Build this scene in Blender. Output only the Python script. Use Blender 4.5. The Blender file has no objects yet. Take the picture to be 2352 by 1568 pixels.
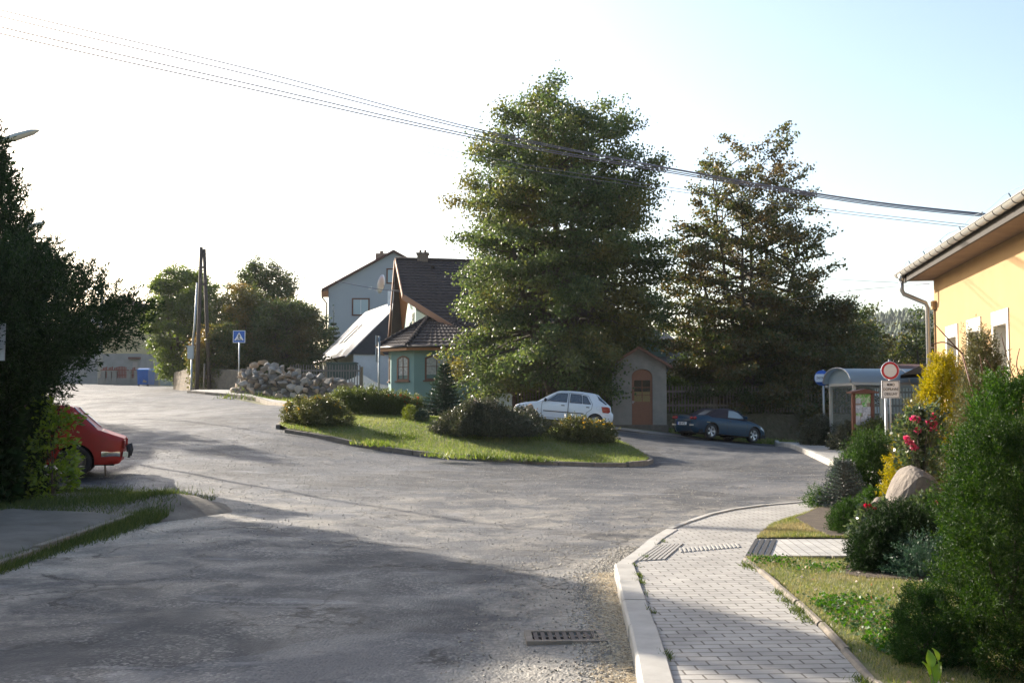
import bpy, math, random
import numpy as np
from mathutils import Vector, Matrix
from mathutils.geometry import delaunay_2d_cdt
R = math.radians
S = bpy.context.scene
col = S.collection
random.seed(7); rng = np.random.default_rng(7)

# ---------------------------------------------------------------- camera, light, exposure
SUN_AZ, SUN_EL = 45.0, 21.0          # azimuth to the LEFT of +Y, elevation
FD = 2480.6; CX, CY, HOR = 1176.0, 784.0, 928.0
PITCH = math.atan((HOR-CY)/FD)
CAMZ = 1.65
cd = bpy.data.cameras.new('camera'); cam = bpy.data.objects.new('camera', cd); col.objects.link(cam)
cam.location = (0, 0, CAMZ); cam.rotation_euler = (R(90)+PITCH, 0, 0)
cd.sensor_width = 36; cd.lens = 36*FD/2352; cd.clip_end = 5000; cd.clip_start = 0.05
S.camera = cam
wd = bpy.data.worlds.new('World'); S.world = wd; wd.use_nodes = True
nt = wd.node_tree
sky = nt.nodes.new('ShaderNodeTexSky'); sky.sky_type = 'NISHITA'; sky.sun_disc = False
sky.sun_elevation = R(SUN_EL); sky.sun_rotation = R(-SUN_AZ)
sky.air_density = 1.0; sky.dust_density = 2.3; sky.ozone_density = 1.0
bg = nt.nodes['Background']; nt.links.new(sky.outputs[0], bg.inputs[0]); bg.inputs[1].default_value = 0.125
sl = bpy.data.lights.new('sun', 'SUN'); sl.energy = 5.0; sl.angle = R(0.5); sl.color = (1.0, 0.9, 0.76)
so = bpy.data.objects.new('sun', sl); col.objects.link(so)
sd = Vector((-math.sin(R(SUN_AZ))*math.cos(R(SUN_EL)), math.cos(R(SUN_AZ))*math.cos(R(SUN_EL)), math.sin(R(SUN_EL))))
so.rotation_euler = sd.to_track_quat('Z', 'Y').to_euler()
so.location = sd*60
S.view_settings.view_transform = 'Standard'; S.view_settings.look = 'None'
S.view_settings.gamma = 1; S.view_settings.exposure = 1.3; S.view_settings.use_curve_mapping = False

# ---------------------------------------------------------------- terrain (road level)
CP = np.array([(-3,4,-.12),(1,4,-.12),(1.5,11,-.12),(3,8,-.12),(6,14,-.12),(6,18,-.10),(9,28,-.05),(12,24,-.1),(-6,12,-.04),
 (-8,17,.1),(-8.2,20.8,.25),(-12,12,.02),(0,16,-.06),(0,22,0),(.3,29.5,.1),(4.2,31.5,.0),(-6.5,32,.85),(-3.6,30,.47),(1.9,42.2,.80),(4,40,.55),
 (5.3,45,.68),(7.4,41.6,.24),(9.7,43,.02),(12,38,.1),(16,36,0),(-1,40,1.0),(-3,46,1.25),(-5,59,1.4),(-8.3,42,1.6),(-13,52,1.95),
 (-14.5,57,2.25),(-17,64,2.4),(-20,64,2.35),(-13.8,42,1.25),(-12,30,.7),(-27,80,2.95),(-40,100,3.6),(-20,30,.9),(-25,50,1.7),(-10,80,2.6),
 (5,60,1.2),(5,90,1.5),(20,60,.2),(35,100,0),(20,30,0),(0,-6,-.12),(-14,-6,-.1),(12,-6,-.1)], float)
def _phi(d2):
    return np.where(d2 > 1e-9, 0.5*d2*np.log(np.maximum(d2, 1e-9)), 0)
def _tps():
    n = len(CP); P = CP[:, :2]
    d2 = ((P[:, None]-P[None])**2).sum(-1)
    A = np.zeros((n+3, n+3)); A[:n, :n] = _phi(d2)+np.eye(n)*0.4
    A[:n, n] = 1; A[:n, n+1:] = P; A[n, :n] = 1; A[n+1:, :n] = P.T
    return np.linalg.solve(A, np.concatenate([CP[:, 2], np.zeros(3)]))
_w = _tps()
def TV(x, y):
    x = np.clip(np.asarray(x, float), -42, 36); y = np.clip(np.asarray(y, float), -6, 100)
    d2 = (x[..., None]-CP[:, 0])**2+(y[..., None]-CP[:, 1])**2
    return _phi(d2)@_w[:-3]+_w[-3]+_w[-2]*x+_w[-1]*y
def T(x, y): return float(TV(np.array([x]), np.array([y]))[0])
def ray(px, py):
    x = (px-CX)/FD; z = (CY-py)/FD; c, s = math.cos(PITCH), math.sin(PITCH)
    return (x, c-z*s, s+z*c)
def W(px, py, Y):                      # photo point (2352 px wide copy) at world depth Y
    r = ray(px, py); t = Y/r[1]
    return Vector((r[0]*t, Y, CAMZ+r[2]*t))
def G(px, py, off=0.0):                # photo point on the ground
    r = ray(px, py); Y = np.concatenate([np.linspace(2.5, 30, 600), np.linspace(30.05, 140, 800)])
    t = Y/r[1]; x = r[0]*t; z = CAMZ+r[2]*t
    d = z-TV(x, Y)-off
    i = np.where(d < 0)[0]
    i = i[0] if len(i) else len(Y)-1
    if i == 0: return Vector((x[0], Y[0], z[0]))
    f = d[i-1]/(d[i-1]-d[i]+1e-12); yy = Y[i-1]+(Y[i]-Y[i-1])*f; t = yy/r[1]
    return Vector((r[0]*t, yy, CAMZ+r[2]*t))

# ---------------------------------------------------------------- object helpers
def link(o, parent=None):
    col.objects.link(o)
    if parent is not None: o.parent = parent
    return o
def tag(o, label=None, cat=None, group=None, kind=None):
    if label: o['label'] = label
    if cat: o['category'] = cat
    if group: o['group'] = group
    if kind: o['kind'] = kind
    return o
def thing(name, loc, label, cat, rz=0.0, group=None, rot=None):
    o = bpy.data.objects.new(name, None); col.objects.link(o)
    o.location = loc; o.rotation_euler = rot if rot else (0, 0, rz)
    o.empty_display_size = 0.2
    return tag(o, label, cat, group)
def npmesh(name, V, F, mat, parent=None, smooth=False):
    """V (n,3), F (m,k) equal-sized faces"""
    me = bpy.data.meshes.new(name)
    V = np.ascontiguousarray(V, np.float32); F = np.ascontiguousarray(F, np.int32)
    n, k = F.shape
    me.vertices.add(len(V)); me.vertices.foreach_set('co', V.ravel())
    me.loops.add(n*k); me.loops.foreach_set('vertex_index', F.ravel())
    me.polygons.add(n); me.polygons.foreach_set('loop_start', np.arange(0, n*k, k, dtype=np.int32))
    try: me.polygons.foreach_set('loop_total', np.full(n, k, np.int32))
    except Exception: pass
    if smooth: me.polygons.foreach_set('use_smooth', np.ones(n, bool))
    me.update(calc_edges=True); me.validate()
    if mat: me.materials.append(mat)
    o = bpy.data.objects.new(name, me)
    return link(o, parent)
class MB:
    def __init__(s): s.v = []; s.f = []; s.sm = []
    def add(s, vs, fs, sm=False):
        b = len(s.v); s.v += [tuple(p) for p in vs]
        s.f += [tuple(b+i for i in f) for f in fs]; s.sm += [sm]*len(fs); return s
    def box(s, a, b, m=None):
        x0, y0, z0 = a; x1, y1, z1 = b
        vs = [Vector(p) for p in ((x0,y0,z0),(x1,y0,z0),(x1,y1,z0),(x0,y1,z0),(x0,y0,z1),(x1,y0,z1),(x1,y1,z1),(x0,y1,z1))]
        if m is not None: vs = [m@p for p in vs]
        return s.add(vs, [(0,3,2,1),(4,5,6,7),(0,1,5,4),(1,2,6,5),(2,3,7,6),(3,0,4,7)])
    def bar(s, p, q, w, h, up=(0, 0, 1)):
        p, q = Vector(p), Vector(q); d = (q-p); L = d.length; d.normalize()
        u = Vector(up); sx = d.cross(u)
        if sx.length < 1e-5: sx = d.cross(Vector((0, 1, 0)))
        sx.normalize(); u = sx.cross(d).normalized()
        m = Matrix.Translation(p)@Matrix((sx, d, u)).transposed().to_4x4()
        return s.box((-w/2, 0, -h/2), (w/2, L, h/2), m)
    def tube(s, pts, rads, n=8, cap=True):
        pts = [Vector(p) for p in pts]
        if not hasattr(rads, '__len__'): rads = [rads]*len(pts)
        rings = []; ref = None
        for i, p in enumerate(pts):
            d = (pts[min(i+1, len(pts)-1)]-pts[max(i-1, 0)]).normalized()
            if ref is None: ref = Vector((1, 0, 0)) if abs(d.x) < .8 else Vector((0, 1, 0))
            a = (ref-d*ref.dot(d)).normalized(); ref = a; b = d.cross(a)
            rings.append([p+(a*math.cos(2*math.pi*k/n)+b*math.sin(2*math.pi*k/n))*rads[i] for k in range(n)])
        vs = [q for r in rings for q in r]
        fs = [(i*n+k, i*n+(k+1) % n, (i+1)*n+(k+1) % n, (i+1)*n+k) for i in range(len(pts)-1) for k in range(n)]
        if cap: fs += [tuple(range(n))[::-1], tuple((len(pts)-1)*n+k for k in range(n))]
        return s.add(vs, fs, True)
    def lathe(s, prof, n=16, m=None):   # prof (r,z)
        vs = [Vector((r*math.cos(2*math.pi*k/n), r*math.sin(2*math.pi*k/n), z)) for r, z in prof for k in range(n)]
        if m is not None: vs = [m@p for p in vs]
        fs = [(i*n+k, i*n+(k+1) % n, (i+1)*n+(k+1) % n, (i+1)*n+k) for i in range(len(prof)-1) for k in range(n)]
        return s.add(vs, fs, True)
    def slab(s, poly, d):               # planar polygon with thickness vector d
        n = len(poly); P = [Vector(p) for p in poly]; D = Vector(d)
        return s.add(P+[p+D for p in P], [tuple(range(n))[::-1], tuple(range(n, 2*n))]+[(i, (i+1) % n, n+(i+1) % n, n+i) for i in range(n)])
    def build(s, name, mat, parent=None, loc=None):
        me = bpy.data.meshes.new(name); me.from_pydata(s.v, [], s.f)
        me.polygons.foreach_set('use_smooth', s.sm); me.update()
        if mat: me.materials.append(mat)
        o = bpy.data.objects.new(name, me)
        if loc is not None: o.location = loc
        return link(o, parent)
def RZ(a, loc=(0, 0, 0)): return Matrix.Translation(loc)@Matrix.Rotation(a, 4, 'Z')

def seg_dist(px, pz, C):
    d = np.full(px.shape, 1e9)
    for a, b in zip(C[:-1], C[1:]):
        ab = b-a; L2 = (ab**2).sum()+1e-12; t = np.clip(((px-a[0])*ab[0]+(pz-a[1])*ab[1])/L2, 0, 1)
        d = np.minimum(d, np.hypot(px-a[0]-t*ab[0], pz-a[1]-t*ab[1]))
    return d
# ---------------------------------------------------------------- materials
MATS = {}
def mat(name, colr=(.5,.5,.5), rough=.7, metal=0, spec=.5, noise=None, bump=None, coat=0, trans=0, emit=None):
    """noise=(scale, other colour, contrast) ; bump=(scale, strength, distance)"""
    if name in MATS: return MATS[name]
    m = bpy.data.materials.new(name); m.use_nodes = True; t = m.node_tree; p = t.nodes['Principled BSDF']
    p.inputs['Base Color'].default_value = (*colr, 1); p.inputs['Roughness'].default_value = rough
    p.inputs['Metallic'].default_value = metal; p.inputs['Specular IOR Level'].default_value = spec
    if coat: p.inputs['Coat Weight'].default_value = coat; p.inputs['Coat Roughness'].default_value = .06
    g = t.nodes.new('ShaderNodeNewGeometry')
    if noise:
        n = t.nodes.new('ShaderNodeTexNoise'); n.inputs['Scale'].default_value = noise[0]; n.inputs['Detail'].default_value = 8; n.inputs['Roughness'].default_value = .65
        r = t.nodes.new('ShaderNodeValToRGB'); c = noise[2] if len(noise) > 2 else .2
        r.color_ramp.elements[0].position = .5-c; r.color_ramp.elements[1].position = .5+c
        r.color_ramp.elements[0].color = (*colr, 1); r.color_ramp.elements[1].color = (*noise[1], 1)
        t.links.new(g.outputs['Position'], n.inputs['Vector']); t.links.new(n.outputs['Fac'], r.inputs['Fac']); t.links.new(r.outputs[0], p.inputs['Base Color'])
    if bump:
        n = t.nodes.new('ShaderNodeTexNoise'); n.inputs['Scale'].default_value = bump[0]; n.inputs['Detail'].default_value = 5
        b = t.nodes.new('ShaderNodeBump'); b.inputs['Strength'].default_value = bump[1]; b.inputs['Distance'].default_value = bump[2]
        t.links.new(g.outputs['Position'], n.inputs['Vector']); t.links.new(n.outputs['Fac'], b.inputs['Height']); t.links.new(b.outputs[0], p.inputs['Normal'])
    MATS[name] = m; return m
def leafmat(name, cols, trans=.45, rough=.45, patch=None, spec=.5):
    """cols: list of colours picked per leaf; patch=(colour, scale): broader areas of another colour"""
    if name in MATS: return MATS[name]
    m = bpy.data.materials.new(name); m.use_nodes = True; t = m.node_tree; p = t.nodes['Principled BSDF']; out = t.nodes['Material Output']
    g = t.nodes.new('ShaderNodeNewGeometry'); r = t.nodes.new('ShaderNodeValToRGB'); e = r.color_ramp.elements
    while len(e) < len(cols): e.new(.5)
    for i, c in enumerate(cols): e[i].position = i/max(1, len(cols)-1); e[i].color = (*c, 1)
    t.links.new(g.outputs['Random Per Island'], r.inputs[0]); o = r.outputs[0]
    if patch:
        n = t.nodes.new('ShaderNodeTexNoise'); n.inputs['Scale'].default_value = patch[1]; n.inputs['Detail'].default_value = 3
        q = t.nodes.new('ShaderNodeMapRange'); q.inputs[1].default_value = .5; q.inputs[2].default_value = .68
        mx = t.nodes.new('ShaderNodeMix'); mx.data_type = 'RGBA'; mx.inputs[7].default_value = (*patch[0], 1)
        t.links.new(g.outputs['Position'], n.inputs['Vector']); t.links.new(n.outputs['Fac'], q.inputs[0]); t.links.new(q.outputs[0], mx.inputs[0]); t.links.new(o, mx.inputs[6]); o = mx.outputs[2]
    t.links.new(o, p.inputs['Base Color']); p.inputs['Roughness'].default_value = rough; p.inputs['Specular IOR Level'].default_value = spec
    tr = t.nodes.new('ShaderNodeBsdfTranslucent'); hs = t.nodes.new('ShaderNodeHueSaturation'); hs.inputs['Value'].default_value = 1.5; hs.inputs['Saturation'].default_value = 1.15; hs.inputs['Hue'].default_value = .485
    t.links.new(o, hs.inputs['Color']); t.links.new(hs.outputs[0], tr.inputs[0])
    ms = t.nodes.new('ShaderNodeMixShader'); ms.inputs[0].default_value = trans
    t.links.new(p.outputs[0], ms.inputs[1]); t.links.new(tr.outputs[0], ms.inputs[2]); t.links.new(ms.outputs[0], out.inputs[0])
    MATS[name] = m; return m
def bricks(name, c1, c2, mortar, sx, sy, rot=0, msize=.012, off=.5, rough=.85, vec='pos', bump=.4, noise=.35, wave=0):
    if name in MATS: return MATS[name]
    m = bpy.data.materials.new(name); m.use_nodes = True; t = m.node_tree; p = t.nodes['Principled BSDF']; L = t.links.new
    tc = t.nodes.new('ShaderNodeTexCoord'); mp = t.nodes.new('ShaderNodeMapping'); mp.inputs['Rotation'].default_value = rot if hasattr(rot, '__len__') else (0, 0, rot)
    L(tc.outputs['Object'], mp.inputs[0]); src = mp.outputs[0]
    if wave:
        wn = t.nodes.new('ShaderNodeTexNoise'); wn.inputs['Scale'].default_value = 3.0; L(src, wn.inputs['Vector'])
        va = t.nodes.new('ShaderNodeMix'); va.data_type = 'VECTOR'; va.inputs[0].default_value = wave; L(src, va.inputs[4]); L(wn.outputs['Color'], va.inputs[5]); src = va.outputs[1]
    b = t.nodes.new('ShaderNodeTexBrick'); b.inputs['Scale'].default_value = 1; b.inputs['Brick Width'].default_value = sx; b.inputs['Row Height'].default_value = sy
    b.inputs['Mortar Size'].default_value = msize; b.inputs['Mortar Smooth'].default_value = .3; b.offset = off
    b.inputs['Color1'].default_value = (*c1, 1); b.inputs['Color2'].default_value = (*c2, 1); b.inputs['Mortar'].default_value = (*mortar, 1); b.inputs['Bias'].default_value = 0
    L(src, b.inputs[0])
    n = t.nodes.new('ShaderNodeTexNoise'); n.inputs['Scale'].default_value = 1.7; n.inputs['Detail'].default_value = 10; n.inputs['Roughness'].default_value = .7; L(mp.outputs[0], n.inputs['Vector'])
    q = t.nodes.new('ShaderNodeMapRange'); q.inputs[1].default_value = .3; q.inputs[2].default_value = .7; q.inputs[3].default_value = 1-noise; q.inputs[4].default_value = 1.0+noise*.3; L(n.outputs['Fac'], q.inputs[0])
    mx = t.nodes.new('ShaderNodeMix'); mx.data_type = 'RGBA'; mx.blend_type = 'MULTIPLY'; mx.inputs[0].default_value = 1; L(b.outputs['Color'], mx.inputs[6]); L(q.outputs[0], mx.inputs[7]); L(mx.outputs[2], p.inputs['Base Color'])
    n2 = t.nodes.new('ShaderNodeTexNoise'); n2.inputs['Scale'].default_value = 90; n2.inputs['Detail'].default_value = 4; L(mp.outputs[0], n2.inputs['Vector'])
    ma = t.nodes.new('ShaderNodeMath'); ma.operation = 'MULTIPLY_ADD'; ma.inputs[1].default_value = -1.0; L(b.outputs['Fac'], ma.inputs[0])
    m3 = t.nodes.new('ShaderNodeMath'); m3.operation = 'MULTIPLY'; m3.inputs[1].default_value = .35; L(n2.outputs['Fac'], m3.inputs[0]); L(m3.outputs[0], ma.inputs[2])
    bp = t.nodes.new('ShaderNodeBump'); bp.inputs['Strength'].default_value = bump; bp.inputs['Distance'].default_value = .012; L(ma.outputs[0], bp.inputs['Height']); L(bp.outputs[0], p.inputs['Normal'])
    p.inputs['Roughness'].default_value = rough
    MATS[name] = m; return m
def asphalt():
    m = bpy.data.materials.new('asphalt'); m.use_nodes = True; t = m.node_tree; p = t.nodes['Principled BSDF']; L = t.links.new; N = t.nodes.new
    g = N('ShaderNodeNewGeometry'); pos = g.outputs['Position']
    def noise(sc, det=6, ro=.6, dist=0):
        n = N('ShaderNodeTexNoise'); n.inputs['Scale'].default_value = sc; n.inputs['Detail'].default_value = det; n.inputs['Roughness'].default_value = ro; n.inputs['Distortion'].default_value = dist; L(pos, n.inputs['Vector']); return n.outputs['Fac']
    def rng_(s, a, b, c=0, d=1):
        q = N('ShaderNodeMapRange'); q.inputs[1].default_value = a; q.inputs[2].default_value = b; q.inputs[3].default_value = c; q.inputs[4].default_value = d; L(s, q.inputs[0]); return q.outputs[0]
    def mix(f, a, b, bt='MIX'):
        x = N('ShaderNodeMix'); x.data_type = 'RGBA'; x.blend_type = bt
        if isinstance(f, float): x.inputs[0].default_value = f
        else: L(f, x.inputs[0])
        for i, v in ((6, a), (7, b)):
            if isinstance(v, tuple): x.inputs[i].default_value = (*v, 1)
            else: L(v, x.inputs[i])
        return x.outputs[2]
    def ma(op, a, b):
        x = N('ShaderNodeMath'); x.operation = op
        for i, v in ((0, a), (1, b)):
            if isinstance(v, (float, int)): x.inputs[i].default_value = v
            else: L(v, x.inputs[i])
        return x.outputs[0]
    base = mix(rng_(noise(.55, 4, .6, .6), .42, .58), (.044, .047, .053), (.086, .085, .086))
    # patched repairs: cells with their own tone
    vp = N('ShaderNodeTexVoronoi'); vp.inputs['Scale'].default_value = .33; L(pos, vp.inputs['Vector'])
    dv = N('ShaderNodeVectorMath'); dv.operation = 'ADD'
    nw = N('ShaderNodeTexNoise'); nw.inputs['Scale'].default_value = 1.2; nw.inputs['Detail'].default_value = 5; L(pos, nw.inputs['Vector'])
    nw2 = N('ShaderNodeTexNoise'); nw2.inputs['Scale'].default_value = 9; nw2.inputs['Detail'].default_value = 6; nw2.inputs['Roughness'].default_value = .75; L(pos, nw2.inputs['Vector'])
    dv0 = N('ShaderNodeVectorMath'); dv0.operation = 'MULTIPLY_ADD'; dv0.inputs[1].default_value = (.28, .28, .28); L(nw2.outputs['Color'], dv0.inputs[0]); L(pos, dv0.inputs[2])
    L(dv0.outputs[0], dv.inputs[0]); L(nw.outputs['Color'], dv.inputs[1]); L(dv.outputs[0], vp.inputs['Vector'])
    sep = N('ShaderNodeSeparateColor'); L(vp.outputs['Color'], sep.inputs[0])
    tone = rng_(sep.outputs[0], 0, 1, .60, 1.5)
    base = mix(1.0, base, tone, 'MULTIPLY')
    # cracks along the edges of the repairs
    vc = N('ShaderNodeTexVoronoi'); vc.feature = 'DISTANCE_TO_EDGE'; vc.inputs['Scale'].default_value = .75; L(dv.outputs[0], vc.inputs['Vector'])
    crack = ma('MULTIPLY', rng_(vc.outputs['Distance'], 0.0, .016, 1, 0), rng_(noise(.6, 3), .47, .55, 0, .95))
    # stones showing in the worn surface
    vs = N('ShaderNodeTexVoronoi'); vs.inputs['Scale'].default_value = 42; L(pos, vs.inputs['Vector'])
    sc_ = N('ShaderNodeSeparateColor'); L(vs.outputs['Color'], sc_.inputs[0])
    stone = ma('MULTIPLY', rng_(sc_.outputs[0], .55, 1), rng_(noise(.9, 5, .7, .4), .40, .62))
    base = mix(ma('MULTIPLY', stone, .7), base, (.28, .27, .25))
    dark = ma('MULTIPLY', rng_(sc_.outputs[1], .7, 1), .6)
    base = mix(dark, base, (.05, .05, .055))
    # pale dust in sheets
    sx = N('ShaderNodeSeparateXYZ'); L(pos, sx.inputs[0])
    # distance from the kerb on the right and the verge on the left
    kx = ma('SUBTRACT', sx.outputs[0], ma('MULTIPLY', ma('MAXIMUM', ma('SUBTRACT', sx.outputs[1], 10.5), 0.0), .62))
    edge = rng_(kx, -.9, 1.1, 0, .52)
    edge2 = rng_(sx.outputs[0], -3.4, -5.4, 0, .30)
    far_ = rng_(sx.outputs[1], 20, 27, 1, 0)
    edge2 = ma('MULTIPLY', edge2, rng_(sx.outputs[1], 16, 20, 1, 0))
    mid = ma('MULTIPLY', ma('MULTIPLY', rng_(sx.outputs[1], 10.5, 14.5), rng_(sx.outputs[1], 17.5, 23.0, 1, 0)), .16)
    dn = ma('ADD', noise(1.3, 8, .68, .5), ma('ADD', ma('ADD', ma('MULTIPLY', edge, far_), edge2), mid))
    dust = rng_(dn, .61, .86)
    base = mix(ma('MULTIPLY', dust, .85), base, mix(rng_(noise(22, 4), .4, .6), (.25, .225, .185), (.40, .365, .305)))
    mpn = N('ShaderNodeMapping'); mpn.inputs['Scale'].default_value = (.55, 1.5, 1); L(pos, mpn.inputs[0])
    wn = N('ShaderNodeTexNoise'); wn.inputs['Scale'].default_value = .9; wn.inputs['Detail'].default_value = 7; wn.inputs['Roughness'].default_value = .6; wn.inputs['Distortion'].default_value = 1.2; L(mpn.outputs[0], wn.inputs['Vector'])
    base = mix(ma('MULTIPLY', rng_(wn.outputs['Fac'], .60, .70), .55), base, (.25, .25, .255))
    base = mix(crack, base, (.03, .03, .033))
    L(base, p.inputs['Base Color'])
    p.inputs['Roughness'].default_value = .62
    p.inputs['Specular IOR Level'].default_value = .5; L(rng_(noise(.8, 4, .6, .8), .4, .6, .56, .8), p.inputs['Roughness'])
    h = ma('ADD', ma('MULTIPLY', noise(60, 5, .7), .9), ma('MULTIPLY', vs.outputs['Distance'], -.9))
    h = ma('ADD', h, ma('MULTIPLY', noise(5, 5, .6), 1.8))
    h = ma('SUBTRACT', h, ma('MULTIPLY', crack, 2.5))
    h = ma('ADD', h, ma('MULTIPLY', sep.outputs[1], .8))
    bp = N('ShaderNodeBump'); bp.inputs['Strength'].default_value = .8; bp.inputs['Distance'].default_value = .014; L(h, bp.inputs['Height']); L(bp.outputs[0], p.inputs['Normal'])
    MATS['asphalt'] = m; return m
asphalt()
M_paver = bricks('concrete_paver', (.43,.41,.375), (.36,.345,.32), (.15,.135,.115), .20, .115, rot=R(-3), msize=.008, wave=.012, bump=.5)
M_pathp = bricks('path_paver', (.50,.485,.45), (.44,.43,.41), (.20,.18,.15), .11, .22, rot=R(4), msize=.006, off=0, bump=.4)
M_conc = mat('kerb_concrete', (.50,.48,.44), .85, noise=(3, (.33,.315,.285), .25), bump=(70, .35, .004))
def vary(m, lo, hi, obj=False):
    t = m.node_tree; p = t.nodes['Principled BSDF']; l = p.inputs['Base Color'].links[0]; src = l.from_socket; t.links.remove(l)
    r = t.nodes.new('ShaderNodeObjectInfo').outputs['Random'] if obj else t.nodes.new('ShaderNodeNewGeometry').outputs['Random Per Island']
    q = t.nodes.new('ShaderNodeMapRange'); q.inputs[3].default_value = lo; q.inputs[4].default_value = hi; t.links.new(r, q.inputs[0])
    x = t.nodes.new('ShaderNodeMix'); x.data_type = 'RGBA'; x.blend_type = 'MULTIPLY'; x.inputs[0].default_value = 1; t.links.new(src, x.inputs[6]); t.links.new(q.outputs[0], x.inputs[7]); t.links.new(x.outputs[2], p.inputs['Base Color'])
vary(M_conc, .78, 1.08)
M_oldconc = mat('old_kerb_concrete', (.26,.22,.18), .9, noise=(5, (.13,.115,.09), .2), bump=(40, .6, .01))
M_dirt = mat('dirt', (.12,.10,.08), .95, noise=(2.2, (.22,.195,.155), .14), bump=(30, .8, .02))
M_soil = mat('bed_soil', (.055,.04,.03), .95, noise=(6, (.11,.085,.06), .2), bump=(45, 1, .03))
M_ground = mat('meadow', (.09,.11,.035), .95, noise=(.9, (.17,.15,.07), .2), bump=(20, .8, .03))
M_turf = mat('turf', (.085,.12,.03), .95, noise=(2.2, (.20,.18,.08), .16), bump=(60, 1, .02))
M_wood = mat('weathered_wood', (.13,.10,.075), .85, noise=(9, (.22,.18,.14), .25), bump=(60, .3, .004))
M_polewood = mat('pole_wood', (.055,.04,.032), .85, noise=(6, (.10,.075,.06), .25), bump=(50, .5, .01))
M_steel = mat('galvanised_steel', (.42,.44,.46), .42, metal=.75, noise=(14, (.33,.35,.37), .3))
M_bark = mat('bark', (.055,.045,.036), .9, noise=(12, (.11,.09,.07), .25), bump=(25, 1, .03))
M_black = mat('black_rubber', (.018,.018,.02), .7)
M_dark = mat('dark_inside', (.012,.012,.013), .9)
M_glass = mat('dark_glass', (.02,.026,.03), .06, spec=.9)
M_chrome = mat('chrome', (.65,.66,.68), .18, metal=1)
M_white = mat('white_plaster', (.74,.74,.72), .85, noise=(1.2, (.62,.62,.60), .2), bump=(30, .3, .01))
# ---------------------------------------------------------------- the ground and the paved sheets
def sheet(name, poly, res, zf, m, parent=None, jitter=.0, kind='structure', thick=0):
    P = [Vector((p[0], p[1])) for p in poly]; pts = []; 
    for i, p in enumerate(P):
        q = P[(i+1) % len(P)]; n = max(1, int((q-p).length/res))
        pts += [p+(q-p)*(k/n) for k in range(n)]
    nb = len(pts); A = np.array([(p.x, p.y) for p in pts])
    xs = np.arange(A[:, 0].min(), A[:, 0].max(), res); ys = np.arange(A[:, 1].min(), A[:, 1].max(), res)
    gx, gy = np.meshgrid(xs, ys); gx = gx.ravel()+.37*res; gy = gy.ravel()+.41*res
    gx = gx+rng.uniform(-.2, .2, gx.shape)*res; gy = gy+rng.uniform(-.2, .2, gy.shape)*res
    ins = inside(gx, gy, A)
    # keep away from the border
    d = np.full(gx.shape, 1e9)
    for i in range(nb):
        a = A[i]; d = np.minimum(d, np.hypot(gx-a[0], gy-a[1]))
    k = ins & (d > res*.45)
    allp = pts+[Vector((a, b)) for a, b in zip(gx[k], gy[k])]
    r = delaunay_2d_cdt(allp, [], [list(range(nb))], 1, 1e-5)
    V = np.array([(v.x, v.y) for v in r[0]]); F = [f for f in r[2]]
    z = zf(V[:, 0], V[:, 1])
    V3 = np.column_stack([V, z]); F = np.array(F)
    a, b, c = V[F[:, 0]], V[F[:, 1]], V[F[:, 2]]
    fl = ((b[:, 0]-a[:, 0])*(c[:, 1]-a[:, 1])-(b[:, 1]-a[:, 1])*(c[:, 0]-a[:, 0])) < 0
    F[fl] = F[fl][:, ::-1]
    o = npmesh(name, V3, F, m, parent, True)
    if kind: o['kind'] = kind
    return o
def inside(x, y, A):
    c = np.zeros(x.shape, bool); n = len(A); j = n-1
    for i in range(n):
        xi, yi = A[i]; xj, yj = A[j]
        with np.errstate(divide='ignore', invalid='ignore'):
            c ^= ((yi > y) != (yj > y)) & (x < (xj-xi)*(y-yi)/(yj-yi+1e-15)+xi)
        j = i
    return c
# big ground sheet
def axis(lo, hi):
    a = [lo, lo*.5, lo*.25, lo*.12]; return a
gx = np.concatenate([[-1150, -900, -500, -300, -200, -140, -100, -75, -60], np.arange(-50, 45, 1.0), [50, 60, 75, 100, 140, 200, 300, 500, 700, 880]])
gy = np.concatenate([[-55, -52, -50, -25, -12], np.arange(-8, 105, 1.0), [110, 125, 150, 200, 300, 500, 900, 1240]])
X, Y = np.meshgrid(gx, gy); nx, ny = len(gx), len(gy)
Z = TV(X, Y)-.05
i = np.arange(nx*ny).reshape(ny, nx)
F = np.stack([i[:-1, :-1], i[:-1, 1:], i[1:, 1:], i[1:, :-1]], -1).reshape(-1, 4)
npmesh('ground', np.column_stack([X.ravel(), Y.ravel(), Z.ravel()]), F, M_ground, None, True)['kind'] = 'structure'

ROAD = [(-16,-5),(5,-5),(5,10),(9,16),(12,22),(12,30),(12.2,40),(11.6,44.6),(9,44.2),(7,44),(4.6,43.4),(2.6,44.3),(-1.5,44),(-4.5,41.8),(-8.6,42.6),
        (-13,51),(-16.5,61),(-19.5,67.5),(-23,76),(-31,90),(-38,88),(-31,72),(-24,56),(-19,44),(-16,34),(-14.5,26),(-14,20),(-16,12)]
def rut(x, y):
    return .012*np.sin(x*.9+1.3*np.sin(y*.31))+.010*np.sin(y*.7+x*.4)+.008*np.sin(1.9*x-.8*y)
sheet('road', ROAD, .45, lambda x, y: TV(x, y)+rut(x, y), MATS['asphalt'])
KERB = [(.45,-2),(.55,3),(.72,6),(.84,7.6),(.92,9),(1.04,11.15)]
KERB2 = [(1.04,11.15),(1.32,12.0),(1.62,13.1),(2.0,14.2),(2.7,15.75),(3.63,17.15),(5.1,18.3),(6.7,20.2),(7.9,22.8),(8.35,25.5),(8.5,28),(8.9,31.5),(9.4,36),(10.0,40.5),(10.7,44.2)]
LAWNE = [(2.15,3),(2.1,6.4),(2.26,8.0),(2.36,9.36),(2.46,11.62),(2.5,11.72),(2.98,13.3),(3.48,14.75),(4.7,16.8),(6.3,18.7),(7.9,21.4)]
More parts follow.
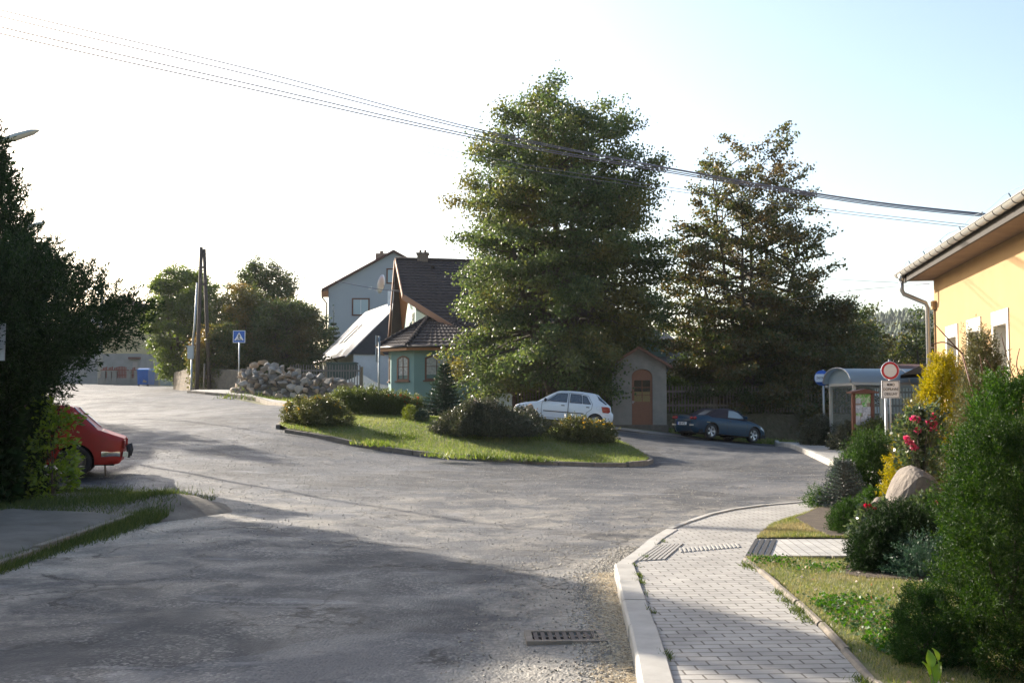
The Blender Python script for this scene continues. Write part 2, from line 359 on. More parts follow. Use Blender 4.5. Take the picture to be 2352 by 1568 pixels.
PAVE = KERB+KERB2[1:]+[(12.5,44.4),(15,42),(17,38),(17,30),(10.6,27.2),(9.2,24)]+LAWNE[::-1]+[(2.2,-2)]
pz = lambda x, y: TV(x, y)+.125
sheet('pavement', PAVE, .4, pz, M_paver)
# the crossing, its tactile strips and the garden path
PATH = [(2.52,11.74),(2.95,13.25),(5.5,13.33),(9.0,13.5),(9.0,11.85),(5.5,11.78)]
sheet('garden_path', PATH, .3, lambda x, y: TV(x, y)+.129, M_pathp)
m = MB()
for k in range(7):
    a = Vector((1.27+k*.055, 11.42+k*.02)); b = Vector((1.70+k*.05, 12.67+k*.025)); n = 8
    for j in range(n):
        p = a.lerp(b, j/n); q = a.lerp(b, (j+.93)/n)
        m.bar((p.x, p.y, T(p.x, p.y)+.131), (q.x, q.y, T(q.x, q.y)+.131), .028, .012)
for k in range(15):
    p = Vector((1.88+k*.052, 12.25+k*.03))
    m.bar((p.x+.0, p.y-.16, T(p.x, p.y)+.131), (p.x+.03, p.y+.18, T(p.x, p.y)+.131), .02, .012)
m.build('tactile_paving', mat('tactile_concrete', (.33,.32,.30), .85))['kind'] = 'structure'
m = MB()
for k in range(4):
    m.bar((2.55+k*.07, 11.8, T(2.6, 12)+.134), (2.97+k*.07, 13.2, T(3, 13)+.134), .045, .012)
m.build('drain_channel', mat('channel_iron', (.06,.055,.05), .6, metal=.3))['kind'] = 'structure'
def kerb_run(pts, w, top, bot, m, L=1.0, gap=.016, jz=.006, side=1, out=None, drop=None, jx=.006):
    mb = out or MB(); P = [Vector((p[0], p[1])) for p in pts]
    # resample
    seg = [(P[i+1]-P[i]).length for i in range(len(P)-1)]; tot = sum(seg); n = max(1, int(round(tot/L)))
    def at(s):
        for i, l in enumerate(seg):
            if s <= l or i == len(seg)-1: return P[i]+(P[i+1]-P[i])*(s/l)
            s -= l
    for k in range(n):
        a = at(tot*k/n+gap/2); b = at(tot*(k+1)/n-gap/2); d = (b-a).normalized(); nn = Vector((-d.y, d.x))*side
        ja = random.uniform(-jx, jx); t = top-(drop(k/n) if drop else 0)+random.uniform(-jz, jz)
        za, zb = T(*a)+t, T(*b)+t; a = a+nn*ja; b = b+nn*ja; c = .018
        A = [(a, bot+T(*a)), (a, za-c), (a-nn*c, za), (a-nn*(w-c*.5), za), (a-nn*w, za-c*.5), (a-nn*w, bot+T(*a))]
        B = [(b, bot+T(*b)), (b, zb-c), (b-nn*c, zb), (b-nn*(w-c*.5), zb), (b-nn*w, zb-c*.5), (b-nn*w, bot+T(*b))]
        vs = [(p.x, p.y, z) for p, z in A]+[(p.x, p.y, z) for p, z in B]
        mb.add(vs, [(0,1,2,3,4,5)[::-1], (6,7,8,9,10,11)]+[(i, (i+1) % 6, 6+(i+1) % 6, 6+i) for i in range(6)])
    return mb
kb = kerb_run(KERB, .20, .150, -.10, M_conc, side=1)
kb = kerb_run(KERB2[:4], .17, .135, -.1, M_conc, side=1, out=kb)
kb = kerb_run(KERB2[3:8], .10, .145, -.1, M_conc, side=1, out=kb)
kb = kerb_run(KERB2[7:], .15, .175, -.1, M_conc, side=1, out=kb)
kb.build('kerb', M_conc)['kind'] = 'structure'
ke = kerb_run(LAWNE[:5], .055, .155, -.05, M_conc, side=1, L=.9, jz=.012, jx=.012)
ke = kerb_run([(2.5,11.70),(5.5,11.74),(9,11.8)], .05, .15, -.05, M_conc, side=1, L=1, out=ke)
ke.build('lawn_edging', M_oldconc)['kind'] = 'structure'
# garden on the right
LOW = [(2.15,3),(2.1,6.4),(2.28,8.0),(2.38,9.36),(2.5,11.68),(5.5,11.72),(9,11.78),(9,3)]
LAWN2 = [(2.99,13.32),(3.5,14.75),(4.72,16.8),(6.35,18.7),(7.9,21.4),(9.2,24),(10.2,26),(9.2,20),(9.0,13.55),(5.5,13.38)]
lz = lambda x, y: TV(x, y)+.135+.012*np.sin(x*3.1)*np.sin(y*2.3)
sheet('lawn', LOW, .3, lz, M_turf); sheet('upper_lawn', LAWN2, .3, lz, M_turf)
BED = [(3.2,10.5),(3.35,10.25),(3.6,10.2),(3.75,10.0),(4.1,9.95),(4.3,9.8),(9,9.4),(9,11.7),(5,11.66),(3.7,11.5),(3.4,11.1),(3.3,10.8)]
sheet('planting_bed', BED, .3, lambda x, y: lz(x, y)+.008, M_soil)
BED2 = [(3.9,13.4),(4.0,15.4),(4.7,16.75),(6.2,18.4),(7.8,21.2),(9.2,23.8),(9.9,25),(9.1,19.8),(8.9,13.6)]
sheet('rear_planting_bed', BED2, .3, lambda x, y: lz(x, y)+.02, M_soil)
# traffic island
ISF = [(662,984),(700,990),(760,1001),(820,1014),(880,1024),(960,1034),(1050,1043),(1150,1051),(1250,1057),(1350,1061),(1430,1062),(1475,1059),(1492,1052),(1478,1043)]
ISW = [G(a, b, .12) for a, b in ISF]; ISLE = [(p.x, p.y) for p in ISW]+[(3.7,33.4),(3.35,34.8),(2.7,36.3),(1.5,37.6),(.0,38.4),(-3,38.6),(-5.6,37.6),(-6.9,35.8),(-7.2,34.2),(-7.0,32.6)]
iz = lambda x, y: TV(x, y)+.11+.30*np.exp(-(((x+.5)/4.5)**2+((y-34.6)/2.6)**2))
sheet('island_lawn', ISLE, .4, iz, M_turf)
kerb_run(ISLE, .12, .125, -.1, M_oldconc, side=1, jz=.018, jx=.02, L=.95).build('island_kerb', M_oldconc)['kind'] = 'structure'
# verge on the left with its soil hump
VG = [(-5.2,2),(-5.1,8),(-5.15,12),(-5.0,14.6),(-4.5,15.6),(-4.15,16.5),(-4.5,17.5),(-5.8,18.4),(-9,19.2),(-14,19.4),(-14,2)]
_VA = np.array(VG+VG[:1], float)
def vz(x, y):
    x = np.asarray(x, float); y = np.asarray(y, float); return TV(x, y)-.03+np.minimum(.065, .3*seg_dist(x, y, _VA))*1.0+vzb(x, y)*np.clip(seg_dist(x, y, _VA)/.5, 0, 1)
vzb = lambda x, y: .20*np.exp(-(((x+5.2)/.7)**2+((y-16.6)/.7)**2))+.04*np.exp(-((x+7)**2/4+(y-17)**2/3))+.012*np.sin(3*x)*np.sin(2.6*y)
sheet('verge', VG, .25, vz, M_dirt)
VP = [(-5.5,2),(-5.42,9),(-5.45,15.2),(-6.3,15.6),(-7.3,15.7),(-7.5,9),(-7.5,2)]
sheet('verge_pavement', VP, .25, lambda x, y: vz(x, y)+.035+.03*np.clip(seg_dist(x, y, np.array(VP+VP[:1], float))/.1, 0, 1), mat('worn_concrete', (.17,.155,.13), .9, noise=(1.6,(.10,.09,.072),.15), bump=(35,.6,.01)))
kerb_run([(-5.42,2),(-5.38,9),(-5.4,15.3)], .1, .10, -.1, M_oldconc, side=1, L=1.0, jz=.02).build('verge_kerb', M_oldconc)['kind'] = 'structure'
# upper pavement by the rock pile and the ground under it
UPV = [G(a, b, .12) for a, b in ((664,925),(600,913),(540,905),(480,900),(436,897))]
UP = [(p.x, p.y) for p in UPV]
UPAVE = UP+[(-18.2,66.6),(-15.8,62),(-12.5,52.4),(-8.1,44.2)]
sheet('upper_pavement', UPAVE, .6, lambda x, y: TV(x, y)+.12, mat('grey_paving', (.34,.33,.30), .9, noise=(2, (.25,.24,.22), .2)))
kerb_run(UP, .15, .125, -.1, M_oldconc, side=-1, L=1).build('upper_kerb', M_oldconc)['kind'] = 'structure'
# concrete apron before the shrine
sheet('apron', [(3.4,43.9),(7.2,43.1),(7.4,42.3),(5.4,42.0),(3.2,42.9)], .5, lambda x, y: TV(x, y)+.03, mat('apron_concrete', (.28,.27,.25), .9, noise=(2, (.19,.18,.17), .2)))
# drain grate in the gutter
gr = thing('drain_grate', (.40, 8.25, T(.4, 8.2)+.012+float(rut(.4, 8.25))), 'rusty iron drain grate in its concrete frame, set in the gutter by the kerb', 'drain', R(2))
mb = MB(); mb.box((-.30,-.2,-.02),(-.25,.2,.012)); mb.box((.25,-.2,-.02),(.30,.2,.012)); mb.box((-.25,.15,-.02),(.25,.2,.012)); mb.box((-.25,-.2,-.02),(.25,-.15,.012)); mb.build('frame', M_oldconc, gr)
mb = MB()
for k in range(9): mb.box((-.235+k*.055,-.15,-.015),(-.205+k*.055,.15,.006))
mb.box((-.25,-.012,-.012),(.25,.012,.003)); mb.build('grate', mat('rusty_iron', (.09,.07,.06), .7, metal=.4), gr)

# ---------------------------------------------------------------- foliage
def unit(v): return v/np.maximum(np.linalg.norm(v, axis=-1, keepdims=True), 1e-9)
def leaf_quads(P, D, L, Wd, seed=0):
    n = len(P); D = unit(D); s = unit(np.cross(D, rng.normal(size=(n, 3))))
    L = (L*rng.uniform(.7, 1.25, n))[:, None]; Wd = (Wd*rng.uniform(.8, 1.2, n))[:, None]
    nrm = np.cross(D, s)
    V = np.stack([P, P+D*L*.5+s*Wd*.5+nrm*Wd*.12, P+D*L, P+D*L*.5-s*Wd*.5+nrm*Wd*.12], 1).reshape(-1, 3)
    return V, np.arange(4*n).reshape(n, 4)
def lump_fn(k=5, f=2.2):
    K = rng.normal(size=(k, 3))*f; ph = rng.uniform(0, 6.28, k)
    return lambda p: np.sin(p@K.T+ph).sum(-1)/math.sqrt(k)
def interp_prof(prof, t):
    a = np.array(prof); return np.interp(t, a[:, 0], a[:, 1])
def shrub(name, label, cat, c, rx, ry, h, prof, tips, per, slen, sw, leaf, m, up=.5, group=None, base=.65, lump=.18, lf=2.5, core=None, stem=True, z0=None, bias=1.0, droop=0, twigs=None, fill=900):
    """foliage as sprays: tips on a lumpy surface, leaves along each. prof: (t, radius factor)"""
    root = thing(name, (c[0], c[1], c[2]), label, cat, 0, group)
    t = rng.uniform(0, 1, tips)**bias; w = interp_prof(prof, t); keep = (rng.uniform(0, 1, tips) < (.25+.75*w))&(w > .06); t = t[keep]; w = w[keep]; n = len(t)
    a = rng.uniform(0, 2*np.pi, n); d = np.stack([np.cos(a), np.sin(a), np.zeros(n)], 1)
    lf_ = lump_fn(5, lf); q = np.column_stack([d[:, 0], d[:, 1], t*h/max(rx, .01)]); sc = 1+lump*lf_(q)
    rad = w*sc*(base+(1-base)*rng.uniform(0, 1, n)**.6)
    B = np.column_stack([d[:, 0]*rx*rad, d[:, 1]*ry*rad, t*h])
    slope = np.gradient(interp_prof(prof, np.linspace(0, 1, 60)), 1/59); sl_ = -np.interp(t, np.linspace(0, 1, 60), slope)*max(rx, ry)/h
    Nn = unit(np.column_stack([d[:, 0], d[:, 1], np.clip(sl_, -1.5, 4)])); Dir = unit(Nn+np.array([0, 0, up])+rng.normal(size=(n, 3))*.28)
    s = rng.uniform(0, 1, (n, per)); Ls = slen*rng.uniform(.55, 1.3, n)[:, None]
    P = B[:, None]+Dir[:, None]*(s*Ls)[..., None]+rng.normal(size=(n, per, 3))*(sw*(1.08-s))[..., None]
    P[..., 2] -= droop*(s*Ls)**2
    P[..., 2] = np.maximum(P[..., 2], .01)
    LD = unit(Dir[:, None]*.8+rng.normal(size=(n, per, 3))*.6)
    V, Fq = leaf_quads(P.reshape(-1, 3), LD.reshape(-1, 3), leaf[0], leaf[1])
    npmesh('foliage', V, Fq, m, root)
    if fill:
        q = rng.uniform(0, 1, fill)**.8; a2 = rng.uniform(0, 2*np.pi, fill); rr = interp_prof(prof, q)*base*1.02*rng.uniform(.2, 1, fill)**.5
        V, Fq = leaf_quads(np.column_stack([np.cos(a2)*rx*rr, np.sin(a2)*ry*rr, np.maximum(q*h, .01)]), rng.normal(size=(fill, 3)), max(leaf[0], rx*.14), max(leaf[1]*2, rx*.09)); npmesh('inner_foliage', V, Fq, m, root)
    mb = MB()
    if stem: mb.tube([(0, 0, -.1), (0, 0, h*.45)], [max(rx, .3)*.07, max(rx, .3)*.04], 6)
    for i in range(twigs or 10):
        j = random.randrange(n); b = B[j]; mb.tube([(0, 0, max(.03, b[2]*.3)), (b[0]*.6, b[1]*.6, b[2]*.75), tuple(b)], [.02*max(.5, rx), .012*max(.5, rx), .004], 4)
    mb.build('stem', M_bark, root)
    return root, B, Dir
def flowers(root, pts, r, m, name='flower'):
    V = []; n = len(pts); per = 9
    P = np.repeat(np.array(pts), per, 0)+rng.normal(size=(n*per, 3))*r*.35
    V, F = leaf_quads(P, rng.normal(size=(n*per, 3))+np.array([0, 0, .3]), r*1.2, r*1.0)
    return npmesh(name, V, F, m, root)
def tree(name, label, c, H, stems, prof, nb, twn, lper, leaf, m, cat='tree', z_lo=.18, group=None, tr=.3, elev=(.0, .7), tw=.9, vs=.16, asym=None, gap=0, sway=.06):
    """stems: list of (dx,dy at top, height fraction). prof: (t, radius) in metres"""
    root = thing(name, c, label, cat, 0, group); mb = MB(); LP = []; LD = []
    for si, (sx, sy, hf) in enumerate(stems):
        n = 9; pts = []; 
        for i in range(n):
            t = i/(n-1); pts.append(Vector((sx*t**.8+math.sin(t*5+si)*sway*H*.15*t, sy*t**.8+math.cos(t*4+si*2)*sway*H*.15*t, H*hf*t)))
        pts[0].z = -.2
        r0 = tr*(1 if si == 0 else .7); mb.tube(pts, [r0*(1-.93*(i/(n-1))**.8)+.008 for i in range(n)], 9)
        k = int(nb*hf/sum(s[2] for s in stems))
        for b in range(k):
            t = z_lo+(1-z_lo)*((b+random.random())/k)**.92; z = t*H*hf; u = t*(n-1); i0 = min(n-2, int(u)); o = pts[i0].lerp(pts[i0+1], u-i0)
            az = b*2.39996+si+random.uniform(-.5, .5); dx, dy = math.cos(az), math.sin(az)
            Rr = float(interp_prof(prof, z/H))
            # reach the crown edge from this stem
            off = o.x*dx+o.y*dy; L = (Rr-off)*random.uniform(.72, 1.1)
            if asym: L *= asym(az, z/H)
            if L < .3: L = random.uniform(.2, .5)
            el = elev[0]+(elev[1]-elev[0])*(z/H)**1.5+random.uniform(-.12, .14); m_ = 6; bp = [o]
            d = Vector((dx, dy, math.tan(el))).normalized(); cur = o.copy()
            for j in range(1, m_+1):
                d = (d+Vector((random.uniform(-.16, .16), random.uniform(-.16, .16), random.uniform(-.06, .05)+(.05 if j > 3 and z/H > .5 else -.035)))).normalized()
                cur = cur+d*(L/m_); bp.append(cur.copy())
            rb = max(.012, r0*.28*(1-t)**.7+.014*L*.5)
            mb.tube(bp, [rb*(1-.85*j/m_) for j in range(m_+1)], 5, False)
            nt_ = max(3, int(twn*(L/3)))
            for q in range(nt_):
                s = random.uniform(.22 if z/H > .45 else .32, 1.0)**.75; u2 = s*m_; i2 = min(m_-1, int(u2)); p0 = bp[i2].lerp(bp[i2+1], u2-i2)
                dd = (bp[i2+1]-bp[i2]).normalized(); sd_ = Vector((-dd.y, dd.x, 0)).normalized()*random.choice((-1, 1))
                td = (dd*random.uniform(.3, 1)+sd_*random.uniform(.2, 1)+Vector((0, 0, random.uniform(-.42, .45)))).normalized()
                tl = tw*random.uniform(.4, 1.1)*(1.15-.55*s)
                if random.random() < .5: mb.tube([p0, p0+td*tl*.8], [.012, .004], 3, False)
                nl = int(lper*random.uniform(.6, 1.3)); ss = rng.uniform(.1, 1.0, nl)
                PP = np.array(p0)+np.array(td)*(ss*tl)[:, None]+rng.normal(size=(nl, 3))*np.array([vs*1.25, vs*1.25, vs*.75])*tw
                LP.append(PP); LD.append(np.array(td)*.4+rng.normal(size=(nl, 3))*.8+np.array([0, 0, -.35]))
    mb.build('trunk', M_bark, root)
    P = np.concatenate(LP); D = np.concatenate(LD); V, F = leaf_quads(P, D, leaf[0], leaf[1])
    npmesh('crown', V, F, m, root); 
    return root, len(P)
def grass(name, label_kind, pts, hgt, wd, m, lean=.5, parent=None):
    n = len(pts); P = np.array(pts); D = rng.normal(size=(n, 3))*lean; D[:, 2] = np.abs(D[:, 2])*.4+1; D = unit(D); s = unit(np.cross(D, rng.normal(size=(n, 3)))); h = (hgt*rng.uniform(.45, 1.3, n))[:, None]
    V = np.stack([P-s*wd*.5, P+s*wd*.5, P+D*h+rng.normal(size=(n, 3))*.006], 1).reshape(-1, 3)
    o = npmesh(name, V, np.arange(3*n).reshape(n, 3), m, parent)
    return o
def scatter(poly, n, avoid=None):
    A = np.array(poly); lo, hi = A.min(0), A.max(0); out = []
    tot = 0; res = []
    while tot < n:
        x = rng.uniform(lo[0], hi[0], n*2); y = rng.uniform(lo[1], hi[1], n*2); k = inside(x, y, A)
        if avoid is not None: k &= ~inside(x, y, np.array(avoid))
        res.append(np.column_stack([x[k], y[k]])); tot += k.sum()
    return np.concatenate(res)[:n]
G_green = leafmat('grass_blade', [(.07,.11,.022),(.12,.16,.038),(.19,.21,.07),(.32,.28,.14)], .45, .5, patch=((.27,.235,.12), .9))
G_island = leafmat('island_grass_blade', [(.07,.12,.02),(.11,.17,.03),(.16,.21,.055),(.24,.23,.10)], .5, .5, patch=((.20,.22,.08), .5))
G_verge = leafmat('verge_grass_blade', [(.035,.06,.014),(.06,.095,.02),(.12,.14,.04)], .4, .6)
G_clover = leafmat('clover_leaf', [(.03,.09,.012),(.05,.13,.02)], .45, .5)
# mown lawns: dense near the camera
p = scatter([(2.14,5),(2.28,8.0),(2.38,9.36),(2.5,11.68),(5.2,11.70),(5.2,5)], 60000, BED)
z = lz(p[:, 0], p[:, 1])-.004
tag(grass('grass', 0, np.column_stack([p, z]), .038, .006, G_green), 'mown patchy lawn grass between the pavement and the junipers', 'grass', kind='stuff')
p = scatter(LAWN2, 30000, BED2); z = lz(p[:, 0], p[:, 1])-.004
tag(grass('grass', 0, np.column_stack([p, z]), .04, .008, G_green), 'yellowish lawn grass beyond the garden path', 'grass', kind='stuff')
p = scatter(ISLE, 70000); z = iz(p[:, 0], p[:, 1])-.004
tag(grass('grass', 0, np.column_stack([p, z]), .075, .013, G_island), 'sunlit green grass covering the traffic island', 'grass', kind='stuff')
# clover patches
cp = []
for cx_, cy_, r_, n_ in ((2.62,8.3,.32,900),(2.9,7.7,.35,900),(2.5,7.4,.2,500),(2.75,9.0,.18,300),(2.45,8.75,.12,200),(3.1,10.9,.2,200),(2.7,11.3,.15,200)):
    cp.append(np.column_stack([rng.normal(cx_, r_, n_), rng.normal(cy_, r_*.8, n_)]))
cp = np.concatenate(cp); cp = cp[(cp[:, 0] > 2.42)]
V, F = leaf_quads(np.column_stack([cp, lz(cp[:, 0], cp[:, 1])+rng.uniform(.01, .05, len(cp))]), rng.normal(size=(len(cp), 3))*np.array([1, 1, .35]), .03, .026)
tag(npmesh('clover', V, F, G_clover), 'bright green clover growing through the lawn by the edging', 'clover', kind='stuff')
# verge grass and tufts
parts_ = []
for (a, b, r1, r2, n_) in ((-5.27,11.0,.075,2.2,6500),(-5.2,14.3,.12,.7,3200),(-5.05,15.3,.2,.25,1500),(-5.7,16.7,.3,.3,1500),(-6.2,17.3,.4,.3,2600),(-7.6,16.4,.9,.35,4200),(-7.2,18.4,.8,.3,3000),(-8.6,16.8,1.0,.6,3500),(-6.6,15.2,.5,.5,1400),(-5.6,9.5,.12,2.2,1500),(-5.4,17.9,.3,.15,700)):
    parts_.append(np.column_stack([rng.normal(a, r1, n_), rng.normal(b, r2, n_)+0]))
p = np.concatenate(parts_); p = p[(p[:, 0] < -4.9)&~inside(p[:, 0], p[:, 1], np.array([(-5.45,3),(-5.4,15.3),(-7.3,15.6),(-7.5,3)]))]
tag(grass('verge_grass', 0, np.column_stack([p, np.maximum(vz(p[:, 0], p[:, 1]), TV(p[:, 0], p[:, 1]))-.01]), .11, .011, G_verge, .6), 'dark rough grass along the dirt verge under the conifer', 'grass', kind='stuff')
kp = []
for _ in range(11):
    yy = rng.uniform(5.6, 13); xk = float(np.interp(yy, [6, 7.6, 9, 11.15, 12, 13], [.72,.84,.92,1.04,1.32,1.6]))+.2; n_ = rng.integers(10, 60); kp.append(np.column_stack([rng.normal(xk, .022, n_), rng.normal(yy, .05, n_)]))
for _ in range(10):
    yy = rng.uniform(5.6, 11.4); xk = float(np.interp(yy, [6.4, 8, 9.36, 11.6], [2.1,2.26,2.36,2.46])); n_ = rng.integers(30, 140); kp.append(np.column_stack([rng.normal(xk-.02, .04, n_), rng.normal(yy, .10, n_)]))
kp = np.concatenate(kp); tag(grass('joint_weeds', 0, np.column_stack([kp, TV(kp[:, 0], kp[:, 1])+.125]), .045, .009, G_verge, .9), 'small weeds and grass in the joints along the pavement edges', 'weeds', kind='stuff')
# bank behind the blue car and the shelter, and the rough ground round the rock pile
p = np.concatenate([scatter([(6.6,44.2),(9,44.6),(13,44.8),(17,44),(17,46.5),(6.6,46)], 9000), scatter([(-8,44.5),(-12.4,52.6),(-15.6,61),(-14,62),(-6.5,53),(-5,50),(-6,43),(-7.6,43.2)], 20000), scatter([(-18,67),(-22,72),(-21,73),(-16,68)], 3000)])
tag(grass('rough_grass', 0, np.column_stack([p, TV(p[:, 0], p[:, 1])-.05]), .2, .03, G_island, .5), 'rough uncut grass beyond the road edge by walls and rocks', 'grass', kind='stuff')
# gravel and dry straw swept against the kerb
def pebbles(name, P, r, m, lab, cat):
    n = len(P); base = np.array([(1,0,-.5),(-.5,.87,-.5),(-.5,-.87,-.5),(0,0,.7)]); 
    q = rng.normal(size=(n, 3, 3)); q, _ = np.linalg.qr(q); s = r*rng.uniform(.4, 1.6, n)
    V = (np.einsum('nij,kj->nki', q, base)*s[:, None, None]*rng.uniform(.6, 1.2, (n, 4, 1)))+P[:, None]
    F = (np.array([(0,2,1),(0,1,3),(1,2,3),(2,0,3)])[None]+4*np.arange(n)[:, None, None]).reshape(-1, 3)
    return tag(npmesh(name, V.reshape(-1, 3), F, m), lab, cat, kind='stuff')
n = 9000; y = rng.uniform(5.2, 13.5, n); xk = np.interp(y, [6, 7.6, 9, 11.15, 12, 13.5], [.72,.84,.92,1.04,1.3,1.75]); x = xk-.03-np.abs(rng.normal(0, .17, n)); x = np.where(rng.uniform(size=n) < .12, xk-rng.uniform(0, 1.3, n), x)
pebbles('gravel', np.column_stack([x, y, TV(x, y)+rut(x, y)+.004]), .011, leafmat('gravel_stone', [(.30,.27,.22),(.45,.42,.36),(.16,.15,.14)], 0, .9), 'loose pale gravel swept against the near kerb', 'gravel')
n = 7000; y = rng.uniform(5.5, 11.3, n); xk = np.interp(y, [6, 7.6, 9, 11.15, 12], [.72,.84,.92,1.04,1.3]); x = xk-.02-np.abs(rng.normal(0, .13, n))
V, F = leaf_quads(np.column_stack([x, y, TV(x, y)+rut(x, y)+rng.uniform(.004, .03, n)]), rng.normal(size=(n, 3))*np.array([1, 1, .15]), .035, .006)
tag(npmesh('straw', V, F, leafmat('dry_straw', [(.50,.43,.30),(.62,.56,.44),(.36,.29,.19)], .2, .8)), 'dry straw and leaf litter lying in the gutter', 'straw', kind='stuff')
n = 14000; x = rng.uniform(-9, 12, n); y = rng.uniform(13, 34, n); k = (~inside(x, y, np.array(ISLE)))&(~inside(x, y, np.array(PAVE))); x, y = x[k], y[k]
pebbles('grit', np.column_stack([x, y, TV(x, y)+rut(x, y)+.003]), .012, leafmat('grit_stone', [(.10,.10,.10),(.30,.28,.25),(.5,.47,.42)], 0, .9), 'scattered grit and small stones over the road', 'grit')
n = 500; a = scatter([(2.2,6),(2.5,11.6),(4.5,11.6),(4.5,6)], 130); b = scatter(ISLE, 200); 
P = np.concatenate([np.column_stack([a, lz(a[:, 0], a[:, 1])+.03]), np.column_stack([b, iz(b[:, 0], b[:, 1])+.06])])
V, F = leaf_quads(P, rng.normal(size=(len(P), 3))*np.array([1, 1, .3]), .032, .024)
tag(npmesh('fallen_leaves', V, F, leafmat('fallen_leaf', [(.45,.38,.28),(.55,.5,.42),(.35,.16,.05),(.6,.56,.5)], .2, .7)), 'dry fallen leaves lying about on the grass', 'leaves', kind='stuff')
# ---------------------------------------------------------------- buildings
def gutter_and_pipe(): pass
M_yellow = mat('ochre_render', (.39,.255,.125), .9, noise=(1.5, (.33,.215,.105), .25), bump=(55, .35, .008))
M_surround = mat('window_surround', (.62,.58,.50), .85, bump=(40, .2, .004))
M_tile = bricks('brown_roof_tile', (.055,.043,.04), (.038,.031,.030), (.012,.01,.01), .30, .34, rot=(R(0),0,0), msize=.03, rough=.55, bump=1.0)
def wallbox(p, q, h0, h1, th, side=1):
    """vertical wall slab from p to q, thickness th to the left (side 1)"""
    p, q = Vector(p), Vector(q); d = (q-p).normalized(); n = Vector((-d.y, d.x))*side*th
    return [(p.x, p.y, h0), (q.x, q.y, h0), (q.x, q.y, h1), (p.x, p.y, h1)], (n.x, n.y, 0)
def wall_with_holes(mb, L, H, holes, th, m, z0=0):
    """wall in local x (0..L), z (z0..H), rectangular holes (x0,x1,z0,z1), thickness towards +y"""
    xs = sorted(set([0, L]+[v for h in holes for v in h[:2]])); zs = sorted(set([z0, H]+[v for h in holes for v in h[2:]]))
    nx, nz = len(xs)-1, len(zs)-1
    solid = [[not any(h[0] < (xs[i]+xs[i+1])/2 < h[1] and h[2] < (zs[j]+zs[j+1])/2 < h[3] for h in holes) for j in range(nz)] for i in range(nx)]
    idx = {}
    vs = []; fs = []
    def vid(i, j, k):
        if (i, j, k) not in idx: idx[(i, j, k)] = len(vs); vs.append(m@Vector((xs[i], th*k, zs[j])))
        return idx[(i, j, k)]
    for i in range(nx):
        for j in range(nz):
            if not solid[i][j]: continue
            fs.append((vid(i,j,0), vid(i+1,j,0), vid(i+1,j+1,0), vid(i,j+1,0))); fs.append((vid(i,j,1), vid(i,j+1,1), vid(i+1,j+1,1), vid(i+1,j,1)))
            for (di, dj, e) in ((-1,0,((i,j),(i,j+1))), (1,0,((i+1,j+1),(i+1,j))), (0,-1,((i+1,j),(i,j))), (0,1,((i,j+1),(i+1,j+1)))):
                a, b = i+di, j+dj
                if not (0 <= a < nx and 0 <= b < nz) or not solid[a][b]:
                    (a0, a1), (b0, b1) = e; fs.append((vid(a0,a1,0), vid(b0,b1,0), vid(b0,b1,1), vid(a0,a1,1)))
    mb.add(vs, fs)
# --- the ochre house on the right: front wall from the far corner (10.2,26) towards the camera
YB = Vector((10.2, 26.0)); ang = math.atan2(-.985, -.170)            # direction of the wall, coming towards us
yb = thing('ochre_house', (10.2, 26.0, 0), 'long ochre rendered house with white window surrounds and metal gutter', 'house', ang)
L_ = 27.0; wz = [ (t, t+.9, 1.35, 3.15) for t in (1.35, 3.32, 5.30, 7.9, 10.2, 13, 15.5, 18) ]
mb = MB(); wall_with_holes(mb, L_, 4.66, wz, .42, Matrix.Identity(4), -.3)          # local +y is into the house (to the right)
mb.box((0,.42,-.3),(.42,9,4.66)); mb.box((L_-.42,.42,-.3),(L_,9,4.66)); mb.box((.42,8.6,-.3),(L_-.42,9,4.66))
mb.slab([(0.002,.1,4.66),(0.002,8.9,4.66),(0.002,4.5,7.3)], (.3,0,0)); mb.slab([(L_-.3,.1,4.66),(L_-.3,8.9,4.66),(L_-.3,4.5,7.3)], (.3,0,0))
mb.build('wall', M_yellow, yb)
mb = MB(); mb.box((-.012,-.03,-.3),(L_+.01,-.003,.55)); mb.build('plinth', mat('plinth', (.28,.25,.21), .9, bump=(30,.4,.01)), yb)
for (a, b, c, d) in wz:
    mb = MB(); w = .13
    mb.box((a-w,-.022,d),(b+w,.004,d+.27)); mb.box((a-w,-.022,c),(a,.004,d)); mb.box((b,-.022,c),(b+w,.004,d))
    mb.box((a,-.022,d-.004),(b,.30,d-.001)); mb.box((a+.001,-.022,c),(a+.004,.30,d)); mb.box((b-.004,-.022,c),(b-.001,.30,d))
    f = mb.build('window', M_surround, yb)
    mb = MB(); mb.box((a-.12,-.07,c-.05),(b+.12,.3,c)); mb.build('sill', M_steel, f)
    mb = MB(); mb.box((a,.24,c),(a+.07,.3,d)); mb.box((b-.07,.24,c),(b,.3,d)); mb.box((a+.07,.24,d-.07),(b-.07,.3,d)); mb.box((a+.07,.24,c),(b-.07,.3,c+.07)); mb.box(((a+b)/2-.03,.24,c+.07),((a+b)/2+.03,.3,d-.07))
    mb.build('frame', mat('white_window_frame', (.7,.7,.68), .4), f)
    mb = MB(); mb.box((a+.05,.27,c+.05),(b-.05,.285,d-.05)); mb.build('pane', M_glass, f)
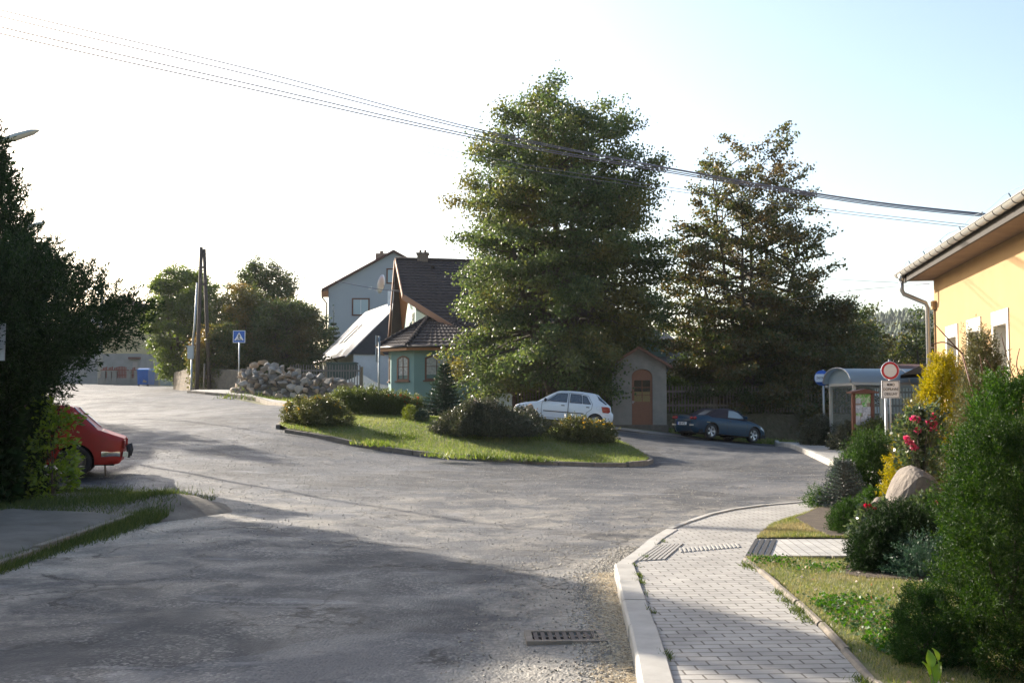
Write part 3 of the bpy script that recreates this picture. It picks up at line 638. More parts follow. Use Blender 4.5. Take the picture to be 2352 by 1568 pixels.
# roof slabs, soffit, gutter
mb = MB(); ov = .62
mb.slab([(-.35,-ov,4.86),(L_+.3,-ov,4.86),(L_+.3,4.5,7.55),(-.35,4.5,7.55)], (0,0,.09)); mb.slab([(-.35,4.5,7.55),(L_+.3,4.5,7.55),(L_+.3,9.6,4.86),(-.35,9.6,4.86)], (0,0,.09))
rf = mb.build('roof', M_tile, yb)
mb = MB(); mb.box((-.33,-ov+.02,4.66),(L_+.28,.1,4.70)); mb.build('soffit', mat('soffit_boards', (.24,.17,.115), .85, noise=(4, (.15,.10,.07), .3), bump=(30,.4,.01)), yb)
mb = MB(); mb.box((-.34,-ov-.03,4.62),(L_+.29,-ov+.02,4.86)); mb.build('fascia', mat('dark_fascia', (.035,.03,.028), .8), yb)
mb = MB(); n = 9; gy, gz, gr_ = -ov-.12, 4.84, .085
pr = [(math.cos(math.pi*(1+k/n))*gr_, math.sin(math.pi*(1+k/n))*gr_) for k in range(n+1)]
x0, x1 = -.5, L_+.4
vs = [(x, gy+a, gz+b) for x in (x0, x1) for a, b in pr]+[(x, gy+a*.93, gz+b*.93) for x in (x0, x1) for a, b in pr]; k = n+1
mb.add(vs, [(i, i+1, k+i+1, k+i) for i in range(n)]+[(2*k+i, 3*k+i, 3*k+i+1, 2*k+i+1) for i in range(n)]+[(i, 2*k+i, 2*k+i+1, i+1) for i in range(n)], True)
mb.tube([(x0, gy-gr_, gz), (x1, gy-gr_, gz)], .012, 6)
mb.add([(x0, gy+a, gz+b) for a, b in pr], [tuple(range(n+1))])
gt = mb.build('gutter', mat('painted_gutter', (.50,.49,.46), .35, metal=.55), yb)
x = -.2; _br = None
while x < L_:
    if _br is None:
        mb = MB(); pts = [(0, gy+a*1.04, gz+b*1.04) for a, b in pr]; mb.tube([Vector(p) for p in pts]+[Vector((0, -ov+.01, gz+.02))], .009, 4)
        _br = mb.build('bracket', mat('gutter_bracket', (.10,.10,.10), .6), gt); b_ = _br
    else: b_ = _br.copy(); link(b_); b_.parent = gt
    b_.location.x = x; x += .55+.04*math.sin(x*7)
mb = MB()
mb.tube([(-.02,gy,gz-.05),(-.02,gy,gz-.20)], [.085,.06], 12); mb.tube([(-.02,gy,gz-.18),(-.02,gy,gz-.42),(-.02,gy+.05,gz-.52),(-.02,-.19,gz-.75),(-.02,-.15,gz-.86),(-.02,-.15,.1)], .055, 12)
for z in (1.2, 3.0): mb.box((-.04,-.17,z),(0,.0,z+.03))
mb.build('downpipe', mat('zinc_pipe', (.40,.41,.42), .38, metal=.7), yb)
mb = MB(); pts = []
for k in range(60): x = .1+k*(L_-1)/59; pts.append((x, -ov+.0, 5.07+.03*math.cos(x*2.9)))
mb.tube([( -.35,-ov-.05,4.9)]+pts, .005, 4); x = .3
while x < L_: mb.bar((x,-ov+.08,4.93),(x,-ov+.0,5.08),.02,.02); x += 1.7
mb.build('lightning_wire', mat('wire_steel', (.3,.34,.38), .5, metal=.5), yb)
mb = MB(); mb.box((.10,-.10,3.92),(.28,-.0,4.12)); mb.tube([(.14,-.03,3.92),(.14,-.03,.3)], .018, 5); mb.build('junction_box', M_yellow, yb)

# --- wayside shrine: grey rendered box with gable roof and a brown glazed door
cz = T(5.3, 44.6)+.02
sh = thing('wayside_shrine', (5.32, 45.2, cz), 'small grey rendered shrine with brown glazed door, standing between the two parked cars', 'shrine', R(-6))
M_grey = mat('grey_render', (.27,.24,.205), .9, noise=(3, (.20,.18,.155), .2), bump=(40,.4,.008))
mb = MB(); w = 1.13; D_ = 2.1; dh = 2.15; hw = .43; hx = .12
mb.box((-w,0,.12),(hx-hw,.25,2.62)); mb.box((hx+hw,0,.12),(w,.25,2.62)); mb.box((-w,.25,.12),(-w+.25,D_,2.62)); mb.box((w-.25,.25,.12),(w,D_,2.62)); mb.box((-w+.25,D_-.25,.12),(w-.25,D_,2.62))
# arched head over the door
n = 10; arc = [(hx+hw*math.cos(math.pi*k/n), dh+.30*math.sin(math.pi*k/n)) for k in range(n+1)]
top = [(-w,2.62),(w,2.62)]
for k in range(n):
    (a, b), (c, d) = arc[k], arc[k+1]; mb.slab([(a,0,b),(a,0,2.62),(c,0,2.62),(c,0,d)][::-1], (0,.25,0))
mb.slab([(-w,.001,2.62),(w,.001,2.62),(.0,.001,3.28)], (0,.25,0)); mb.slab([(-w,D_-.25,2.62),(w,D_-.25,2.62),(0,D_-.25,3.28)], (0,.25,0))
mb.build('wall', M_grey, sh)
mb = MB(); mb.box((-w-.06,-.06,-.8),(w+.06,D_+.05,.12)); mb.build('plinth', mat('stone_plinth', (.16,.13,.10), .95, noise=(4,(.09,.075,.06),.2), bump=(15,1,.03)), sh)
mb = MB(); mb.slab([(-w-.22,-.22,2.50),(0,-.22,3.33),(0,D_+.15,3.33),(-w-.22,D_+.15,2.50)], (0,0,.06)); mb.slab([(0,-.22,3.33),(w+.22,-.22,2.50),(w+.22,D_+.15,2.50),(0,D_+.15,3.33)], (0,0,.06))
rf = mb.build('roof', mat('shingle', (.13,.11,.09), .85, noise=(6,(.08,.07,.06),.2)), sh)
mb = MB(); mb.slab([(-w-.24,-.26,2.44),(0,-.26,3.27),(0,-.26,3.40),(-w-.24,-.26,2.57)], (0,.05,0)); mb.slab([(0,-.26,3.27),(w+.24,-.26,2.44),(w+.24,-.26,2.57),(0,-.26,3.40)], (0,.05,0))
mb.build('verge_board', mat('red_brown_board', (.15,.065,.04), .7), rf)
M_door = mat('brown_door', (.23,.085,.037), .5, noise=(14,(.16,.055,.025),.3))
mb = MB(); y0 = .10
for (a, b, c, d) in ((hx-hw,hx-hw+.1,.12,dh),(hx+hw-.1,hx+hw,.12,dh),(hx-hw+.1,hx+hw-.1,.12,.24),(hx-hw+.1,hx+hw-.1,.98,1.08),(hx-hw+.1,hx+hw-.1,1.98,dh),(hx-.035,hx+.035,.24,.98)): mb.box((a,y0,c),(b,y0+.06,d))
for (a, b) in ((hx-hw+.1,hx-.035),(hx+.035,hx+hw-.1)): mb.box((a,y0+.03,.24),(b,y0+.05,.98))
for (a, b, c, d) in ((hx-.018,hx+.018,1.08,1.98),(hx-hw+.1,hx+hw-.1,1.34,1.37),(hx-hw+.1,hx+hw-.1,1.66,1.69)): mb.box((a,y0+.008,c),(b,y0+.05,d))
mb.slab([(hx+hw*.99*math.cos(math.pi*k/n), y0, dh+.29*math.sin(math.pi*k/n)) for k in range(n+1)], (0,.05,0))
dr = mb.build('door', M_door, sh)
gm = bpy.data.materials.new('door_glass'); gm.use_nodes = True; t_ = gm.node_tree; b_ = t_.nodes['Principled BSDF']; b_.inputs['Base Color'].default_value = (.02,.02,.02,1); b_.inputs['Roughness'].default_value = .04
trn = t_.nodes.new('ShaderNodeBsdfTransparent'); ms = t_.nodes.new('ShaderNodeMixShader'); ms.inputs[0].default_value = .25; t_.links.new(trn.outputs[0], ms.inputs[1]); t_.links.new(b_.outputs[0], ms.inputs[2]); t_.links.new(ms.outputs[0], t_.nodes['Material Output'].inputs[0])
mb = MB(); mb.box((hx-hw+.08,y0+.03,1.06),(hx+hw-.08,y0+.036,2.0)); mb.build('pane', gm, dr)
mb = MB(); mb.box((hx-hw+.1,y0+.045,1.08),(hx+hw-.1,y0+.055,1.50)); mb.build('curtain', mat('yellow_curtain', (.70,.50,.20), .8), dr)
mb = MB(); mb.box((hx-hw+.03,y0-.03,1.0),(hx-hw+.06,y0,1.12)); mb.bar((hx-hw+.045,y0-.04,1.08),(hx-hw+.13,y0-.04,1.08),.015,.015); mb.build('handle', M_steel, dr)

# --- green house with tiled bay
M_teal = mat('teal_render', (.185,.29,.28), .9, noise=(1.3,(.155,.25,.24),.3), bump=(45,.35,.008))
M_mint = mat('mint_render', (.42,.52,.46), .9, noise=(1.3,(.38,.48,.43),.3), bump=(45,.3,.008))
M_pine = mat('varnished_pine', (.36,.145,.045), .55, noise=(5,(.25,.09,.03),.3))
M_browntrim = mat('brown_trim', (.11,.04,.02), .5)
gz0 = 1.2
gh = thing('green_house', (-2.5, 58, gz0), 'teal rendered house with steep brown tiled roof, pine soffits and an angled bay', 'house')
o = Vector((-2.5, 58, gz0))
def rel(p, org=o): return Vector(p)-org
def tile_roof(mb, quad, nx, ny, amp=.045, step=.035, th=.06):
    """wavy pantile surface over a 4-sided roof (A left-low, B right-low, C right-top, D left-top)"""
    A, B, C, D = [Vector(p) for p in quad]; nrm = (B-A).cross(D-A).normalized()
    if nrm.z < 0: nrm = -nrm
    vs = []; fs = []; sx = 4
    rows = []
    for j in range(ny):
        for e in (0, 1):
            v = (j+e)/ny; off = step*(1-e)
            row = []
            for i in range(nx*sx+1):
                u = i/(nx*sx); p = (A.lerp(B, u)).lerp(D.lerp(C, u), v); h = amp*.5*(1-math.cos(2*math.pi*i/sx))**1.0
                row.append(p+nrm*(off+h*.5+th))
            rows.append(row)
    w = nx*sx+1
    for r in rows: vs += r
    for j in range(len(rows)-1):
        for i in range(w-1): fs.append((j*w+i, j*w+i+1, (j+1)*w+i+1, (j+1)*w+i))
    mb.add(vs, fs, False)
    mb.slab([A, B, C, D], nrm*th*.9)
r0 = Vector((-6.6, 61, 9.77)); rd = Vector((.978, .208, 0)); nd = Vector((.208, -.978, -.6125))
R1 = r0+rd*11.4; Vp = r0+nd*4.0; E0 = r0+rd*2.75+nd*7.7; E1 = r0+rd*11.4+nd*7.7; Vr = Vp+rd*11.4
M_tile2 = mat('dark_clay_tile', (.05,.036,.033), .78, spec=.25, noise=(3,(.035,.028,.028),.3), bump=(50,.3,.004))
mb = MB(); tile_roof(mb, [rel(Vp), rel(Vr), rel(R1), rel(r0)], 37, 13)
# lower part, its left edge cut back along the barge board
tile_roof(mb, [rel(E0), rel(E1), rel(Vr-Vector((0,0,.004))), rel(Vp-Vector((0,0,.004)))], 32, 12)
mb.slab([rel(r0), rel(R1), rel(R1+Vector((-1.35,5.9,-5.4))), rel(r0+Vector((-.9,4.6,-6.3)))], (0,0,.08))
mb.tube([rel(r0+Vector((-.05,0,.12))), rel(R1+Vector((0,0,.12)))], .11, 8)
for k in (2.0, 3.9, 5.7, 7.5): p = rel(r0+rd*k+nd*.9)+Vector((0,-.05,.16)); mb.tube([p+Vector((0,0,-.1)), p+Vector((0,-.12,.08))], .11, 8)
rfg = mb.build('roof', M_tile2, gh)
mb = MB(); mb.box((-.30,-.28,-.6),(.30,.28,.48)); mb.box((-.36,-.34,.48),(.36,.34,.57))
for k in (-.14,.14): mb.tube([(k,0,.57),(k,0,.75)], .07, 8)
ch = mb.build('chimney', bricks('chimney_brick', (.25,.15,.09), (.20,.12,.08), (.28,.25,.2), .22, .07, rot=(R(90),0,0), msize=.01, rough=.9), rfg, loc=rel((-5.1, 61.4, 9.7)))
# pine soffit and barge boards
Fv = Vector((-7.45, 65.4, 5.55))      # foot of the far verge
mb = MB(); mb.slab([rel(r0+Vector((.05,.05,-.12))), rel(Vp+Vector((0,.1,-.1))), rel((-5.25,58.6,6.95)), rel((-5.6,60.6,8.0)), rel((-6.0,62.0,7.2)), rel((-6.7,64.8,5.3)), rel(Fv)], (.0,.05,-.05))
mb.slab([rel(Vp+Vector((.05,.15,-.1))), rel(E0+Vector((0,.1,-.12))), rel(E0+Vector((.3,1.0,-.1))), rel((-5.25,58.6,7.0))], (0,.03,-.04))
mb.build('soffit', M_pine, rfg)
mb = MB(); mb.bar(rel(r0+Vector((-.02,-.05,.03))), rel(Vp+Vector((-.03,-.03,.03))), .06, .26); mb.bar(rel(r0+Vector((-.05,0,.03))), rel(Fv+Vector((-.05,0,0))), .09, .24); mb.bar(rel(Vp+Vector((0,-.05,.0))), rel(E0+Vector((0,-.05,-.0))), .06, .28)
mb.build('verge_board', mat('orange_brown_board', (.20,.08,.035), .55), rfg)
# gable wall with tall windows (faces left), mint wall under the barge board
mb = MB()
mb.slab([rel((-5.15,57.6,3.6)), rel((-6.45,63.7,3.6)), rel((-6.45,63.7,5.6)), rel((-5.8,60.6,7.75)), rel((-5.15,57.6,6.75))], (.25,.06,0))
mb.slab([rel((-5.15,57.58,3.6)), rel((-2.35,54.6,3.6)), rel((-2.35,54.6,4.95)), rel((-5.15,57.58,6.7))][::-1], (.2,.2,0))
mb.build('upper_wall', M_mint, gh)
for (y0_, y1_, za, zb) in ((58.1,58.75,4.3,6.6),(59.3,60.0,4.3,6.2),(60.7,61.4,4.3,5.9)):
    X = lambda y: -5.15-(y-57.6)*.213
    mb = MB(); mb.slab([rel((X(y0_)-.02,y0_,za)), rel((X(y1_)-.02,y1_,za)), rel((X(y1_)-.02,y1_,zb)), rel((X(y0_)-.02,y0_,zb))], (-.03,-.005,0)); f = mb.build('window', mat('mint_frame', (.12,.16,.15), .4), gh)
    e = .07; mb = MB(); mb.slab([rel((X(y0_+e)-.055,y0_+e,za+e)), rel((X(y1_-e)-.055,y1_-e,za+e)), rel((X(y1_-e)-.055,y1_-e,zb-e)), rel((X(y0_+e)-.055,y0_+e,zb-e))], (-.004,0,0)); mb.build('pane', M_glass, f)
# lower walls: bay and long wall
bay = [(-6.25,54.6),(-5.93,53.0),(-4.72,52.0),(-.33,52.0),(-.33,54.2),(4.4,54.9),(4.4,63),(-6.3,63)]
mb = MB(); n = len(bay); zt = 4.32
for i in range(n-2):
    p, q = Vector(bay[i]), Vector(bay[i+1]); d = (q-p).normalized(); nn = Vector((-d.y, d.x))*.3
    vs = [rel((p.x,p.y,1.62)), rel((q.x,q.y,1.62)), rel((q.x,q.y,zt if i < 4 else 5.0)), rel((p.x,p.y,zt if i < 4 else 5.0))]; mb.slab(vs[::-1], (nn.x, nn.y, 0))
mb.slab([rel((-6.3,63,1.62)), rel((-6.25,54.6,1.62)), rel((-6.25,54.6,zt)), rel((-6.3,63,zt))], (.3,0,0))
mb.slab([rel((-6.3,63,1.62)), rel((4.4,63,1.62)), rel((4.4,63,5.2)), rel((-6.3,63,5.2))], (0,-.3,0))
mb.slab([rel((4.4,54.9,5.0)), rel((4.4,63,5.0)), rel((4.4,62.6,8.3)), rel((4.4,61.2,7.4))], (-.3,0,0))
mb.box(rel((4.41,56,.6)), rel((8.0,61,4.9)))
mb.build('wall', M_teal, gh)
mb = MB(); mb.slab([rel((4.5,55.6,4.85)), rel((8.4,55.6,4.85)), rel((8.4,61.4,5.9)), rel((4.5,61.4,5.9))], (0,0,.14)); mb.build('extension_roof', mat('shingle'), gh)
mb = MB()
for i in range(n-2):
    p, q = Vector(bay[i]), Vector(bay[i+1]); d = (q-p).normalized(); nn = Vector((-d.y, d.x)); p2 = p+nn*.04; q2 = q+nn*.04
    mb.slab([rel((p2.x,p2.y,.5)), rel((q2.x,q2.y,.5)), rel((q2.x,q2.y,1.62)), rel((p2.x,p2.y,1.62))][::-1], (nn.x*.2, nn.y*.2, 0))
mb.slab([rel((-6.2,63,.5)), rel((-6.2,54.6,.5)), rel((-6.2,54.6,1.62)), rel((-6.2,63,1.62))], (.2,0,0))
mb.build('plinth', mat('grey_plinth', (.20,.21,.21), .9, bump=(40,.4,.01)), gh)
# bay roof
A1, A2, A3 = Vector((-4.35,56.0,6.05)), Vector((-3.5,56.0,6.05)), Vector((.4,57.5,5.7))
ev = [Vector((-7.0,57.2,4.42)), Vector((-6.65,53.2,4.40)), Vector((-5.0,51.45,4.38)), Vector((-1.6,51.45,4.38)), Vector((.35,51.8,4.38)), Vector((.7,54.2,4.9))]
mb = MB()
def fac(a, b, c, d, nx, ny): tile_roof(mb, [rel(a), rel(b), rel(c), rel(d)], nx, ny, amp=.05, step=.04, th=.05)
fac(ev[0], ev[1], A1, A1+Vector((-.02,.15,0)), 12, 9); fac(ev[1], ev[2], A1+Vector((.0,-.01,0)), A1, 8, 9); fac(ev[2], ev[3], A2, A1, 11, 9); fac(ev[3], ev[4], A2+Vector((.05,0,0)), A2, 7, 9); fac(ev[4], ev[5], A3, A2, 8, 9)
for a, b in ((ev[1], A1), (ev[2], A1), (ev[3], A2), (A1, A2), (ev[4], A2)):
    a2 = a+Vector((0,0,.1)); b2 = b+Vector((0,0,.12)); L = (b2-a2).length; k = int(L/.38)+1
    for i in range(k): mb.tube([rel(a2.lerp(b2, i/k)), rel(a2.lerp(b2, (i+1.15)/k))], [.135, .10], 7)
mb.build('bay_roof', M_tile2, gh)
mb = MB()
for a, b in zip(ev[:-1], ev[1:]): mb.bar(rel(a-Vector((0,-.03,.06))), rel(b-Vector((0,-.03,.06))), .05, .2)
evi = [Vector((e.x*.96-.1, e.y+.55, 4.27)) for e in ev]
for i in range(len(ev)-1): mb.slab([rel(ev[i]-Vector((0,0,.12))), rel(ev[i+1]-Vector((0,0,.12))), rel(evi[i+1]), rel(evi[i])], (0,0,-.03))
mb.build('eaves_board', M_pine, gh)
mb = MB()
for a, b in zip(ev[:-1], ev[1:]): mb.tube([rel(a+Vector((0,-.08,.02))), rel(b+Vector((0,-.08,.02)))], .06, 7)
mb.tube([rel((-1.52,51.93,4.3)), rel((-1.52,51.93,1.0))], .05, 8); mb.tube([rel((-1.52,51.5,4.38)), rel((-1.52,51.93,4.2))], .05, 8)
mb.build('gutter', mat('brown_gutter', (.03,.02,.018), .4), gh)
def arched_window(p, d, w, zb, zt_, parent, curtain=True, rise=.14):
    """p lower left corner on the wall (2D), d unit direction along the wall, outward normal = (d.y,-d.x)"""
    p = Vector(p); d = Vector(d).normalized(); nn = Vector((d.y, -d.x))
    def P(u, z, off): q = p+d*u+nn*off; return rel((q.x, q.y, z))
    n = 8; arch = [(w*(1-k/n), zt_-rise+rise*math.sin(math.pi*k/n)) for k in range(n+1)]
    out = [(0, zb), (w, zb)]+arch
    e = .09; inn = [(e, zb+e), (w-e, zb+e)]+[(e+(w-2*e)*(1-k/n), zt_-rise-e*.6+(rise)*math.sin(math.pi*k/n)*.95) for k in range(n+1)]
    mb = MB(); k = len(out)
    vs = [P(u, z, .03) for u, z in out]+[P(u, z, .03) for u, z in inn]+[P(u, z, -.02) for u, z in out]+[P(u, z, -.02) for u, z in inn]
    mb.add(vs, [(i, (i+1) % k, k+(i+1) % k, k+i) for i in range(k)]+[(k+i, k+(i+1) % k, 3*k+(i+1) % k, 3*k+i) for i in range(k)]+[(i, 2*k+i, 2*k+(i+1) % k, (i+1) % k) for i in range(k)])
    def fb(a, b, c, d_): mb.slab([P(a, c, .02), P(b, c, .02), P(b, d_, .02), P(a, d_, .02)], (-nn.x*.03, -nn.y*.03, 0))
    if w > .8: fb(w/2-.02, w/2+.02, zb+e, zt_-e)
    fb(e, w-e, zb+(zt_-zb)*.55-.012, zb+(zt_-zb)*.55+.012); fb(w/2-.01, w/2+.01, zb+e, zt_-e)
    f = mb.build('window', M_browntrim, parent)
    mb = MB(); mb.add([P(u, z, .006) for u, z in inn], [tuple(range(k))]); mb.build('pane', gm2, f)
    if curtain:
        mb = MB(); N = 40
        for i in range(N):
            a, b = e+(w-2*e)*i/N, e+(w-2*e)*(i+1)/N
            hh = lambda u: zt_-rise-e+rise*math.sin(math.pi*u/w)
            fz = lambda u: .002-.0018*(1+math.sin(u*70))*.5
            mb.add([P(a, zb+e+.18, fz(a)), P(b, zb+e+.18, fz(b)), P(b, hh(b), fz(b)), P(a, hh(a), fz(a))], [(0,1,2,3)])
        mb.build('curtain', mat('net_curtain', (.78,.78,.76), .9, noise=(9,(.40,.42,.42),.15)), f)
    mb = MB(); mb.slab([P(-.08, zb-.06, .10), P(w+.08, zb-.06, .10), P(w+.08, zb, .10), P(-.08, zb, .10)], (-nn.x*.1, -nn.y*.1, 0)); mb.build('sill', M_browntrim, f)
    mb = MB(); mb.add([P(u, z, .0015-.003) for u, z in inn], [tuple(range(k))]); mb.build('room_shade', M_dark, f) if not curtain else None
    return f
gm2 = bpy.data.materials.new('window_glass'); gm2.use_nodes = True; t_ = gm2.node_tree; b_ = t_.nodes['Principled BSDF']; b_.inputs['Base Color'].default_value = (.02,.02,.02,1); b_.inputs['Roughness'].default_value = .04
trn = t_.nodes.new('ShaderNodeBsdfTransparent'); ms = t_.nodes.new('ShaderNodeMixShader'); ms.inputs[0].default_value = .25; t_.links.new(trn.outputs[0], ms.inputs[1]); t_.links.new(b_.outputs[0], ms.inputs[2]); t_.links.new(ms.outputs[0], t_.nodes['Material Output'].inputs[0])
d1 = Vector((-4.72+5.93, 52-53.0)).normalized(); p1 = Vector((-5.93, 53.0))+d1*.42
arched_window(p1, d1, .82, 2.78, 4.0, gh)
arched_window((-4.2, 52.0), (1, 0), 1.15, 2.8, 4.02, gh)
arched_window((-2.9, 52.0), (1, 0), 1.15, 2.8, 4.02, gh)
d0 = Vector((-5.93+6.25, 53.0-54.6)).normalized(); arched_window(Vector((-6.25, 54.6))+d0*.4, d0, .7, 2.78, 4.0, gh)
# satellite dish on a bracket off the verge
ds = thing('satellite_dish', (-6.85, 61.6, 7.95), 'white satellite dish on an arm off the pine gable', 'satellite dish')
mb = MB(); mdish = Matrix.Translation((-.55,0,.55))@Matrix.Rotation(R(-78), 4, 'Y')@Matrix.Rotation(R(-14), 4, 'X')
mb.lathe([(0.001,-.0),(.2,.02),(.38,.06),(.54,.13),(.55,.125),(.38,.05),(.2,.008),(.001,-.015)], 24, mdish); mb.build('dish', mat('dish_white', (.72,.73,.75), .35), ds)
mb = MB(); mb.tube([(.55,.1,.2),(-.3,0,.25),(-.5,0,.5)], .025, 6); mb.tube([(-.6,0,.05),(-1.25,-.1,.3)], .018, 6); mb.box((-1.35,-.16,.26),(-1.2,-.02,.42)); mb.build('arm', M_steel, ds)

# --- tall grey-blue house behind
M_bluegrey = mat('bluegrey_render', (.35,.365,.38), .9, noise=(1.5,(.32,.335,.35),.3), bump=(40,.3,.01))
tz = 2.4; th_ = thing('tall_house', (-9.9, 90, tz), 'tall pale blue-grey house with plain gable and two dark framed windows', 'house')
hw_ = 5.45; ze = 11.35-tz; za = 14.35-tz
mb = MB()
vs = [(-hw_,0,-1),(hw_,0,-1),(hw_,0,ze),(0,0,za),(-hw_,0,ze)]; mb.slab(vs, (0,11,0)); mb.build('wall', M_bluegrey, th_)
M_redroof = mat('red_brown_roof', (.12,.05,.04), .8, noise=(5,(.08,.035,.03),.3))
mb = MB(); e = .55; sl_ = (za-ze)/hw_
mb.slab([(-hw_-e,-.35,ze-e*sl_+.03),(0,-.35,za+.03),(0,11.3,za+.03),(-hw_-e,11.3,ze-e*sl_+.03)], (0,0,.16)); mb.slab([(0,-.35,za+.03),(hw_+e,-.35,ze-e*sl_+.03),(hw_+e,11.3,ze-e*sl_+.03),(0,11.3,za+.03)], (0,0,.16)); rf = mb.build('roof', M_redroof, th_)
mb = MB(); mb.box((-1.75,1.6,za-1.4),(-.8,2.3,za+.15)); mb.lathe([(.18,0),(.15,.25)], 8, Matrix.Translation((-1.27,1.95,za+.15))); mb.build('chimney', MATS['chimney_brick'], rf)
mb = MB(); mb.tube([(-hw_-.55,-.2,ze-.25),(-hw_-.5,-.2,ze-.8),(-hw_-.12,-.12,ze-1.3),(-hw_-.12,-.12,0)], .07, 8); mb.build('downpipe', mat('brown_pipe', (.10,.06,.05), .5), th_)
mb = MB(); mb.box((-hw_-.5,-.3,ze-.75),(-hw_,.3,ze-.3)); mb.build('eaves_box', M_pine, th_)
def winbox(parent, a, b, c, d, fm, y=0, mull=1):
    mb = MB(); w = .12
    mb.box((a,y-.06,c),(a+w,y,d)); mb.box((b-w,y-.06,c),(b,y,d)); mb.box((a+w,y-.06,c),(b-w,y,c+w)); mb.box((a+w,y-.06,d-w),(b-w,y,d)); f = mb.build('window', fm, parent)
    mb = MB(); mb.box((a+w,y-.03,c+w),(b-w,y-.004,d-w)); mb.build('pane', mat('sheer_curtain_glass', (.30,.37,.40), .15, spec=.6), f)
    if mull: mb = MB(); x = (a+b)/2; mb.box((x-.04,y-.05,c+w),(x+.04,y-.03,d-w)); mb.build('mullion', mat('pale_frame', (.5,.52,.52), .5), f)
    return f
k = 90/FD
winbox(th_, (807-1176)*k+9.9, (848-1176)*k+9.9, 1.65+(928-725)*k-tz, 1.65+(928-684)*k-tz, M_browntrim)
winbox(th_, (886-1176)*k+9.9, (927-1176)*k+9.9, 1.65+(928-651)*k-tz, 1.65+(928-615)*k-tz, M_browntrim)

# --- white cottage with a slate roof
cz0 = 2.3; P1 = Vector((-10.5, 70, 4.95)); u = Vector((-.349, .937, 0)); v = Vector((.937, .349, 0)); c0 = Vector((P1.x, P1.y, cz0))
wc = thing('white_cottage', c0, 'white rendered cottage with light slate roof and dark slated gable', 'cottage')
hw2 = 3.55; L2 = 11.5; rise = 3.6
def cp_(a, b, z): return u*a+v*b+Vector((0, 0, z-cz0))
mb = MB()
def vbox(a0, a1, b0, b1, z0_, z1_): mb.add([cp_(a, b, z) for z in (z0_, z1_) for a, b in ((a0,b0),(a1,b0),(a1,b1),(a0,b1))], [(0,3,2,1),(4,5,6,7),(0,1,5,4),(1,2,6,5),(2,3,7,6),(3,0,4,7)])
vbox(.1, L2-.2, .25, 2*hw2-.25, 1.0, 4.93); mb.build('wall', M_white, wc)
M_slate = bricks('slate', (.30,.31,.33), (.26,.27,.29), (.13,.13,.14), .35, .28, rot=(0,0,R(20)), msize=.012, rough=.32, bump=.35, noise=.15)
mb = MB(); e = .3
mb.slab([cp_(-.1,-e,4.95-e), cp_(L2,-e,4.95-e), cp_(L2,hw2,4.95+rise), cp_(-.1,hw2,4.95+rise)], (0,0,.1)); mb.slab([cp_(-.1,hw2,4.95+rise), cp_(L2,hw2,4.95+rise), cp_(L2,2*hw2+e,4.95-e), cp_(-.1,2*hw2+e,4.95-e)], (0,0,.1))
rf = mb.build('roof', M_slate, wc)
for a in (6.3, 7.7):
    mb = MB(); b0, b1 = .9, 2.2; mb.slab([cp_(a,b0,4.95+b0+.22), cp_(a+.75,b0,4.95+b0+.22), cp_(a+.75,b1,4.95+b1+.22), cp_(a,b1,4.95+b1+.22)], (0,0,-.15)); mb.build('skylight', mat('skylight_frame', (.02,.022,.03), .6), rf)
mb = MB(); n_ = cp_(3.2,hw2+.1,4.95+rise-.4); mb.box((n_.x-.35,n_.y-.35,n_.z),(n_.x+.35,n_.y+.35,n_.z+1.35)); mb.build('chimney', M_white, rf)
mb = MB(); mb.slab([cp_(0,-.15,4.9), cp_(0,2*hw2+.15,4.9), cp_(0,hw2,4.95+rise-.05)], u*.15); mb.build('gable', mat('dark_slate', (.045,.05,.06), .7, noise=(4,(.035,.038,.045),.3)), wc)
mb = MB(); mb.tube([cp_(-.1,-.4,4.72), cp_(L2,-.4,4.72)], .07, 6); mb.tube([cp_(3.4,-.4,4.7), cp_(3.4,.2,4.2), cp_(3.4,.2,1.5)], .06, 6); mb.build('gutter', mat('brown_pipe'), wc)
for a in (1.6, 5.2):
    mb = MB(); mb.add([cp_(a,.23,2.9), cp_(a+1,.23,2.9), cp_(a+1,.23,4.2), cp_(a,.23,4.2)], [(0,1,2,3)]); mb.slab([cp_(a-.05,.2,2.8), cp_(a+1.05,.2,2.8), cp_(a+1.05,.2,4.3), cp_(a-.05,.2,4.3)], v*.04); mb.build('window', M_browntrim, wc)
# dark green hopper, canvas-covered heap, by the cottage
hp = thing('green_hopper', (-10.6, 66, T(-10.6, 66)+.3), 'dark green metal hopper standing against the cottage wall', 'hopper')
mb = MB(); mb.add([(-.85,0,0),(.85,0,0),(.85,.9,0),(-.85,.9,0),(-.75,0,1.7),(1.0,0,1.7),(1.0,1.1,1.7),(-.75,1.1,1.7)], [(0,3,2,1),(4,5,6,7),(0,1,5,4),(1,2,6,5),(2,3,7,6),(3,0,4,7)])
mb.build('body', mat('dark_green_metal', (.03,.055,.045), .6), hp); mb = MB(); mb.box((-.8,-.03,1.68),(1.05,1.13,1.76)); mb.build('rim', mat('dark_green_rim', (.05,.08,.065), .5), hp)
cn = thing('covered_sandpit', (-9.0, 62.5, T(-9, 62.5)+.15), 'low wooden frame under a peaked pale canvas cover on the grass', 'canopy')
mb = MB(); ap = Vector((.2,.8,1.35))
ring = [Vector((-2.1,-.6,.55)),Vector((0,-.9,.42)),Vector((2.0,-.6,.5)),Vector((2.1,2.2,.55)),Vector((-2.1,2.2,.55))]; midr = [(r*.5+ap*.5)-Vector((0,0,.12)) for r in ring]
vs = ring+midr+[ap]; mb.add(vs, [(i,(i+1)%5,5+(i+1)%5,5+i) for i in range(5)]+[(5+i,5+(i+1)%5,10) for i in range(5)]); mb.build('cover', mat('canvas', (.62,.58,.50), .9), cn)
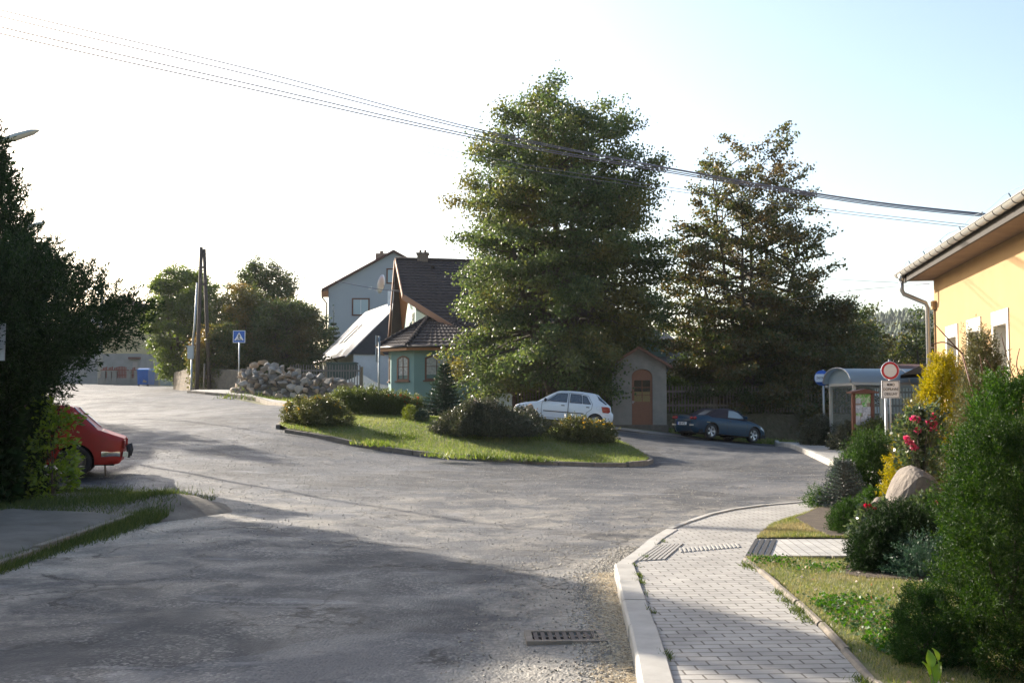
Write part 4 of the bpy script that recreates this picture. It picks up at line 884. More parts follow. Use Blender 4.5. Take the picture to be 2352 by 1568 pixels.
mb = MB(); mb.box((-2,-.55,0),(2,-.45,.42)); mb.box((-2,2.0,0),(2,2.1,.42)); mb.box((-2,-.45,0),(-1.9,2.0,.42)); mb.box((1.9,-.45,0),(2,2.0,.42)); mb.build('frame', M_wood, cn)

# --- far left: cream house, grey outbuilding, orange house
M_cream = mat('cream_render', (.46,.38,.22), .9, noise=(1,(.40,.33,.19),.3), bump=(30,.3,.01))
ch_ = thing('cream_house', (-36, 104, 3.2), 'cream rendered gabled house under a dark red roof, beyond the conifer', 'house')
# gable end faces the camera; right slope seen
mb = MB(); xl, xr = -7.5, (340-1176)/FD*104+36+.2; za, ze = 1.65+(928-690)/FD*104-3.2, 1.65+(928-735)/FD*104-3.2
xa = (285-1176)/FD*104+36
mb.slab([(xl,0,-2),(xr,0,-2),(xr,0,ze),(xa,0,za),(xl,0,ze)], (0,12,0)); mb.build('wall', M_cream, ch_)
mb = MB(); s_ = (za-ze)/(xr-xa); mb.slab([(xa,-.3,za),(xr+.4,-.3,ze-.4*s_),(xr+.4,12.3,ze-.4*s_),(xa,12.3,za)], (0,0,.2)); mb.slab([(xl-.4,-.3,ze-.1),(xa,-.3,za),(xa,12.3,za),(xl-.4,12.3,ze-.1)], (0,0,.2)); mb.build('roof', M_redroof, ch_)
mb = MB(); mb.tube([(xr-.05,-.1,ze-.3),(xr-.05,-.1,-1)], .08, 6); mb.build('downpipe', mat('brown_pipe'), ch_)
winbox(ch_, 5.0, 6.2, 1.0, 2.4, mat('white_window_frame'), 0, 0)
oh = thing('orange_house', (-33.2, 116, 3.4), 'low cream and orange house with dark canopies further up the street', 'house')
mb = MB(); mb.box((-2.2,0,-2),(2.1,8,5.4)); mb.build('wall', mat('pale_ochre', (.46,.38,.24), .9), oh); mb = MB(); mb.box((2.1,1,-2),(5.5,8,4.4)); mb.build('side_wall', mat('orange_render', (.55,.26,.12), .9), oh)
mb = MB(); mb.slab([(-2.6,-.4,5.4),(5.8,-.4,5.4),(5.8,4,7.4),(-2.6,4,7.4)], (0,0,.2)); mb.slab([(-2.6,4,7.4),(5.8,4,7.4),(5.8,8.5,5.4),(-2.6,8.5,5.4)], (0,0,.2)); mb.build('roof', M_redroof, oh)
for x in (-2.2, 1.6): mb = MB(); mb.slab([(x,-1.3,1.9),(x+1.9,-1.3,1.5),(x+1.9,0,2.2),(x,0,2.6)], (0,0,.12)); mb.build('canopy', M_dark if 0 else mat('canopy_brown', (.09,.05,.045), .8), oh)
ob = thing('grey_outbuilding', (-35.2, 96, 3.1), 'low grey rendered outbuilding in front of the cream house', 'outbuilding')
k = 96/FD; xr = (322-1176)*k+35.2
mb = MB(); mb.box((-8,0,-2),(xr,5,1.65+(928-812)*k-3.1)); mb.build('wall', mat('grey_outbuilding_render', (.26,.25,.245), .95, noise=(1.2,(.20,.195,.19),.2), bump=(20,.5,.02)), ob)
a, b = (302-1176)*k+35.2, (318-1176)*k+35.2
mb = MB(); mb.box((a-.2,-.35,2.55),(b+.2,0,2.72)); mb.build('door_canopy', M_redroof, ob); mb = MB(); mb.box((a+.1,-.03,1.3),(b-.1,.0,2.3)); mb.build('window', mat('grey_boards', (.30,.26,.24), .8), ob)
# garden wall with red picket panels
gw = thing('picket_wall', (-33.5, 88, 3.0), 'grey block garden wall with dark red picket panels between its piers', 'fence')
k = 88/FD; X_ = lambda px: (px-1176)*k+33.5; Z_ = lambda py: 1.65+(928-py)*k-3.0
mb = MB(); mb.box((X_(225),0,-1),(X_(309),.3,Z_(868))); mb.build('wall', M_grey, gw)
for px in (232, 246, 258, 291, 309): mb = MB(); mb.box((X_(px),-.05,-1),(X_(px)+.35,.35,Z_(853))); mb.box((X_(px)-.04,-.09,Z_(853)),(X_(px)+.39,.39,Z_(853)+.08)); mb.build('pier', M_grey, gw)
for a, b in ((235,243),(248,257),(261,289),(303,308)):
    mb = MB(); x = X_(a)
    while x < X_(b): mb.box((x,.1,Z_(868)),(x+.09,.14,Z_(868)+.85+.1*math.sin((x-X_(a))*3))); x += .13
    mb.box((X_(a)-.2,.15,Z_(868)+.2),(X_(b)+.2,.2,Z_(868)+.28)); mb.box((X_(a)-.2,.15,Z_(868)+.6),(X_(b)+.2,.2,Z_(868)+.68)); mb.build('picket_panel', mat('dark_red_paint', (.16,.035,.02), .6), gw)
# stone retaining wall by the wooden pole
sw = thing('stone_wall', (-19.6, 66, T(-19.6, 66)-.1), 'lumpy rendered stone retaining wall with its end in shade behind the poles', 'wall')
M_stonew = mat('old_stone_render', (.27,.22,.16), .95, noise=(3,(.16,.13,.10),.2), bump=(7,1,.12))
mb = MB()
def lumpywall(mb, p, q, h0, h1, th, n, base=-.5):
    p, q = Vector(p), Vector(q); d = (q-p); nn = Vector((-d.y, d.x)).normalized()*th
    top = [p+d*(i/n) for i in range(n+1)]; hs = [h0+(h1-h0)*i/n+random.uniform(-.05,.05) for i in range(n+1)]
    for i in range(n):
        a, b = top[i], top[i+1]; j = [random.uniform(-.03,.03) for _ in range(2)]
        mb.add([(a.x,a.y,base),(b.x,b.y,base),(b.x+nn.x,b.y+nn.y,base),(a.x+nn.x,a.y+nn.y,base),(a.x,a.y,hs[i]),(b.x,b.y,hs[i+1]),(b.x+nn.x,b.y+nn.y,hs[i+1]),(a.x+nn.x,a.y+nn.y,hs[i])],
               [(4,5,6,7),(0,1,5,4),(2,3,7,6)]+([(3,0,4,7)] if i == 0 else [])+([(1,2,6,5)] if i == n-1 else []))
lumpywall(mb, (-3.1,6.5), (0,0), 1.45, 1.55, .4, 12); lumpywall(mb, (0,0), (4.4,-3.4), 1.55, 1.25, .4, 14); mb.build('wall', M_stonew, sw)
# low stone wall behind the blue car
bw = thing('stone_base_wall', (6.5, 47.0, T(9, 47)), 'low mossy stone wall below the wooden fence behind the blue car', 'wall')
mb = MB(); lumpywall(mb, (0,0), (17,.6), .95, .85, .4, 30, -1.0); mb.build('wall', mat('mossy_stone', (.12,.10,.07), .95, noise=(4,(.07,.065,.035),.2), bump=(6,1,.12)), bw)

# ---------------------------------------------------------------- fences
def picket_fence(name, label, p, q, h, m, post_every=2.5, pitch=.14, w=.055, rails=(.3, .78), pointed=False, lean=.01, z0=None, z1=None, group=None, jh=.03):
    p, q = Vector(p), Vector(q); d = q-p; L = d.length; a = math.atan2(d.y, d.x); za = T(*p) if z0 is None else z0; zb = T(*q) if z1 is None else z1
    f = thing(name, (p.x, p.y, za), label, 'fence', a, group); sl = (zb-za)/L
    mb = MB(); x = .05
    while x < L:
        hh = h+random.uniform(-jh, jh); ww = w*random.uniform(.8, 1.15); l = random.gauss(0, lean); z = sl*x
        if random.random() > .015:
            mb.add([(x,-.02,z+.08),(x+ww,-.02,z+.08),(x+ww,.0,z+.08),(x,0,z+.08),(x+l,-.02,z+hh-.05),(x+ww+l,-.02,z+hh-.05),(x+ww+l,0,z+hh-.05),(x+l,0,z+hh-.05),(x+ww/2+l,-.02,z+hh),(x+ww/2+l,0,z+hh)],
               [(0,3,2,1),(0,1,5,4),(1,2,6,5),(2,3,7,6),(3,0,4,7),(4,5,8),(6,7,9),(5,6,9,8),(7,4,8,9)])
        x += pitch*random.uniform(.9, 1.1)
    mb.build('pickets', m, f)
    for r in rails: mb = MB(); mb.bar((0,.03,h*r), (L,.03,h*r+zb-za), .05, .09); mb.build('rail', m, f)
    x = 0
    while x < L+.1: mb = MB(); mb.box((x-.06,.05,sl*x-.4),(x+.06,.17,sl*x+h*.93)); mb.build('post', M_wood, f); x += L/max(1, round(L/post_every))
    return f
picket_fence('picket_fence', 'dark wooden picket fence behind the white car', (-.1,48.4), (4.35,48.2), 1.62, M_wood, z0=1.05, z1=.95)
picket_fence('picket_fence', 'dark wooden picket fence on the low stone wall behind the blue car', (6.5,47.2), (23,47.9), 1.25, M_wood, z0=T(9,47)+.9, z1=T(9,47)+.85)
picket_fence('picket_fence', 'grey weathered picket fence ending in front of the white cottage', (-12.3,59.8), (-8.05,57.3), 1.65, mat('silvered_wood', (.10,.095,.09), .9, noise=(9,(.17,.16,.15),.3)), pitch=.19, rails=(.32,.80), z0=2.2, z1=2.1)
gp = thing('gate_pillar', (-.25, 48.2, 1.0), 'brown square gate pillar at the end of the picket fence by the teal wall', 'pillar')
mb = MB(); mb.box((0,0,-.6),(.42,.4,1.55)); mb.box((-.03,-.03,1.55),(.45,.43,1.62)); mb.build('pillar', mat('brown_pillar', (.075,.045,.035), .85), gp)
tb = thing('post_box_cabinet', (-.35, 45.4, T(-.35,45.4)), 'white rounded-top cabinet standing by the bonnet of the white car', 'cabinet')
mb = MB(); prof_ = [(-.35,0),(.35,0),(.35,.92),(.30,.99),(0,1.05),(-.30,.99),(-.35,.92)]; mb.slab([(a,0,b) for a, b in prof_], (0,.45,0)); mb.build('body', mat('white_cabinet', (.62,.66,.70), .5), tb)
mb = MB(); mb.slab([(-.38,-.03,.92),(.38,-.03,.92),(.33,-.03,1.01),(0,-.03,1.08),(-.33,-.03,1.01)], (0,.51,0)); mb.build('lid', mat('white_lid', (.72,.74,.76), .4), tb)
# canopy roof and pale garden things glimpsed behind the shrine
gd = thing('garden_shed', (8.5, 54.5, .9), 'low pale blue shed with a grey roof glimpsed between shrine and trees', 'shed')
mb = MB(); mb.box((-1.6,0,-.6),(3.5,3,2.6)); mb.build('wall', mat('pale_blue_boards', (.30,.38,.46), .8), gd); mb = MB(); mb.slab([(-1.9,-.4,2.5),(3.8,-.4,2.5),(3.8,3.3,3.7),(-1.9,3.3,3.7)], (0,0,.1)); mb.build('roof', MATS['shingle'], gd)
bh = thing('beige_building', (17.9, 50, 0), 'low beige building seen through the glass of the bus shelter', 'building'); mb = MB(); mb.box((-1.3,0,-1),(4,5,2.75)); mb.build('wall', mat('beige_render', (.42,.38,.32), .9), bh); mb = MB(); mb.slab([(-1.6,-.3,2.75),(4.3,-.3,2.75),(4.3,5.3,3.6),(-1.6,5.3,3.6)], (0,0,.1)); mb.build('roof', M_redroof, bh)
mb = MB(); mb.box((-1.2,-.03,.9),(-.95,-.002,2.3)); mb.build('window', mat('white_window_frame'), bh)
# timber porch behind the ochre house
wp = thing('timber_porch', (13.3, 33.0, T(12.6,33)+.1), 'dark timber porch roof behind the downpipe of the ochre house', 'porch')
for x in (.1, 2.6):
    for y in (.1, 2.0): mb = MB(); mb.box((x,y,0),(x+.14,y+.14,2.6)); mb.build('post', mat('dark_timber', (.05,.03,.02), .8), wp); mb = MB(); mb.slab([(-.5,-.4,2.35),(1.4,-.4,3.3),(1.4,2.6,3.3),(-.5,2.6,2.35)], (0,0,.1)); mb.slab([(1.4,-.4,3.3),(3.3,-.4,2.35),(3.3,2.6,2.35),(1.4,2.6,3.3)], (0,0,.1)); mb.build('roof', mat('old_board_roof', (.16,.11,.06), .85), wp)
mb = MB(); mb.box((.3,2.05,0),(2.6,2.12,2.5)); mb.build('back_boards', mat('dark_timber'), wp)
# unseen house block added on the left, shaped to throw the big near-road shadow
fp = [(-12.5,24.0),(-16.6,27.3),(-24,25.5),(-21,12.5),(-15.5,15.4)]
ah = thing('shadow_house', (-17, 21, 0), 'unseen house added outside the view on the left to cast shadow over the near road', 'house'); mb = MB(); mb.slab([(a+17,b-21,-1) for a, b in fp[::-1]], (0,0,8.2)); mb.build('wall', M_cream, ah)
mb = MB(); mb.box((1.0,-.5,7.1),(1.7,.2,8.2)); mb.build('chimney', MATS['chimney_brick'], ah); mb = MB(); mb.box((2.75,1.2,7.1),(2.95,1.4,9.3)); mb.build('shadow_pipe', M_steel, ah)  # chimney and pipe added to cast stripes of shadow
mb = MB(); mb.slab([(a+17,b-21,-1) for a, b in ((-13.2,25.3),(-12.7,26.1),(-16.2,29.6),(-16.9,28.7))], (0,0,6.3)); mb.build('shadow_annex', M_cream, ah)  # extra block added to cast the shadow tongue near the red saloon
# unseen house added just outside the frame on the left to shadow the street
nh = thing('street_shadow_house', (-21.5, 33, .9), 'plain unseen house added behind the conifer at the far left to shadow the street', 'house')
mb = MB(); mb.slab([(-3.5,-5,-1),(3.2,-5,-1),(3.2,-5,4.2),(-.2,-5,6.6),(-3.5,-5,4.2)], (0,10,0)); mb.build('wall', M_cream, nh)
mb = MB(); mb.slab([(3.5,-5.3,4.0),(3.5,5.3,4.0),(-.2,5.3,6.7),(-.2,-5.3,6.7)], (0,0,.15)); mb.slab([(-3.8,-5.3,4.0),(-.2,-5.3,6.7),(-.2,5.3,6.7),(-3.8,5.3,4.0)], (0,0,.15)); mb.build('roof', M_redroof, nh)
# ---------------------------------------------------------------- vehicles
def smooth_chain(P, n=6, sharp=()):
    """Catmull-Rom through the control points"""
    P = [np.array(p, float) for p in P]; out = []
    for i in range(len(P)-1):
        p0 = P[i-1] if i > 0 and i not in sharp else P[i]; p1, p2 = P[i], P[i+1]; p3 = P[i+2] if i+2 < len(P) and (i+1) not in sharp else P[i+1]
        for k in range(n):
            t = k/n; out.append(.5*((2*p1)+(-p0+p2)*t+(2*p0-5*p1+4*p2-p3)*t*t+(-p0+3*p1-3*p2+p3)*t**3))
    out.append(P[-1]); return np.array(out)
class Shell:
    def __init__(s, chain, W, belt, L, tumble=.3, fil=.08, end=.7, endin=.16, zmid=.5, low=.05):
        s.C = chain; s.W = W; s.belt = belt; s.L = L; s.tu = tumble; s.f = fil; s.e = end; s.ei = endin; s.zm = zmid; s.low = low
    def yh(s, x, z):
        x = np.asarray(x, float); z = np.asarray(z, float)
        y = s.W*(1-s.low*np.clip((s.zm-z)/.35, 0, 1)**2)-.02*np.clip((z-s.zm)/(s.belt-s.zm), 0, 1)**2
        over = np.clip(z-s.belt, 0, None); y = y-over*s.tu
        xe = np.clip((np.abs(x)-(s.L/2-s.e))/s.e, 0, 1.1); return y-s.ei*xe**2.2
    def y(s, x, z):
        d = seg_dist(np.asarray(x, float), np.asarray(z, float), s.C); r = s.f; q = np.clip(r-d, 0, r)
        return s.yh(x, z)-r+np.sqrt(np.maximum(r*r-q*q, 0))
def cdt_poly(poly, res):
    P = [Vector((float(a), float(b))) for a, b in poly]; n = len(P); A = np.array([(p.x, p.y) for p in P]); lo, hi = A.min(0), A.max(0)
    gx, gy = np.meshgrid(np.arange(lo[0]+res/2, hi[0], res), np.arange(lo[1]+res/2, hi[1], res)); gx, gy = gx.ravel(), gy.ravel()
    k = inside(gx, gy, A); gx, gy = gx[k], gy[k]
    if len(gx):
        d = seg_dist(gx, gy, np.vstack([A, A[:1]])); k = d > res*.35; gx, gy = gx[k], gy[k]
    r = delaunay_2d_cdt(P+[Vector((a, b)) for a, b in zip(gx, gy)], [], [list(range(n))], 1, 1e-6)
    return np.array([(v.x, v.y) for v in r[0]]), [tuple(f) for f in r[2]]
def side_patch(sh_, poly, off, sides=(1, -1), res=.07, mb=None, thick=0):
    mb = mb or MB(); V, F = cdt_poly(poly, res); Y = sh_.y(V[:, 0], V[:, 1])+off
    for s in sides:
        vs = [(float(a), float(s*y), float(b)) for (a, b), y in zip(V, Y)]; fs = []
        for f in F:
            a, b, c = [V[i] for i in f]; cr = (b[0]-a[0])*(c[1]-a[1])-(b[1]-a[1])*(c[0]-a[0])
            fs.append(f if (cr < 0) == (s > 0) else f[::-1])
        mb.add(vs, fs, True)
    return mb
def sweep(sh_, C, inset=0.0, off=0.0, crown=.03, K=8, mb=None):
    mb = mb or MB(); n = len(C); T_ = np.gradient(C, axis=0); N_ = np.stack([-T_[:, 1], T_[:, 0]], 1); N_ /= np.linalg.norm(N_, axis=1)[:, None]+1e-9
    yo = sh_.yh(C[:, 0], C[:, 1])-sh_.f; vs = []
    for i in range(n):
        for j in range(K+1):
            u = -1+2*j/K; uu = u*(1-inset/max(yo[i], .1)); b = crown*(1-uu*uu)+off
            vs.append((float(C[i, 0]+N_[i, 0]*b), float(yo[i]*uu), float(C[i, 1]+N_[i, 1]*b)))
    mb.add(vs, [(i*(K+1)+j, i*(K+1)+j+1, (i+1)*(K+1)+j+1, (i+1)*(K+1)+j) for i in range(n-1) for j in range(K)], True)
    return mb
def arc(xc, zc, r, a0, a1, n=14): return [(xc+r*math.cos(R(a0+(a1-a0)*k/n)), zc+r*math.sin(R(a0+(a1-a0)*k/n))) for k in range(n+1)]
def wheel(root, x, y, r, w, s, style, m_rim, label=None):
    mt = Matrix.Translation((x, y, r))@Matrix.Rotation(R(-90*s), 4, 'X')      # local z -> outward (s)
    mb = MB(); h = w/2; mb.lathe([(r*.60,-h*.9),(r*.86,-h),(r*.97,-h*.85),(r,-h*.5),(r,h*.5),(r*.97,h*.85),(r*.86,h),(r*.66,h*.97),(r*.64,h*.7)], 28, mt)
    t = mb.build('wheel', M_black, root); mb = MB(); ri = r*.66
    if style == 'hub':
        mb.lathe([(ri,h*.5),(ri*1.0,h*.9),(ri*.9,h*.82),(ri*.68,h*.5),(ri*.62,h*.62),(ri*.55,h*.85),(ri*.3,h*1.02),(.001,h*1.06)], 28, mt)
    elif style == 'spoke':
        mb.lathe([(ri*.92,-h*.3),(ri*.92,h*.75),(ri*1.0,h*.9),(ri*1.0,h*.55)], 28, mt); mb.lathe([(.001,h*.62),(ri*.22,h*.62),(ri*.28,h*.4),(ri*.28,-h*.2)], 14, mt)
        for k in range(5):
            a = 2*math.pi*k/5; m2 = mt@Matrix.Rotation(a, 4, 'Z')
            mb.add([m2@Vector(p) for p in ((ri*.15,-ri*.17,h*.55),(ri*.5,-ri*.11,h*.7),(ri*.98,-ri*.24,h*.8),(ri*.98,ri*.24,h*.8),(ri*.5,ri*.11,h*.7),(ri*.15,ri*.17,h*.55),(ri*.15,-ri*.17,h*.2),(ri*.5,-ri*.11,h*.3),(ri*.98,-ri*.24,h*.35),(ri*.98,ri*.24,h*.35),(ri*.5,ri*.11,h*.3),(ri*.15,ri*.17,h*.2))],
                   [(0,1,4,5),(1,2,3,4),(0,6,7,1),(1,7,8,2),(3,9,10,4),(4,10,11,5)])
        mb2 = MB(); mb2.lathe([(.001,h*.0),(ri*.93,h*.0)], 20, mt); mb2.build('brake_disc', M_dark, t)
    else:
        mb.lathe([(ri,h*.5),(ri,h*.88),(ri*.9,h*.8),(ri*.8,h*.6),(ri*.4,h*.8),(.001,h*.85)], 24, mt)
        for k in range(7): m2 = mt@Matrix.Rotation(2*math.pi*k/7, 4, 'Z'); mb.box((ri*.45,-ri*.09,h*.5),(ri*.85,ri*.09,h*.86), m2)
    mb.build('rim', m_rim, t)
def paint(name, c, rough=.28, metal=0, dirt=None):
    return mat(name, c, rough, metal=metal, coat=.8, noise=(2.5, dirt, .3) if dirt else None)
def car(name, loc, rz, label, chain, L, Wd, belt, ax, wr, pm, sill=.24, rot=None, tumble=.3, style='cap', rimm=None, fil=.08, end=.7, endin=.16, arch_r=None, ww=.17, crown=.035, track=None):
    root = thing(name, loc, label, 'car', rz, rot=rot)
    C = chain; sh_ = Shell(C, Wd, belt, L, tumble, fil, end, endin)
    ar = arch_r or wr*1.16; fx, rx = ax
    bot = [tuple(C[-1])]
    a0 = math.degrees(math.asin(min(.95, max(-.95, (sill-wr)/ar))))
    bot += arc(rx, wr, ar, 180-a0, a0) if True else []
    bot += arc(fx, wr, ar, 180-a0, a0)
    poly = [tuple(c) for c in C]+bot[1:]
    mb = MB(); side_patch(sh_, poly, 0, mb=mb, res=.06); sweep(sh_, C, mb=mb, crown=crown, K=10)
    body = mb.build('body', pm, root)
    mb = MB(); y = Wd-.10; mb.box((C[-1][0]+.06,-y,sill-.02),(C[0][0]-.06,y,sill+.12))
    for s in (1, -1):
        for xc in (fx, rx):
            pts = arc(xc, wr, ar+.005, 190-a0, a0-10); n = len(pts); yo = float(sh_.yh(xc, wr))-.012
            mb.add([(a, s*yo, b) for a, b in pts]+[(a, s*(yo-.32), b) for a, b in pts], [(i, i+1, n+i+1, n+i) for i in range(n-1)]+[tuple(range(n, 2*n))])
    mb.build('underbody', M_dark, root)
    for s in (1, -1):
        for xc in (fx, rx): wheel(root, xc, s*((track or Wd)-ww/2-.02), wr, ww, s, style, rimm)
    return root, body, sh_
def seam(sh_, poly, w, off, s):
    mb = MB(); P = [Vector(p) for p in poly]+[Vector(poly[0])]
    for a, b in zip(P[:-1], P[1:]):
        L = (b-a).length; k = max(1, int(L/.08)); d = (b-a)/L; n = Vector((-d.y, d.x))*w/2
        q = [a+(b-a)*(i/k) for i in range(k+1)]; vs = []
        for e in q:
            for c in (e-n, e+n): vs.append((c.x, s*(float(sh_.y(c.x, c.y))+off), c.y))
        mb.add(vs, [(2*i, 2*i+1, 2*i+3, 2*i+2) for i in range(k)])
    return mb
def ribbon(pts, w):
    P = [Vector(p) for p in pts]; o = []; l = []; r = []
    for i, p in enumerate(P):
        d = (P[min(i+1, len(P)-1)]-P[max(i-1, 0)]).normalized(); n = Vector((-d.y, d.x))*w/2; l.append(tuple(p+n)); r.append(tuple(p-n))
    return l+r[::-1]
M_trim = mat('black_trim', (.02,.02,.022), .5); M_seam = mat('door_gap', (.03,.03,.035), .8)
M_redl = mat('red_lamp', (.26,.006,.010), .2, spec=.5); M_amber = mat('amber_lamp', (.55,.18,.02), .2); M_lens = mat('clear_lamp', (.55,.58,.6), .08, spec=.9)
M_rim = mat('silver_rim', (.50,.50,.52), .35, metal=.6)
def door(root, sh_, poly, sides, m, handle=None, off=.004, lab=None):
    out = []
    for s in sides:
        mb = side_patch(sh_, poly, off-.002, (s,), .07); d = mb.build('door', m, root)
        seam(sh_, poly, .014, off+.001, s).build('seam', M_seam, d)
        if handle: 
            hx_, hz, hl = handle; side_patch(sh_, [(hx_-hl/2,hz-.018),(hx_+hl/2,hz-.018),(hx_+hl/2,hz+.018),(hx_-hl/2,hz+.018)], off+.014, (s,), .05).build('handle', M_trim if m.name != 'red_paint' else M_chrome, d)
        out.append(d)
    return out
def side_glass(root, sh_, poly, sides=(1, -1), frame=.018, m=None, fm=None):
    for s in sides:
        g = side_patch(sh_, poly, .008, (s,), .06).build('side_window', m or MATS['car_glass'], root)
        seam(sh_, poly, frame, .010, s).build('window_seal', fm or M_trim, g)
cg = mat('car_glass', (.025,.035,.045), .05, spec=1.0, coat=.5)
# --- white five-door hatchback
ch0 = smooth_chain([(1.78,.22),(1.88,.30),(1.915,.46),(1.89,.60),(1.80,.70),(1.55,.79),(1.22,.86),(.98,.905),(.62,1.13),(.28,1.31),(.05,1.355),(-.45,1.375),(-.95,1.355),(-1.27,1.30),(-1.42,1.17),(-1.72,.94),(-1.80,.86),(-1.83,.68),(-1.90,.60),(-1.915,.42),(-1.86,.26),(-1.80,.22)], 5)
M_wp = paint('white_paint', (.66,.69,.72), .25, dirt=(.60,.63,.66))
wcx = Vector((1.98, 42.1, 0)); za_ = T(wcx.x-1.2, 42.1); zb_ = T(wcx.x+1.2, 42.1); pit = math.atan2(zb_-za_, 2.45)
wcar, wb, ws = car('white_hatchback', (wcx.x, wcx.y, (za_+zb_)/2+.01), 0, 'white five-door hatchback parked nose left behind the traffic island', ch0, 3.83, .80, .90, (1.20,-1.245), .275, M_wp, rot=(0, -pit*-1*-1, math.pi-.10), rimm=M_rim)
wcar.rotation_euler = (0, pit, math.pi-.10)
fd = [(.80,.30),(.84,.60),(.82,.88),(.66,.97),(.30,1.235),(.10,1.285),(-.17,1.30),(-.175,.9),(-.165,.30)]
rdp = [(-.19,.30),(-.20,.9),(-.195,1.30),(-.70,1.285),(-.92,1.23),(-1.10,.93),(-1.08,.74),(-.90,.60),(-.80,.30)]
door(wcar, ws, fd, (1, -1), M_wp, (0.02,.80,.13)); door(wcar, ws, rdp, (1, -1), M_wp, (-.93,.80,.13))
side_glass(wcar, ws, [(.64,.935),(.27,1.215),(.12,1.25),(-.13,1.262),(-.115,.93)]); side_glass(wcar, ws, [(-.235,.93),(-.25,1.262),(-.66,1.25),(-.70,.925)]); side_glass(wcar, ws, [(-.735,.925),(-.70,1.245),(-.86,1.205),(-1.04,.925)])
for s in (1, -1):
    side_patch(ws, [(.76,.53),(.76,.565),(-.79,.565),(-.79,.53)], .012, (s,), .1).build('side_moulding', M_trim, wcar)
    side_patch(ws, [(-1.50,.64),(-1.44,.86),(-1.66,.87),(-1.76,.84),(-1.79,.68),(-1.72,.63)], .006, (s,), .05).build('tail_light', M_redl, wcar)
    side_patch(ws, [(1.48,.62),(1.50,.74),(1.70,.72),(1.80,.66),(1.80,.56)], .005, (s,), .05).build('headlight', M_lens, wcar)
    side_patch(ws, arc(.98,.60,.022,0,330,8), .006, (s,), .05).build('indicator', M_amber, wcar)
    mb = MB(); mb.tube([(.66,s*.72,.93),(.68,s*.82,.95)], .03, 6); mb.lathe([(.001,-.05),(.05,-.045),(.075,0),(.05,.045),(.001,.05)], 12, Matrix.Translation((.70,s*.88,.965))@Matrix.Scale(1.3, 4, (0,1,0))@Matrix.Rotation(R(90), 4, 'Y')); mb.build('mirror', M_trim, wcar)
side_patch(ws, arc(-1.33,.80,.075,0,345,16), .003, (1,), .05).build('fuel_flap', mat('grey_line', (.35,.37,.39), .4), wcar)
side_patch(ws, arc(-1.33,.80,.068,0,345,16), .005, (1,), .05).build('fuel_flap', M_wp, wcar)
def chain_part(C, p, q):
    i = int(np.argmin(np.hypot(C[:, 0]-p[0], C[:, 1]-p[1]))); j = int(np.argmin(np.hypot(C[:, 0]-q[0], C[:, 1]-q[1]))); return C[i:j+1]
sweep(ws, chain_part(ch0, (.95,.93), (.30,1.30)), .05, .006).build('windscreen', cg, wcar); sweep(ws, chain_part(ch0, (-1.34,1.27), (-1.70,.96)), .07, .006).build('rear_window', cg, wcar)
for s in (1,-1): side_patch(ws, [(-1.20,1.30),(-1.36,1.20),(-1.66,.96),(-1.60,.94),(-1.34,1.10)], .004, (s,), .05).build('rear_window_edge', cg, wcar)
sweep(ws, chain_part(ch0, (1.91,.42), (1.90,.56)), .3, .008).build('grille', M_trim, wcar)
sweep(ws, chain_part(ch0, (-1.82,.80), (-1.83,.69)), .55, .008).build('number_plate', mat('plate_white', (.7,.7,.7), .5), wcar)
mb = MB(); mb.tube([(.9,-.3,.95),(.75,.1,1.02)], .012, 4); mb.build('wiper', M_trim, wcar)
# --- red saloon seen from its tail, most of it behind the conifer
ch1 = smooth_chain([(1.98,.26),(2.06,.38),(2.08,.60),(2.03,.74),(1.90,.82),(1.5,.90),(1.0,.96),(.72,1.17),(.45,1.345),(.15,1.385),(-.4,1.395),(-.95,1.365),(-1.10,1.335),(-1.22,1.22),(-1.55,.93),(-1.62,.90),(-1.85,.82),(-2.02,.765),(-2.06,.72),(-2.055,.55),(-2.03,.38),(-2.0,.29),(-1.95,.26)], 5)
M_rp = mat('red_paint', (.40,.022,.014), .42, spec=.4, noise=(6,(.28,.022,.014),.25))
rcar, rb_, rs = car('red_saloon', (-9.68, 21.0, T(-9.5, 20.9)+.0), math.pi+R(17), 'old red saloon parked behind the conifer with only its boot and rear wheel showing', ch1, 4.15, .79, .93, (1.20,-1.20), .30, M_rp, sill=.25, rimm=mat('dull_steel', (.20,.19,.17), .45, metal=.7, noise=(9,(.12,.11,.095),.3)), style='hub', fil=.07, end=.5, endin=.10, arch_r=.345, crown=.03)
rcar.rotation_euler = (0, (T(-8.2,20.9)-T(-10.6,20.9))/2.4, math.pi+R(17))
M_rd = M_rp
door(rcar, rs, [(.85,.34),(.90,.70),(.86,.95),(.56,1.18),(.36,1.30),(0,1.33),(.0,.9),(.02,.34)], (1, -1), M_rp, (.12,.84,.13)); door(rcar, rs, [(-.02,.34),(-.04,.9),(-.04,1.33),(-.6,1.33),(-.86,1.26),(-.88,.92),(-.84,.72),(-.72,.52),(-.64,.34)], (1, -1), M_rp, (-.70,.84,.13))
side_glass(rcar, rs, [(.74,.965),(.36,1.27),(.04,1.30),(.04,.965)], fm=M_chrome); side_glass(rcar, rs, [(-.06,.965),(-.06,1.30),(-.56,1.30),(-.80,1.22),(-.84,.965)], fm=M_chrome)
sweep(rs, chain_part(ch1, (-1.16,1.28), (-1.50,.97)), .03, .012).build('rear_window', mat('bright_glass', (.10,.12,.14), .08, spec=1), rcar)
mb = MB(); Cw = chain_part(ch1, (-1.12,1.33), (-1.53,.94))
for s in (1, -1): mb.tube([(c[0]-.0, s*(float(rs.yh(c[0], c[1]))-.09), c[1]+.012) for c in Cw], .014, 5)
mb.build('window_trim', M_chrome, rcar)
